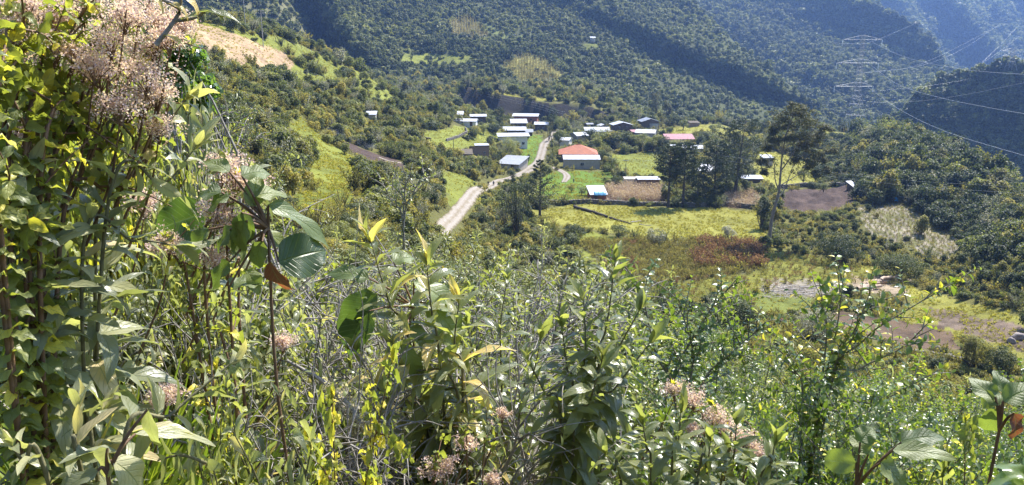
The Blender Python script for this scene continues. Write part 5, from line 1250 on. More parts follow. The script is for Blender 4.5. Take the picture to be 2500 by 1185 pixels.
cypress('dark low conifer left of the big cypress clump', 1702, 500, 405, 34, .05, 7, nl=2400)
# columnar leggy shrub-trees left of the conifer
def leggy(label, px, yb, yt, half, seed, n_=16, m='shrub_dark', name='columnar_tree'):
    r = np.random.default_rng(seed); c = G(px, yb, 60); k = fdist(c) / F; h = (yb - yt) * k; R = half * k; tb = MB(); cb = MB()
    for i in range(n_):
        a = r.uniform(0, 6.28); e = np.array([math.cos(a) * R * r.uniform(.2, 1), math.sin(a) * R * .8, h * r.uniform(.6, 1)]); p = spline([(0, 0, -.2), e * [.5, .5, .45], e], 8); tb.tube(p, np.linspace(.09, .02, 8), 4)
        P, D, Nn, t = along(p, .3, .05, r, 20, 60); P = P + r.normal(0, .12, P.shape); put_leaves(cb, QT, frames(D, Nn), P, r.uniform(.14, .3, len(P)), r.random(len(P)) * .8, r)
    return treething(label, c, tb, cb, 'bark', m, name)
leggy('upright many-stemmed dark tree between the road and the conical conifer', 1262, 580, 432, 38, 21, 24)
leggy('smaller upright dark bush-tree left of the many-stemmed tree', 1232, 560, 478, 22, 22, 12)
leggy('thin upright sapling standing in the green yard by the stone wall', 1378, 487, 470, 6, 23, 4, 'shrub')
leggy('slender upright tree on the right of the small blue-tarp shed', 1502, 440, 395, 18, 24, 10, 'shrub')
leggy('leggy dark tree at the left edge of the road bend orchard', 1340, 345, 300, 16, 25, 10, 'shrub_dark')
# eucalyptus at the back edge of the plateau
def broadtree(label, px, yb, yt, half, seed, m='shrub', name='tree', bare=.25, tm='bark', nl=1700, group=None, dens=1, ls=.24):
    r = np.random.default_rng(seed); c = G(px, yb, 40); k = fdist(c) / F; h = (yb - yt) * k; R = half * k; tb = MB(); cb = MB()
    hc = h * (1 + bare) / 2; cc = crown(cb, r, (0, 0, hc), (R, R, h * (1 - bare) / 2), int(14 * dens), nl, ls, blobr=.36, low=-.9)
    tb.tube(spline([(0, 0, -.4), (r.normal(0, .1), 0, h * bare * .6), (0, 0, hc)], 6), np.linspace(.03 * h + .05, .05, 6), 6)
    limbs(tb, r, (0, 0, h * bare), cc[:9], .02 * h)
    return treething(label, c, tb, cb, tm, m, name, group=group)
broadtree('tall feathery dark eucalyptus at the back of the village, left one of two', 1601, 292, 218, 17, 31, 'euc', 'eucalyptus_tree', .1, ls=.4)
broadtree('slimmer feathery eucalyptus just right of the tall one at the back of the village', 1628, 294, 240, 13, 32, 'euc', 'eucalyptus_tree', .1, ls=.4)
broadtree('spreading leafy tree standing in front of the widest pale roof', 1238, 386, 333, 44, 33, 'shrub', 'tree', .2, 'palebark', 2600)
broadtree('big round dark green bush-tree on the lower slope beside the garden patch', 1782, 838, 712, 74, 34, 'shrub_dark', 'tree', .0, nl=9000, dens=3.4, ls=.20)
broadtree('silvery white-leaved bush right of the bending person', 1988, 840, 748, 62, 35, 'shrub_grey', 'tree', .0, nl=6000, dens=3.5, ls=.17)
broadtree('small yellow-green tree below the right-hand grass strip', 2374, 905, 812, 36, 36, 'shrub_gold', 'tree', .12, nl=4200, dens=2, ls=.15)
broadtree('dark round tree touching the small yellow-green tree on its right', 2440, 915, 842, 40, 37, 'shrub_dark', 'tree', .1, nl=4200, dens=2, ls=.15)
broadtree('dark ragged tree at the right end of the yellow pasture beside the leaning trunk', 1858, 560, 470, 26, 38, 'shrub_dark', 'tree', .05, nl=3200)
broadtree('grey-green bushy tree standing alone at the front edge of the yellow pasture', 1776, 590, 548, 22, 39, 'shrub_grey', 'tree', .0, nl=1800, ls=.2)
broadtree('grey-green round bush at the lower left of the pasture, middle of three', 1602, 600, 552, 26, 40, 'shrub_grey', 'tree', .0, nl=1800, ls=.2)
broadtree('dark bush right of the felled trunk at the front of the pasture', 1405, 590, 543, 32, 41, 'shrub_dark', 'tree', .0, nl=2200, ls=.2)
broadtree('olive bush between the dark bush and the grey-green bush below the pasture', 1510, 580, 548, 30, 42, 'shrub', 'tree', .0, nl=1800, ls=.2)
broadtree('large domed dark trees on the slope right of the leaning trunk, lower one', 2040, 640, 566, 70, 43, 'shrub_dark', 'tree', .0, nl=6000, dens=3, ls=.26)
broadtree('dark domed tree below the furrowed plot', 2195, 680, 618, 60, 44, 'shrub_dark', 'tree', .0, nl=5000, dens=3, ls=.26)
broadtree('tall rounded forest tree on the skyline of the right-hand drop', 2215, 372, 316, 28, 45, 'shrub_dark', 'tree', .1, nl=2600, ls=.4)
GRP = 'orchard and hedge trees among the houses'
vt = [(1195, 312, 24, 16), (1210, 330, 22, 18), (1180, 330, 24, 18), (1160, 335, 22, 16), (1218, 300, 30, 18), (1120, 300, 14, 14), (1285, 350, 20, 10), (1350, 320, 34, 18), (1372, 330, 40, 20), (1395, 310, 34, 20), (1350, 290, 24, 18),
      (1420, 296, 24, 16), (1365, 360, 34, 15), (1440, 350, 30, 20), (1465, 360, 36, 22), (1500, 362, 34, 24), (1530, 364, 34, 24), (1560, 368, 36, 24), (1592, 372, 38, 24), (1618, 372, 34, 20), (1650, 388, 30, 20), (1485, 345, 24, 16), (1470, 402, 28, 14), (1492, 424, 36, 18),
      (1480, 460, 22, 14), (1505, 462, 26, 16), (1420, 478, 16, 14), (1395, 470, 14, 12), (1640, 460, 60, 16), (1690, 470, 55, 20), (1660, 420, 30, 20), (1720, 350, 24, 20), (1745, 330, 24, 18), (1700, 345, 20, 16), (1290, 398, 14, 8), (1200, 388, 26, 16), (1178, 410, 24, 18), (1210, 400, 18, 12),
      (1150, 410, 26, 20), (1115, 395, 28, 20), (1250, 440, 18, 14), (1830, 410, 30, 14), (1845, 390, 26, 12), (1640, 310, 24, 18), (1520, 300, 16, 14), (1465, 300, 16, 14), (1220, 372, 16, 12), (1668, 318, 20, 14), (1960, 452, 40, 18), (1990, 446, 36, 22), (2010, 470, 20, 18), (1830, 330, 24, 24), (1870, 322, 26, 26), (1905, 318, 22, 18), (1940, 318, 30, 22), (2060, 316, 20, 14), (2000, 318, 14, 10)]
TM = []
for k in range(6):
    r = np.random.default_rng(500 + k); cb = MB(); tb = MB(); cc = crown(cb, r, (0, 0, .58), (.5, .5, .42), 14, 1300, .055, blobr=.36, low=-.9); tb.tube([(0, 0, -.05), (.01, 0, .3), (0, 0, .6)], [.035, .028, .012], 6); limbs(tb, r, (0, 0, .2), cc[:8], .018)
    TM.append((tb.mesh('trunk', M['bark'], True), cb.mesh('crown', M[['shrub', 'shrub_dark', 'shrub', 'shrub_gold', 'shrub_dark', 'shrub'][k]])))
for k, (px, yb, hp, hw_) in enumerate(vt):
    c = G(px, yb, 60); s = fdist(c) / F; a, b = TM[k % 6]
    treething('leafy tree growing in the hedges and orchards between the village houses', c, a, b, None, None, 'orchard_tree', group=GRP, sc=(hw_ * 2.1 * s, hw_ * 2.1 * s, (hp + 6) * s * 1.05), rz=k * 1.7)
# ---- shrub sea: jittered sampling of the hillside, verge, gorge edge
r = np.random.default_rng(77)
cells = []
for (d0, d1, cs) in ((28, 90, 1.9), (90, 200, 2.3), (200, 330, 2.8), (330, 470, 3.6), (470, 600, 4.5)):
    x = np.arange(-420, 420, cs); y = np.arange(10, 610, cs); X, Y = np.meshgrid(x, y); X = X + r.uniform(-.5, .5, X.shape) * cs; Y = Y + r.uniform(-.5, .5, Y.shape) * cs
    X, Y = X.ravel(), Y.ravel(); dd = np.hypot(X, Y); k = (dd >= d0) & (dd < d1) & (np.abs(np.arctan2(X, Y)) < math.radians(42)); cells.append(np.stack([X[k], Y[k], np.full(k.sum(), cs)], -1))
C3 = np.concatenate(cells); X, Y, CS = C3.T; Z = H(X, Y); PX, PY = proj(X, Y, Z); Dd = np.hypot(X, Y)
sz = CS * .70 * r.uniform(.45, 1.35, len(X)) * (1 + .9 * fbm(X / 22, Y / 22, 91))
# taller trees along the gorge edge and left of the road
gor = ((PX > 2080) & (PY < 470 + (PX - 2080) * .7)) & (PY > 320 + (PX - 2100) * .2)
sz = np.where(gor, sz * 1.35 + .5, sz)
thin = inpoly(PX, PY, [(1890, 520), (2100, 490), (2300, 660), (2100, 690), (1900, 650)]) 
sz = np.where(thin, sz * .55, sz)
rightlow = (PX > 1800) & (PY > 640) & (PY < 1000); sz = np.where(rightlow, sz * .55, sz)
zc = np.array([1.15] * len(X))
k = (PX > -80) & (PX < 2600) & (PY > -40) & (PY < 1100)
k &= ~(rightlow & (Dd < 140) & (r.random(len(X)) < .5))
for n_, P, c_ in REGW:
    if n_ in ('crest', 'left_strip', 'terrace_top', 'yard_left', 'far_green', 'strip_right'): k &= ~(inpoly(X, Y, P) & (r.random(len(X)) < (.80 if n_ in ('crest', 'terrace_top', 'left_strip') else .9)))
    elif n_ in ('furrows', 'left_strip_low'): k &= ~(inpoly(X, Y, P) & (r.random(len(X)) < .93))
    else: k &= ~inpoly(X, Y, P)
for C_, rr_ in ((ROADC, 2.6), (PATHC, 1.6)): k &= ((X[:, None] - C_[None, ::3, 0]) ** 2 + (Y[:, None] - C_[None, ::3, 1]) ** 2).min(1) > (rr_ + sz * .6) ** 2
for fx, fy, fr in FOOT: k &= (X - fx) ** 2 + (Y - fy) ** 2 > (fr * .8 + sz * .5) ** 2
pxm = F / np.maximum(Dd, 1)
top = PY - 1.5 * sz * pxm
for x0, y0, x1, y1, fd in KEEP + [(1868, 470, 1905, 590, 170)]:
    k &= ~((PX + sz * pxm * .8 > x0) & (PX - sz * pxm * .8 < x1) & (top < y1 - (y1 - y0) * .22) & (PY > y0 + 4) & (Dd < fd + 6))
for n_, pp, c_ in REG:   # keep open the picture of narrow meadows: crowns below them stay low
    if n_ in ('furrows', 'left_strip_low', 'tan_field'): continue
    if n_ in ('crest',): continue
    A = np.array(pp, float); ins = inpoly(PX, top + .45 * (PY - top), A) | inpoly(PX, top + .1 * (PY - top), A)
    k &= ~(ins & (r.random(len(X)) < .9))
# the road must stay visible
rp = np.array([(1100, 555), (1118, 520), (1142, 488), (1178, 458), (1225, 440), (1275, 425), (1310, 395), (1325, 360)], float)
xr = np.interp(top + 4, rp[::-1, 1], rp[::-1, 0]); k &= ~((np.abs(PX - xr) < sz * pxm * .8 + 14) & (top < 548) & (PY > 350) & (Dd < 345) & (PY - top < 200) & (top + 4 > 350))
bankp = np.array([(1115, 229), (1355, 258), (1480, 272), (1480, 289), (1350, 290), (1200, 268), (1120, 252)], float)
k &= ~((Dd > 250) & (Dd < 480) & (inpoly(PX, top + .2 * (PY - top), bankp) | inpoly(PX, top + .7 * (PY - top), bankp)))
open_ = inpoly(PX, PY, [(1270, 330), (1330, 320), (1330, 420), (1270, 440)]) | inpoly(PX, PY, [(1330, 440), (1500, 440), (1500, 500), (1330, 500)])
k &= ~open_
sel = np.where(k)[0]; print('shrubs', len(sel))
vis_px = sz[sel] * pxm[sel]
# what is clearly in view (not behind the foreground thicket)
fgtop = np.interp(PX[sel], [-80, 350, 430, 560, 640, 830, 950, 1100, 1400, 1600, 1700, 1850, 2100, 2300, 2600], [-50, 20, 190, 400, 500, 580, 600, 600, 620, 690, 760, 860, 900, 940, 930])
score = vis_px * (top[sel] < fgtop - 4) * (PX[sel] > 0) * (PX[sel] < 2500)
order = np.argsort(-score); big = set(order[:285].tolist())
zones = [(lambda x, y: x > 2040 and y < 660, 'leafy shrub on the wooded drop beyond the furrowed plot at the right', 'shrubs of the right-hand drop'),
         (lambda x, y: x > 1700 and y >= 600, 'low bush on the terraced slope below the fields at the right', 'bushes of the lower right slope'),
         (lambda x, y: x > 1880, 'bush on the slope right of the tall leaning tree', 'bushes right of the leaning tree'),
         (lambda x, y: x < 1100, 'green bush of the thicket covering the left hillside', 'bushes of the left hillside'),
         (lambda x, y: y > 420, 'bush in the belt between the road and the foreground thicket', 'bushes below the road'),
         (lambda x, y: True, 'bush near the village houses or behind them', 'bushes round the village')]
kind = r.integers(0, 12, len(sel)); kind = np.where((PX[sel] > 2000) & (r.random(len(sel)) < .45), r.choice([4, 7], len(sel)), kind)
kind = np.where(Dd[sel] < 95, r.integers(12, 18, len(sel)), kind)
for j in order[:285]:
    i = sel[j]; s = sz[i]
    o = ob('shrub', MIDS[kind[j]], loc=(X[i], Y[i], Z[i] - .1 * s), rz=r.uniform(0, 6.28), sc=(s, s, s * r.uniform(.8, 1.2)))
    for f, lab, g in zones:
        if f(PX[i], PY[i]): tag(o, lab, 'shrub', g); break
rest = np.array([j for j in range(len(sel)) if j not in big]); i = sel[rest]; s = sz[i]
scatter('undergrowth', np.stack([X[i], Y[i], Z[i] - .1 * s], -1), np.stack([s, s, s * r.uniform(.75, 1.2, len(s))], -1), cM, 18, 'dense green undergrowth covering the hillsides round the village', 'undergrowth', idx=kind[rest], seed=5)
# small scrub on the bank and in meadows, all uncounted

# low scrub and dry herbs between the bushes
r = np.random.default_rng(313); n_ = 30000; dd = np.exp(r.uniform(math.log(45), math.log(430), n_)); th = r.uniform(-.66, .66, n_); X = dd * np.sin(th); Y = dd * np.cos(th)
k = np.ones(n_, bool)
for nm, P, c_ in REGW: k &= ~inpoly(X, Y, P)
for C_, rr_ in ((ROADC, 2.3), (PATHC, 1.4)): k &= ((X[:, None] - C_[None, ::3, 0]) ** 2 + (Y[:, None] - C_[None, ::3, 1]) ** 2).min(1) > rr_ ** 2
for fx, fy, fr_ in FOOT: k &= (X - fx) ** 2 + (Y - fy) ** 2 > (fr_ * .8) ** 2
X, Y, dd = X[k], Y[k], dd[k]
cS = proto_coll('scrub_kinds', [weed_mesh('scrub', 341, 'weed_ol', .8, 9), weed_mesh('scrub', 342, 'shrub_gold', .7, 10), shrub_mesh('scrub', 343, 'shrub', 260, .14, 7, (.6, .6, .45)), shrub_mesh('scrub', 344, 'shrub_gold', 260, .14, 7, (.6, .6, .4)), tuft_mesh('scrub', 345, 'tuft', 20, .5)])
scatter('scrub', np.stack([X, Y, H(X, Y)], -1), r.uniform(.6, 1.6, len(X)) * (.8 + dd / 500), cS, 5, 'low scrub and dry herbs between the bushes of the slopes', 'scrub', seed=9)

# thin smoke drifting over the soil strip on the left hillside
c = G(868, 366, 60); sm, t_ = mat('smoke'); N = NT_(t_); tc = N.n('ShaderNodeTexCoord'); nz_ = N.n('ShaderNodeTexNoise', i_Scale=.35, i_Detail=4.0, i_Vector=tc.outputs['Object'])
v = N.n('ShaderNodeVolumePrincipled', i_Density=.05); v.inputs['Color'].default_value = (.8, .86, .95, 1); N.l(N.math('MAXIMUM', N.math('MULTIPLY', N.math('SUBTRACT', nz_.outputs[0], .48), .5), 0.0), v.inputs['Density']); o_ = N.n('ShaderNodeOutputMaterial'); N.l(v.outputs[0], o_.inputs['Volume'])
mb = MB(); P = spline([(-9, 3, 4.2), (-4, 1, 2.6), (1, 0, 1.5), (6, -1, .8)], 14); mb.tube(P, [.6, 1.3, 1.9, 2.2, 2.1, 1.9, 1.7, 1.5, 1.3, 1.2, 1.0, .8, .6, .3], 10)
o = mb.build('smoke', sm, loc=c); tag(o, 'faint bluish smoke drifting over the dark soil strip on the left hillside', 'smoke', kind='stuff')
# ------------------------------------------------------------------ foreground thicket
LT = {'lance': [leaf_t('lance', 8, 2, .14, d, f, .12, s) for d, f, s in ((.55, .35, 1), (.9, .25, 2), (.3, .45, 3), (1.15, .3, 4))],
      'narrow': [leaf_t('lance', 6, 1, .10, d, f, .1, s) for d, f, s in ((.6, .35, 1), (1.1, .25, 2), (.3, .4, 3))],
      'cord': [leaf_t('ovate', 6, 2, .36, d, f, .3, s) for d, f, s in ((.5, .2, 1), (.8, .15, 2), (.2, .3, 3))],
      'small': [leaf_t('round', 4, 1, .26, d, f, .0, s) for d, f, s in ((.3, .3, 1), (.7, .2, 2))],
      'broad': [leaf_t('ovate', 11, 4, .34, d, f, .16, s) for d, f, s in ((.5, .12, 1), (.8, .2, 2))],
      'blade': [leaf_t('lance', 6, 1, .010, d, .5, 0, s) for d, s in ((.5, 1), (1.0, 2), (.2, 3), (1.5, 4))]}
def sproud(tb, lb, r, path, r0, kind, ls, spacing, start=.3, a=(30, 85), opp=False, tip=True, sz=None, lrng=(0, .85)):
    tb.tube(path, np.linspace(r0, r0 * .3, len(path)), 5, r.random())
    P, D, Nn, t = along(path, start, spacing, r, a[0], a[1], opp)
    s = ls * r.uniform(.65, 1.15, len(P)) * (np.clip(1.25 - .75 * ((t - start) / (1 - start + 1e-6)) ** 3, .35, 1.2) if sz is None else sz)
    lr = np.clip(r.uniform(*lrng, len(P)) + (r.random(len(P)) < .03) * .6, 0, 1)
    put_leaves(lb, LT[kind], frames(D, Nn), P, s, lr, r)
    if tip:   # upright bud leaves
        tg = path[-1] - path[-2]; tg /= np.linalg.norm(tg); n_ = 4
        D = tg + r.normal(0, .22, (n_, 3)); put_leaves(lb, LT[kind], frames(D, rnd_dirs(r, n_)), np.repeat(path[-1:], n_, 0), ls * r.uniform(.4, .75, n_), r.uniform(.4, .9, n_), r)
def stemcurve(r, b, t, m=14, sag=.12, wob=.03):
    b = np.array(b, float); t = np.array(t, float); L = np.linalg.norm(t - b)
    m1 = b + (t - b) * .35 + [0, 0, sag * L * .3] + r.normal(0, wob, 3) * L; m2 = b + (t - b) * .7 + [0, 0, sag * L * .3] + r.normal(0, wob, 3) * L
    return spline([b, m1, m2, t], m)
def twigs(tb, lb, r, path, n_, L, r0, kind, ls, spacing, leafy=True, spread=1.0, start=.25, up=.4, **k):
    tg = np.gradient(path, axis=0)
    for f in np.linspace(start, .95, n_):
        i = f * (len(path) - 1); j = int(i); b = path[j]; T = tg[j] / np.linalg.norm(tg[j])
        d = T * r.uniform(.5, 1) + rnd_dirs(r, 1)[0] * spread + [0, 0, up]; d /= np.linalg.norm(d); l = L * r.uniform(.5, 1.2) * (1.15 - .6 * f)
        p = spline([b, b + d * l * .5 + r.normal(0, .04, 3) * l, b + d * l + [0, 0, -.1 * l] + r.normal(0, .08, 3) * l], 8)
        if leafy: sproud(tb, lb, r, p, r0, kind, ls, spacing, .12, tip=False, **k)
        else: tb.tube(p, np.linspace(r0, r0 * .3, 8), 4, r.random())
        yield p
def fluff(fb, r, c, R, n_=260, s=.011):
    n_ = int(n_ * 3.0); s *= .60
    """a loose head of dry fluffy florets"""
    k = max(4, int(n_ / 22)); cc = r.normal(0, .55, (k, 3)) * R * [1, 1, .55]; q = r.integers(0, k, n_); P = np.array(c) + cc[q] + r.normal(0, .16, (n_, 3)) * R
    D = P - (np.array(c) + cc[q]) + r.normal(0, .003, (n_, 3)); D[:, 2] += .004
    put_leaves(fb, QT, frames(D, rnd_dirs(r, n_)), P, s * r.uniform(.6, 1.5, n_), np.clip(r.uniform(.1, 1, n_), 0, 1), r)
    return np.array(c) + cc
def kindplant(kind, seed, h=1.4):
    """returns dict of part meshes, about h metres tall, growing from the origin"""
    r = np.random.default_rng(seed); tb, lb, fb = MB(), MB(), MB(); hasf = False
    def tip(rad, lo=.75): a = r.uniform(0, 6.28); q = rad * r.uniform(.15, 1) ** .6; return (math.cos(a) * q, math.sin(a) * q, h * r.uniform(lo, 1.0))
    if kind in ('lance', 'pale'):
        for i in range(9):
            p = stemcurve(r, r.normal(0, .06, 3) * [1, 1, 0], tip(.5 * h, .6)); sproud(tb, lb, r, p, .009, 'lance', .125 * r.uniform(.8, 1.15), .026, .28)
            for _ in twigs(tb, lb, r, p, 6, .38, .005, 'lance', .10, .024, start=.3): pass
        lm, sm = kind if kind != 'pale' else 'pale', 'stem'
    elif kind == 'willow':
        for i in range(10):
            p = stemcurve(r, r.normal(0, .06, 3) * [1, 1, 0], tip(.5 * h, .6)); sproud(tb, lb, r, p, .008, 'narrow', .10, .020, .25)
            for _ in twigs(tb, lb, r, p, 6, .34, .004, 'narrow', .075, .018, start=.35): pass
        lm, sm = 'pale', 'stem'
    elif kind in ('small', 'gloss'):
        for i in range(7):
            p = stemcurve(r, r.normal(0, .06, 3) * [1, 1, 0], tip(.55 * h, .6)); sproud(tb, lb, r, p, .007, 'small', .048, .018, .3, tip=False, a=(50, 70))
            for q in twigs(tb, lb, r, p, 11 if kind == 'small' else 26, .45 if kind == 'small' else .7, .004, 'small', .047 if kind == 'small' else .055, .015, start=.2, a=(50, 70)):
                for _ in twigs(tb, lb, r, q, 2, .16, .0025, 'small', .042, .014, start=.2, a=(50, 70)): pass
        lm, sm = kind, 'twig'
    elif kind == 'cord':
        for i in range(8):
            p = stemcurve(r, r.normal(0, .07, 3) * [1, 1, 0], tip(.5 * h, .6)); sproud(tb, lb, r, p, .009, 'cord', .085, .035, .15, opp=True, a=(60, 85))
            for q in twigs(tb, lb, r, p, 8, .36, .004, 'cord', .07, .028, start=.2, opp=True, a=(60, 85)):
                if r.random() < .03: fluff(fb, r, q[-1], .03, 90); hasf = True
        lm, sm = 'cord', 'redstem'
    elif kind == 'broad':
        for i in range(4):
            p = stemcurve(r, r.normal(0, .04, 3) * [1, 1, 0], tip(.3 * h, .7)); sproud(tb, lb, r, p, .012, 'broad', .20, .075, .3, a=(45, 95))
        lm, sm = 'broad', 'stem'
    elif kind == 'flower':
        for i in range(9):
            p = stemcurve(r, r.normal(0, .06, 3) * [1, 1, 0], tip(.45 * h, .8)); sproud(tb, lb, r, p, .008, 'cord', .05, .06, .3, opp=True)
            for q in twigs(tb, lb, r, p, 6, .26, .004, 'cord', .04, .07, start=.55): fluff(fb, r, q[-1], .065, 300); hasf = True
        lm, sm = 'cord', 'redstem'
    elif kind == 'dead':
        for i in range(15):
            p = stemcurve(r, r.normal(0, .12, 3) * [1, 1, 0], tip(.85 * h, .25), wob=.07); tb.tube(p, np.linspace(.011, .004, len(p)), 5, r.random())
            for q in twigs(tb, lb, r, p, 9, .55, .0045, 'small', .03, .05, leafy=False, up=.1):
                for q2 in twigs(tb, lb, r, q, 5, .28, .0026, 'small', .03, .05, leafy=False, up=.0):
                    if r.random() < .4: sproud(tb, lb, r, q2, .0018, 'small', .022, .05, .3, tip=False)
        lm, sm = 'cord', 'twig'
    d = {'stems': tb.mesh('stems', M[sm], True)}
    if lb.v: d['foliage'] = lb.mesh('foliage', M[lm], kind in ('broad', 'lance', 'pale', 'cord'))
    if hasf: d['flowers'] = fb.mesh('flowers', M['floret'])
    return d, h
NAMES = {'lance': 'lance_leaved_shrub', 'pale': 'lance_leaved_shrub', 'willow': 'narrow_leaved_shrub', 'small': 'small_leaved_shrub', 'gloss': 'glossy_leaved_shrub', 'cord': 'heart_leaved_shrub', 'broad': 'broad_leaved_shrub', 'flower': 'flowering_shrub', 'dead': 'dead_shrub'}
PROT = {k: [kindplant(k, 900 + 7 * i + len(k) * 31 + ord(k[0]), hh) for i, hh in enumerate(hs)] for k, hs in {'lance': (1.4, 1.2), 'pale': (1.5, 1.2), 'willow': (1.5,), 'small': (1.6, 1.3), 'gloss': (3.2,), 'cord': (1.4, 1.2), 'broad': (1.3,), 'flower': (1.3,), 'dead': (1.0, .8)}.items()}
GL = {'lance': 'dark green lance-leaved shrub filling the thicket in front of the camera', 'pale': 'pale grey-green lance-leaved shrub in the foreground thicket', 'willow': 'narrow pale-leaved shrub of the foreground thicket',
      'small': 'arching shrub with tiny round leaves in the foreground thicket', 'gloss': 'bright glossy small-leaved bush in the foreground thicket', 'cord': 'heart-leaved shrub with yellowing leaves in the foreground thicket',
      'broad': 'broad-leaved plant low in the foreground thicket', 'flower': 'shrub with dry pinkish flower heads in the foreground thicket', 'dead': 'grey leafless tangle of twigs in the foreground thicket'}
fr = np.random.default_rng(2024)
def plant(kind, px, py, d, label=None, rz=None, wide=1.0, var=None, group=True, rad=None):
    """a plant whose highest shoots reach picture height py at distance d"""
    me, h0 = PROT[kind][var if var is not None else int(fr.integers(0, len(PROT[kind])))]
    T = W(px, py, d); z = float(H(T[0], T[1])); need = max(T[2] - z, .35); s = need / h0; sx = float(np.clip(s, .6, 1.35 if d < 5 else 2.0)) * wide; mx = (150 if px < 430 and py < 330 else 300) * d / F / (.5 * h0); mx = mx if rad is None else rad * d / F / (.5 * h0); sx = max(min(sx, mx), .35)
    root = empty(NAMES[kind], (T[0], T[1], z - .03), fr.uniform(0, 6.28) if rz is None else rz); root.scale = (sx, sx, s)
    tag(root, label or GL[kind], 'shrub' if kind not in ('broad', 'dead') else ('plant' if kind == 'broad' else 'dead shrub'), None if label else GL[kind].replace('shrub', 'shrubs', 1) if group else None)
    for k, m_ in me.items(): ob(k, m_, root)
    return root
top1 = lambda x: np.interp(x, [-200, 0, 350, 400, 450, 560, 640, 780, 950, 1100, 1250, 1400, 1500, 1600, 1700, 1800, 2000, 2150, 2350, 2700], [-60, -60, 30, 150, 330, 480, 560, 600, 590, 600, 612, 610, 650, 700, 770, 840, 880, 900, 940, 950])
def layer(dr, step, off, kinds, x0=-80, x1=2620, jit=30, offr=0):
    x = x0
    while x < x1:
        d = fr.uniform(*dr); px = x + fr.uniform(-.4, .4) * step; py = top1(px) + off + fr.uniform(-jit, jit) + (offr if px > 1650 else 0)
        ks = [k for k, a, b in kinds if a <= px <= b]; plant(ks[int(fr.integers(0, len(ks)))], px, py, d); x += step
A_ = -999; B_ = 9999
layer((13, 20), 62, 8, [('willow', A_, B_), ('small', 1500, B_), ('pale', A_, 1800), ('small', A_, 900), ('lance', 900, 1700), ('willow', A_, 1700)], 440)
layer((8, 12), 82, 55, [('willow', A_, 1900), ('small', 1500, B_), ('pale', A_, 1900), ('lance', A_, 1800), ('lance', 900, 2100), ('cord', A_, 900), ('small', 1700, B_)], 400)
layer((5, 7), 105, 120, [('lance', 700, 1700), ('small', 1100, B_), ('cord', A_, 800), ('dead', 400, 1300), ('willow', 500, 1900), ('lance', 1000, 2300), ('small', 1500, B_)], 300, offr=-20)
layer((3.6, 4.6), 130, 250, [('lance', 700, 1700), ('small', 1300, B_), ('cord', A_, 1000), ('dead', 400, 1600), ('pale', 200, 1600), ('dead', 400, 1100)], -60, jit=60, offr=-60)
for px, py, d, k in [(40, 330, 3.6, 'cord'), (150, 200, 3.8, 'cord'), (250, 60, 4.2, 'cord'), (100, 60, 3.4, 'cord'), (-20, 100, 3.2, 'cord'), (330, 120, 4.5, 'pale'), (60, -60, 4.0, 'cord'), (200, -40, 4.5, 'cord'), (300, 300, 3.6, 'cord'), (400, 420, 3.8, 'pale'), (200, 460, 3.0, 'pale'), (20, 560, 3.4, 'lance'), (330, 560, 3.2, 'cord'), (520, 560, 4.0, 'pale'), (130, 640, 3.5, 'lance'), (480, 640, 3.4, 'cord'),
                     (600, 640, 5.0, 'cord'), (300, 760, 3.4, 'dead'), (560, 800, 3.2, 'dead'), (700, 840, 3.4, 'dead'), (420, 900, 2.6, 'dead'), (860, 960, 3.0, 'dead'), (640, 1010, 2.5, 'dead'), (1020, 1020, 3.1, 'dead'), (1180, 1060, 2.9, 'dead'), (1320, 1080, 3.3, 'lance'), (1480, 1060, 3.6, 'dead'),
                     (1700, 1000, 3.6, 'small'), (1810, 1060, 3.2, 'small'), (1560, 940, 4.2, 'small'), (1900, 930, 3.8, 'small'), (2150, 960, 3.6, 'small'), (2300, 1000, 3.2, 'small'), (2450, 980, 3.4, 'lance'), (2000, 1040, 2.9, 'small'), (2380, 1080, 2.6, 'cord'), (2250, 1120, 2.5, 'lance')]:
    plant(k, px, py, d)
for q_ in range(14): plant(['lance', 'pale', 'willow'][q_ % 3], float(fr.uniform(950, 2000)), float(fr.uniform(760, 960)), float(fr.uniform(3.8, 5.5)))
for q_ in range(5): plant('cord', float(fr.uniform(-60, 330)), float(fr.uniform(-20, 480)), float(fr.uniform(3.2, 5.0)))
for q_ in range(18): plant('pale', float(fr.uniform(-60, 520)), float(fr.uniform(420, 720)), float(fr.uniform(3.0, 4.2)))
for px, py, d, rx, rz_, lab in [(425, 170, 5.5, .24, .26, 'bright glossy green bush poking out behind the pink flower heads at the left'), (478, 235, 6.0, .20, .20, 'lower glossy green bush to the right of the bright glossy bush')]:
    r = np.random.default_rng(int(px)); C_ = W(px, py, d); g_ = np.array([C_[0], C_[1], float(H(C_[0], C_[1])) - .05]); cb, tb = MB(), MB(); c_ = C_ - g_
    cc = crown(cb, r, c_, (rx, rx, rz_), 22, 1500, .042, blobr=.34, low=-.9); limbs(tb, r, (0, 0, 0), cc[:10], .02)
    root = empty('glossy_leaved_shrub', g_); tag(root, lab, 'shrub'); tb.build('stems', M['twig'], root); cb.build('foliage', M['gloss'], root)
for q_ in range(12): plant(['pale', 'lance', 'pale', 'cord'][q_ % 4], float(fr.uniform(430, 1100)), float(fr.uniform(740, 980)), float(fr.uniform(2.8, 4.2)))
plant('pale', 610, 800, 1.95); plant('cord', 700, 860, 2.0); plant('lance', 640, 960, 1.9)
for q_ in range(5): plant('dead', float(fr.uniform(380, 1150)), float(fr.uniform(800, 1080)), float(fr.uniform(2.5, 4.2)))
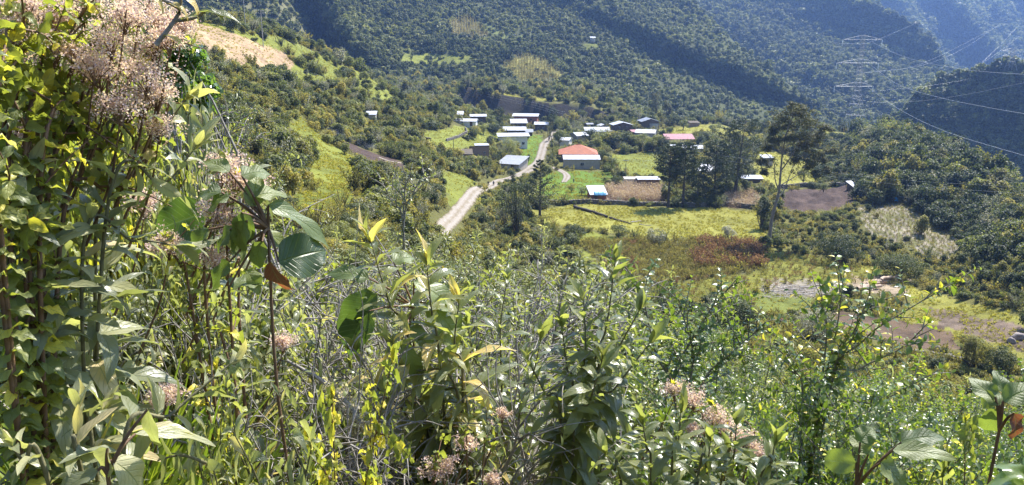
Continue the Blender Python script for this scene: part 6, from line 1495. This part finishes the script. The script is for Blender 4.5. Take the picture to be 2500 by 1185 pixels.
# grass seen through gaps
def gclump(name, seed, n_=46, h=.5, m='grassb'):
    r = np.random.default_rng(seed); mb = MB(); a = r.uniform(0, 6.28, n_); ti = r.uniform(.05, .8, n_); D = np.stack([np.cos(a) * ti, np.sin(a) * ti, np.ones(n_)], -1); Nn = np.stack([-np.cos(a), -np.sin(a), ti], -1) + r.normal(0, .3, (n_, 3))
    put_leaves(mb, LT['blade'], frames(D, Nn), r.normal(0, .07, (n_, 3)) * [1, 1, 0], h * r.uniform(.5, 1.2, n_), r.random(n_), r); return mb.mesh(name, M[m])
cG = proto_coll('grass_kinds', [gclump('grass', 700 + k) for k in range(4)])
n_ = 5200; th = fr.uniform(-.72, .72, n_); dd = 1.6 + 24 * fr.random(n_) ** 1.3; X = dd * np.sin(th); Y = dd * np.cos(th)
scatter('grass', np.stack([X, Y, H(X, Y) - .02], -1), fr.uniform(.6, 1.3, n_), cG, 4, 'bright long grass growing between the foreground shrubs', 'grass', seed=77)
# leaf litter and low herbs under the thicket
def herb(name, seed, m):
    r = np.random.default_rng(seed); mb = MB(); n_ = 26; put_leaves(mb, LT['cord'] if m != 'small' else LT['small'], frames(rnd_dirs(r, n_, .2), rnd_dirs(r, n_, 1.5)), r.normal(0, .16, (n_, 3)) * [1, 1, 0] + np.stack([0 * np.arange(n_), 0 * np.arange(n_), r.uniform(0, .3, n_)], -1), r.uniform(.03, .09, n_), r.random(n_), r); return mb.mesh(name, M[m])
cH = proto_coll('herb_kinds', [herb('herb', 720, 'cord'), herb('herb', 721, 'pale'), herb('herb', 722, 'lance'), herb('herb', 723, 'dryleaf')])
n_ = 4200; th = fr.uniform(-.72, .72, n_); dd = 1.3 + 16 * fr.random(n_) ** 1.4; X = dd * np.sin(th); Y = dd * np.cos(th)
scatter('ground_herbs', np.stack([X, Y, H(X, Y)], -1), fr.uniform(.7, 1.6, n_), cH, 4, 'low mixed herbs and fallen leaves under the foreground shrubs', 'ground cover', seed=78)
def tallgrass(label, px, py, d, seed, n_=190, h=.75, rad=.16):
    r = np.random.default_rng(seed); T = W(px, py, d); z = float(H(T[0], T[1])); mb = MB(); a = r.uniform(0, 6.28, n_); ti = r.uniform(.02, .55, n_); D = np.stack([np.cos(a) * ti, np.sin(a) * ti, np.ones(n_)], -1)
    Nn = np.stack([-np.cos(a), -np.sin(a), ti], -1) + r.normal(0, .3, (n_, 3)); h = float(np.clip(T[2] - z, .3, .8))
    put_leaves(mb, LT['blade'], frames(D, Nn), r.normal(0, rad, (n_, 3)) * [1, 1, 0], h * r.uniform(.5, 1.15, n_), r.uniform(.35, .95, n_), r)
    o = mb.build('grass_clump', M['grassb'], loc=(T[0], T[1], z)); tag(o, label, 'grass clump', 'tall grass clumps in the thicket')
for k, (px, py, d) in enumerate([(120, 850, 2.6), (180, 880, 2.5), (60, 880, 2.6), (240, 930, 2.4), (20, 930, 2.4), (130, 960, 2.3), (200, 990, 2.3), (60, 1000, 2.2), (160, 1040, 2.2), (-10, 1020, 2.1), (270, 1060, 2.2), (100, 1090, 2.0), (760, 870, 6.0), (830, 850, 6.5), (700, 900, 5.5), (560, 1040, 3.4), (1650, 920, 6.5), (1500, 880, 7), (300, 880, 2.6)]):
    tallgrass('clump of long bright grass blades at the lower left, under the lance-leaved shrubs' if px < 600 else 'clump of yellow-green grass showing through the middle of the thicket', px, py, d, 800 + k, 210 if d < 3 else 220, rad=.14 if d < 3 else .3)

# ---- hero plants, shoot by shoot
def Wp(px, py, d): return W(px, py, d)
def gbase(px, d): 
    T = W(px, 800, d); return np.array([T[0], T[1], float(H(T[0], T[1])) - .03])
def hero(label, name, base, shoots, kind, ls, spacing, lm, sm, seed, r0=.008, start=.3, side=(0, .3), a=(30, 85), opp=False, flowers=(), cat='shrub', nflow=420, fs=.011, lrng=(0, .85)):
    r = np.random.default_rng(seed); tb, lb, fb = MB(), MB(), MB(); b0 = gbase(*base)
    for sh in shoots:
        pts = [b0 + r.normal(0, .03, 3) * [1, 1, 0]] + [Wp(*q) for q in sh]
        p = spline(pts, 8 * len(pts)); 
        sproud(tb, lb, r, p - b0, r0, kind, ls * r.uniform(.9, 1.1), spacing, start, a=a, opp=opp, lrng=lrng)
        if side[0]:
            for q in twigs(tb, lb, r, p - b0, side[0], side[1], r0 * .5, kind, ls * .8, spacing, start=max(start, .3), a=a, opp=opp, lrng=lrng): pass
    for (px, py, d, R) in flowers:
        c = Wp(px, py, d) - b0; cc = fluff(fb, r, c, R, nflow, fs)
        e = c + np.array([-.05, .02, -.18]); tb.tube(spline([e + [-.08, 0, -.16], e, c + [0, 0, -.03]], 6), [.004, .0035, .003, .003, .002, .002], 4)
        for q in cc[::5]: tb.tube(spline([c + [0, 0, -.05], (c + q) / 2 + [0, 0, -.02], q], 4), .0012, 4)
    root = empty(name, b0); tag(root, label, cat); tb.build('stems', M[sm], root, smooth=True); lb.build('foliage', M[lm], root, smooth=True)
    if flowers: fb.build('flowers', M['floret'], root)
    return root
hero('tall lance-leaved shrub in the centre foreground with two stout shoots of large drooping leaves', 'lance_leaved_shrub', (1100, 2.9), [[(1010, 880, 2.85), (950, 740, 2.8), (906, 592, 2.8)], [(1075, 900, 2.8), (1055, 770, 2.8), (1042, 648, 2.75)], [(1120, 980, 2.8), (1010, 900, 2.75), (960, 840, 2.7)], [(1010, 1060, 2.9), (930, 960, 2.8), (870, 860, 2.8)], [(1130, 960, 2.8), (1110, 850, 2.8), (1120, 740, 2.8)]], 'lance', .19, .027, 'lance', 'stem', 1001, .007, .5, a=(35, 92))
hero('lance-leaved shrub with one upright shoot right of the central pair of shoots', 'lance_leaved_shrub', (1235, 3.1), [[(1225, 950, 3.1), (1222, 800, 3.1), (1237, 690, 3.1)], [(1190, 980, 3.0), (1160, 880, 3.0), (1140, 790, 3.0)], [(1270, 1000, 3.0), (1300, 920, 3.0), (1320, 830, 3.0)]], 'lance', .165, .025, 'lance', 'stem', 1002, .006, .32, a=(35, 92))
hero('lance-leaved shrub right of centre with fans of bright backlit leaves', 'lance_leaved_shrub', (1400, 2.7), [[(1440, 960, 2.75), (1480, 800, 2.8), (1502, 640, 2.85)], [(1400, 1000, 2.7), (1385, 900, 2.7), (1372, 800, 2.7)], [(1450, 960, 2.7), (1510, 850, 2.7), (1560, 760, 2.7)], [(1370, 1040, 2.6), (1330, 960, 2.6), (1290, 880, 2.6)], [(1420, 980, 2.7), (1430, 860, 2.7), (1425, 735, 2.75)], [(1430, 1040, 2.65), (1500, 950, 2.6), (1585, 840, 2.6)], [(1400, 1080, 2.6), (1440, 980, 2.55), (1470, 880, 2.5)]], 'lance', .165, .022, 'lance', 'stem', 1003, .007, .52, a=(35, 92))
hero('leafy lance-leaved shoots rising from the bottom edge right of centre', 'lance_leaved_shrub', (1680, 2.1), [[(1640, 1160, 2.1), (1655, 1090, 2.1), (1662, 1010, 2.1)], [(1590, 1180, 2.1), (1580, 1100, 2.1), (1570, 1040, 2.1)], [(1760, 1180, 2.05), (1790, 1120, 2.0), (1798, 1040, 2.0)], [(1700, 1190, 2.0), (1725, 1140, 2.0), (1735, 1080, 2.0)], [(1850, 1190, 2.0), (1880, 1150, 2.0), (1890, 1090, 2.0)], [(1520, 1200, 2.1), (1500, 1150, 2.1), (1480, 1110, 2.1)]], 'lance', .13, .014, 'lance', 'stem', 1004, .005, .4, a=(35, 90))
hero('leaning shrub at the left whose long shoots end in grey-green leaves below the pink flowers', 'lance_leaved_shrub', (120, 2.2), [[(240, 420, 2.2), (360, 360, 2.2), (452, 245, 2.15)], [(260, 520, 2.1), (400, 450, 2.1), (470, 370, 2.1)], [(60, 560, 2.0), (40, 500, 2.0), (60, 440, 2.0)], [(200, 640, 2.1), (330, 590, 2.1), (430, 600, 2.1)]], 'lance', .15, .026, 'pale', 'stem', 1005, .006, .3)
hero('grey-green lance-leaved plant in the lower left corner with drooping pitted leaves', 'lance_leaved_shrub', (230, 1.75), [[(230, 1120, 1.75), (250, 1010, 1.8)], [(300, 1130, 1.7), (420, 1010, 1.75), (560, 890, 1.8)], [(200, 1160, 1.7), (190, 1090, 1.7), (190, 1000, 1.75)], [(120, 1180, 1.7), (60, 1130, 1.7), (30, 1090, 1.7)]], 'lance', .125, .036, 'pale', 'stem', 1006, .007, .4)
hero('upright leafy shoots in the middle left rising out of the twig tangle', 'lance_leaved_shrub', (600, 2.6), [[(590, 880, 2.6), (583, 700, 2.6), (590, 520, 2.6), (612, 430, 2.6)], [(560, 900, 2.6), (520, 800, 2.6), (540, 740, 2.6)]], 'lance', .12, .05, 'pale', 'redstem', 1007, .007, .4)
CL = 0
FL = [(90, 15, .06), (205, 8, .07), (28, 70, .06), (395, 45, .06), (335, 15, .06), (268, 92, .07), (372, 108, .06), (240, 172, .06), (355, 182, .07), (318, 150, .07), (290, 255, .06), (378, 222, .05), (130, 290, .06), (225, 155, .05), (60, 322, .05), (385, 305, .05), (20, 130, .05), (150, 60, .05), (170, 130, .04), (410, 90, .04), (340, 240, .06), (60, 10, .05), (440, 60, .035), (210, 250, .045), (300, 30, .05), (120, 20, .05)]
hero('tall flowering shrub at the upper left with red-brown stems, fluffy pinkish heads and heart-shaped leaves', 'flowering_shrub', (-30, 2.0), [[(20, 420, 2.0), (110, 200, 2.1), (205, 20, 2.2)], [(60, 400, 2.0), (200, 220, 2.2), (330, 40, 2.3)], [(100, 420, 2.0), (260, 260, 2.2), (385, 120, 2.3)], [(-10, 400, 1.9), (40, 180, 2.0), (90, 0, 2.1)], [(-30, 380, 1.9), (0, 200, 1.9), (20, 40, 2.0)], [(120, 460, 2.1), (250, 360, 2.2), (375, 240, 2.3)], [(60, 480, 2.0), (160, 330, 2.1), (250, 160, 2.2)], [(90, 300, 2.1), (180, 150, 2.2), (280, 80, 2.3)], [(150, 560, 2.1), (290, 470, 2.2), (380, 310, 2.3)]],
     'cord', .058, .045, 'cord', 'redstem', 1008, .007, .2, (6, .28), (60, 90), True, [(a, b, 2.15 + .1 * math.sin(i * 2.3), R * .8) for i, (a, b, R) in enumerate(FL)], nflow=380, fs=.0085)
hero('small flowering shrub with dry pink heads right of centre near the bottom', 'flowering_shrub', (1750, 2.9), [[(1720, 1080, 2.9), (1690, 1000, 2.9), (1650, 940, 2.9)], [(1780, 1100, 2.9), (1760, 1030, 2.9), (1740, 990, 2.9)], [(1830, 1110, 2.9), (1830, 1070, 2.9)]], 'cord', .05, .06, 'cord', 'redstem', 1009, .005, .3, (3, .15), (60, 90), True, [(1650, 950, 2.9, .04), (1695, 975, 2.9, .045), (1740, 1010, 2.9, .045), (1765, 1035, 2.9, .04), (1690, 1045, 2.85, .03), (1820, 1070, 2.85, .04), (1850, 1100, 2.85, .03), (1790, 1095, 2.85, .03)], nflow=240)
hero('low dry flowering plant with reddish heads at the bottom centre', 'flowering_shrub', (1160, 2.3), [[(1140, 1120, 2.3), (1130, 1060, 2.3)], [(1180, 1130, 2.3), (1200, 1090, 2.3)], [(1080, 1160, 2.3), (1060, 1140, 2.3)]], 'cord', .045, .06, 'cord', 'redstem', 1010, .004, .3, (3, .12), (60, 90), True, [(1060, 1150, 2.3, .032), (1095, 1135, 2.3, .032), (1140, 1085, 2.3, .030), (1200, 1170, 2.3, .025), (1225, 1010, 2.6, .025)], nflow=170)
hero('mid-left flowering shoots with pinkish heads beside the huge broad leaves', 'flowering_shrub', (520, 2.4), [[(500, 700, 2.4), (530, 520, 2.4), (545, 400, 2.4)], [(560, 720, 2.4), (560, 600, 2.4), (575, 440, 2.4)], [(470, 760, 2.4), (440, 650, 2.4), (410, 590, 2.4)]], 'cord', .06, .06, 'cord', 'redstem', 1011, .006, .3, (4, .18), (60, 90), True, [(545, 400, 2.4, .05), (572, 440, 2.4, .05), (530, 500, 2.4, .045), (410, 595, 2.4, .045), (520, 625, 2.4, .04), (350, 490, 2.4, .04), (545, 540, 2.4, .05), (690, 830, 2.6, .03), (400, 960, 2.2, .035), (620, 455, 2.4, .035)], nflow=320)
hero('large arching shrub with small shiny leaves whose long sprays cross the fields at the right', 'small_leaved_shrub', (1990, 4.0), [[(2000, 1000, 4.0), (2040, 820, 4.0), (2062, 660, 4.0)], [(2010, 980, 4.0), (2110, 830, 4.0), (2210, 760, 4.0), (2330, 690, 4.0)], [(1990, 980, 4.0), (2100, 900, 4.0), (2200, 850, 4.0), (2265, 790, 4.0)], [(1960, 1000, 4.0), (1930, 900, 4.0), (1900, 820, 4.1)], [(2030, 940, 4.0), (2090, 800, 4.0), (2130, 700, 4.0)], [(2000, 1040, 4.0), (2150, 980, 4.0), (2300, 900, 4.0)], [(2010, 900, 4.0), (2010, 760, 4.0), (2000, 690, 4.0)]], 'small', .058, .018, 'small', 'twig', 1012, .007, .3, (9, .34), (50, 70), lrng=(0, .95))
hero('small-leaved shrub with twiggy sprays between the lance-leaved fans and the round dark bush', 'small_leaved_shrub', (1650, 4.4), [[(1650, 1000, 4.4), (1600, 860, 4.4), (1560, 700, 4.4), (1490, 620, 4.4)], [(1680, 980, 4.4), (1690, 850, 4.4), (1640, 700, 4.4)], [(1700, 980, 4.4), (1790, 860, 4.4), (1860, 800, 4.4)], [(1620, 1000, 4.4), (1720, 780, 4.4), (1800, 680, 4.4)]], 'small', .054, .014, 'small', 'twig', 1013, .009, .35, (13, .40), (50, 70))
hero('sparse leafy sapling standing up before the lower end of the road', 'sapling', (990, 14), [[(985, 560, 14), (988, 480, 14), (992, 420, 14)], [(985, 570, 14), (1010, 470, 14), (1050, 400, 14)], [(985, 560, 14), (960, 500, 14), (930, 440, 14)]], 'small', .10, .08, 'pale', 'twig', 1014, .022, .5, (9, .9), (50, 70), cat='sapling')
hero('thin bare-branched bush at the left in front of the hillside thicket', 'sapling', (560, 8), [[(540, 400, 8), (560, 330, 8), (600, 280, 8)], [(520, 420, 8), (500, 340, 8), (540, 260, 8)], [(560, 420, 8), (600, 360, 8), (640, 330, 8)]], 'small', .04, .06, 'small', 'twig', 1015, .012, .4, (9, .6), (50, 70), cat='bush')
# overhanging twig at the top
r = np.random.default_rng(3); tb, lb = MB(), MB(); b0 = Wp(380, 110, 2.0)
for sh in ([(380, 110), (420, 60), (440, 20), (445, -60)], [(425, 50), (470, 45), (500, 30)], [(440, 20), (400, 0), (370, -20)]):
    p = spline([Wp(a, b, 2.0) - b0 for a, b in sh], 12); tb.tube(p, np.linspace(.006, .003, 12), 5)
for (x0, y0, x1, y1, lr, w_) in [(405, 8, 480, 2, .9, 1), (480, 30, 590, 14, .2, 1), (505, 15, 555, 35, .1, .8), (395, 85, 458, 92, .9, 1), (440, 50, 475, 20, .5, .8), (440, -10, 520, 8, .95, 1), (360, -10, 420, -2, .9, 1)]:
    A, B = Wp(x0, y0, 2.0) - b0, Wp(x1, y1, 1.97) - b0; D = B - A; put_leaves(lb, LT['lance'], frames(D[None], np.array([[.1, -.35, 1]])), A[None], [np.linalg.norm(D)], [lr], r)
root = empty('overhanging_branch', b0); tag(root, 'thin branch with narrow leaves hanging into the top edge left of the tan field', 'branch'); tb.build('stems', M['twig'], root, smooth=True); lb.build('foliage', M['lance'], root, smooth=True)
# broad leaved plants, leaf by leaf
def bigleaves(label, base, leaves, seed, mat_='broad', name='broad_leaved_plant', dry=()):
    r = np.random.default_rng(seed); b0 = gbase(*base); root = empty(name, b0); tag(root, label, 'plant'); tb = MB(); k = 0
    hub = Wp(leaves[0][0], leaves[0][1] + 60, leaves[0][5]) - b0
    tb.tube(spline([(0, 0, 0), hub * [.55, .2, .4] + [.04, 0, 0], hub * [.85, .7, .75], hub], 12), np.linspace(.0055, .004, 12), 6)
    for (x0, y0, x1, y1, w_, d, nx, ny, nz, lr) in leaves:
        A, B = Wp(x0, y0, d) - b0, Wp(x1, y1, d + .02) - b0; D = B - A; L = np.linalg.norm(D) * 1.08; wr = (w_ / F * d) / L / 2
        T = leaf_t('ovate', 13, 4, min(wr * 1.15, .62), r.uniform(.35, .7), .12, .14, seed + k); lb = MB(); put_leaves(lb, T, frames(D[None], np.array([[nx, ny, nz]], float)), A[None], [L], [lr], r)
        lb.build('leaf', M['dryleaf'] if k in dry else M[mat_], root, smooth=True)
        tb.tube(spline([hub, (hub + A) / 2 + [0, 0, .01], A], 8), np.linspace(.005, .0025, 8), 5); k += 1
    tb.build('stem', M['redstem'], root, smooth=True); return root
bigleaves('plant with huge broad leaves left of centre, one pale and one dark green', (620, 2.1), [(655, 500, 838, 562, 66, 2.1, .1, -.5, 1, .6), (680, 640, 812, 600, 128, 2.05, -.1, -1, .25, .05), (612, 505, 640, 412, 56, 2.1, .6, -.8, .3, .9), (590, 520, 600, 620, 60, 2.05, .2, -.9, .5, .6), (560, 480, 490, 500, 60, 2.12, 0, -.5, 1, .6), (560, 560, 640, 640, 70, 2.1, 0, -.6, 1, .7),
           (660, 640, 690, 755, 60, 2.05, -.4, -1, .3, .5), (560, 700, 640, 660, 60, 2.1, 0, -.5, 1, .6), (500, 520, 370, 560, 120, 2.7, 0, -1, .2, .02), (590, 430, 660, 400, 60, 2.1, .3, -.6, 1, .7), (560, 420, 500, 375, 50, 2.12, -.2, -.5, 1, .8), (600, 540, 560, 625, 64, 2.05, 0, -.9, .6, .8), (575, 560, 505, 600, 56, 2.1, -.2, -.6, .9, .7), (620, 480, 700, 450, 54, 2.1, .2, -.5, 1, .9), (510, 560, 440, 625, 60, 2.15, -.1, -.7, .8, .5), (640, 590, 610, 670, 50, 2.05, .1, -.9, .5, .8), (640, 560, 730, 610, 44, 2.1, .2, -.6, 1, .9), (540, 470, 470, 460, 60, 2.15, -.2, -.5, 1, .3), (560, 640, 500, 700, 60, 2.1, -.2, -.7, .8, .6), (600, 660, 650, 720, 50, 2.1, .2, -.7, .8, .9)], 61, dry=(6,))
bigleaves('broad-leaved plant with crinkled pale leaves behind the central lance-leaved shoots', (980, 2.9), [(1010, 690, 1150, 740, 90, 2.9, .1, -.5, 1, .8), (1040, 740, 1172, 842, 110, 2.9, .1, -.7, .9, .85), (900, 680, 800, 640, 56, 2.85, -.2, -.6, .9, .5), (920, 720, 800, 800, 90, 2.85, -.3, -.8, .3, .1), (900, 760, 810, 885, 100, 2.8, -.3, -1, .2, .02), (960, 640, 1010, 610, 60, 2.95, 0, -.5, 1, .8), (1000, 800, 1090, 870, 60, 2.8, .2, -.7, .8, .7), (980, 840, 1060, 960, 50, 2.7, .3, -.9, .5, .8)], 62)
bigleaves('broad pale leaves with bitten edges in the lower left corner', (260, 1.6), [(262, 1095, 225, 1200, 70, 1.6, -.2, -.8, .8, .8), (275, 1125, 420, 1215, 90, 1.6, .2, -.6, 1, .85), (240, 1150, 90, 1210, 60, 1.6, -.2, -.5, 1, .3), (330, 1060, 545, 1032, 36, 1.65, 0, -.5, 1, .7), (360, 1000, 370, 1120, 36, 1.6, 0, -1, .3, .5)], 63, 'pale')
bigleaves('broad-leaved plant at the bottom right with one translucent green leaf and wilted pale leaves', (2110, 2.2), [(2090, 1130, 1985, 1120, 70, 2.2, -.1, -.9, .5, .95), (2100, 1080, 2130, 1040, 60, 2.2, 0, -.6, 1, .7), (2180, 1100, 2330, 1095, 56, 2.2, .1, -.5, 1, .8), (2150, 1130, 2240, 1200, 70, 2.15, .1, -.7, .9, .8), (2200, 1080, 2300, 1040, 60, 2.25, .1, -.4, 1, .3), (2120, 1110, 2080, 1060, 46, 2.2, -.2, -.8, .8, .9)], 64)
bigleaves('broad-leaved shoot at the right edge with a curled red-brown leaf', (2440, 2.3), [(2440, 990, 2380, 915, 60, 2.3, -.1, -.6, 1, .7), (2450, 980, 2530, 930, 60, 2.3, .1, -.5, 1, .7), (2475, 1010, 2500, 1090, 46, 2.25, .2, -1, .3, .5), (2440, 1000, 2400, 1070, 60, 2.3, -.2, -.8, .8, .8), (2430, 970, 2370, 985, 46, 2.3, -.2, -.7, .8, .9), (2450, 960, 2440, 900, 40, 2.35, 0, -1, .2, .6)], 65, dry=(2,))
bigleaves('vivid yellow-green serrated leaves in the bottom right corner', (2480, 1.9), [(2500, 1185, 2395, 1150, 56, 1.9, -.1, -.7, 1, 1), (2505, 1170, 2440, 1115, 50, 1.9, -.1, -.6, 1, 1), (2510, 1150, 2560, 1100, 56, 1.9, .1, -.6, 1, .9)], 66, 'gloss')
# lichen-covered dead branch
r = np.random.default_rng(12); tb, lc = MB(), MB(); b0 = gbase(850, 2.6)
pth = spline([Wp(850, 1200, 2.6), Wp(868, 1080, 2.6), Wp(872, 1020, 2.6), Wp(800, 940, 2.65), Wp(700, 880, 2.7)], 24) - b0; tb.tube(pth, np.linspace(.018, .005, 24), 7)
p2 = spline([Wp(868, 1040, 2.6), Wp(920, 1060, 2.6), Wp(980, 1130, 2.6)], 14) - b0; tb.tube(p2, np.linspace(.008, .004, 14), 5)
for p, n_ in ((pth[8:18], 500), (p2, 700)):
    q = p[r.integers(0, len(p), n_)] + r.normal(0, .016, (n_, 3)); put_leaves(lc, QT, frames(rnd_dirs(r, n_), rnd_dirs(r, n_)), q, r.uniform(.006, .02, n_), r.random(n_), r)
root = empty('dead_branch', b0); tag(root, 'crooked dead branch covered with pale lichen tufts at the bottom centre', 'dead branch'); tb.build('bark', M['twig'], root, smooth=True); lc.build('lichen', M['lichen'], root)
rock('half-hidden grey rock showing through the thicket right of centre', 1575, 985, .55, seed=50)
# ------------------------------------------------------------------ sun, sky, air, camera
SUN_AZ = math.radians(40); SUN_EL = math.radians(54)
sd = Vector((math.sin(SUN_AZ) * math.cos(SUN_EL), math.cos(SUN_AZ) * math.cos(SUN_EL), math.sin(SUN_EL)))
li = bpy.data.lights.new('sun', 'SUN'); li.energy = 5.0; li.angle = math.radians(.5); li.color = (1, .955, .88)
so = bpy.data.objects.new('sun', li); COL.objects.link(so); so.rotation_euler = sd.to_track_quat('Z', 'Y').to_euler(); so.location = (60, 60, 120)
w = bpy.data.worlds.new('World'); S.world = w; w.use_nodes = True
nt = w.node_tree; bg = nt.nodes['Background']; sky = nt.nodes.new('ShaderNodeTexSky')
sky.sky_type = 'NISHITA'; sky.sun_disc = False; sky.sun_elevation = SUN_EL; sky.sun_rotation = SUN_AZ; sky.altitude = 2200; sky.dust_density = .6
nt.links.new(sky.outputs[0], bg.inputs[0]); bg.inputs[1].default_value = .14
def haze():
    hx = MB().box((300, 1240, 150), (4400, 3100, 1000))
    m, t = mat('valley_air'); N = NT_(t)
    v = N.n('ShaderNodeVolumePrincipled', i_Density=HAZE, i_Anisotropy=.6); v.inputs['Color'].default_value = (.30, .50, 1, 1)
    o = N.n('ShaderNodeOutputMaterial'); N.l(v.outputs[0], o.inputs['Volume'])
    h = hx.build('haze', m); tag(h, 'thin blue air filling the valley', 'haze', kind='stuff')
HAZE = .0002
haze()
cam = bpy.data.cameras.new('camera'); co = bpy.data.objects.new('camera', cam); COL.objects.link(co)
cam.sensor_width = 36; cam.lens = 36 * F / 2500; cam.clip_end = 9000; cam.clip_start = .05
co.rotation_euler = (PI / 2 - PT, 0, 0); S.camera = co
S.view_settings.view_transform = 'Standard'; S.view_settings.look = 'None'; S.view_settings.exposure = 1.4; S.view_settings.gamma = 1
S.render.engine = 'CYCLES'; S.cycles.max_bounces = 7; S.cycles.transmission_bounces = 4; S.cycles.volume_bounces = 0; S.cycles.transparent_max_bounces = 4; S.cycles.diffuse_bounces = 3; S.cycles.glossy_bounces = 2
S.cycles.use_denoising = True
S.cycles.sample_clamp_indirect = 4
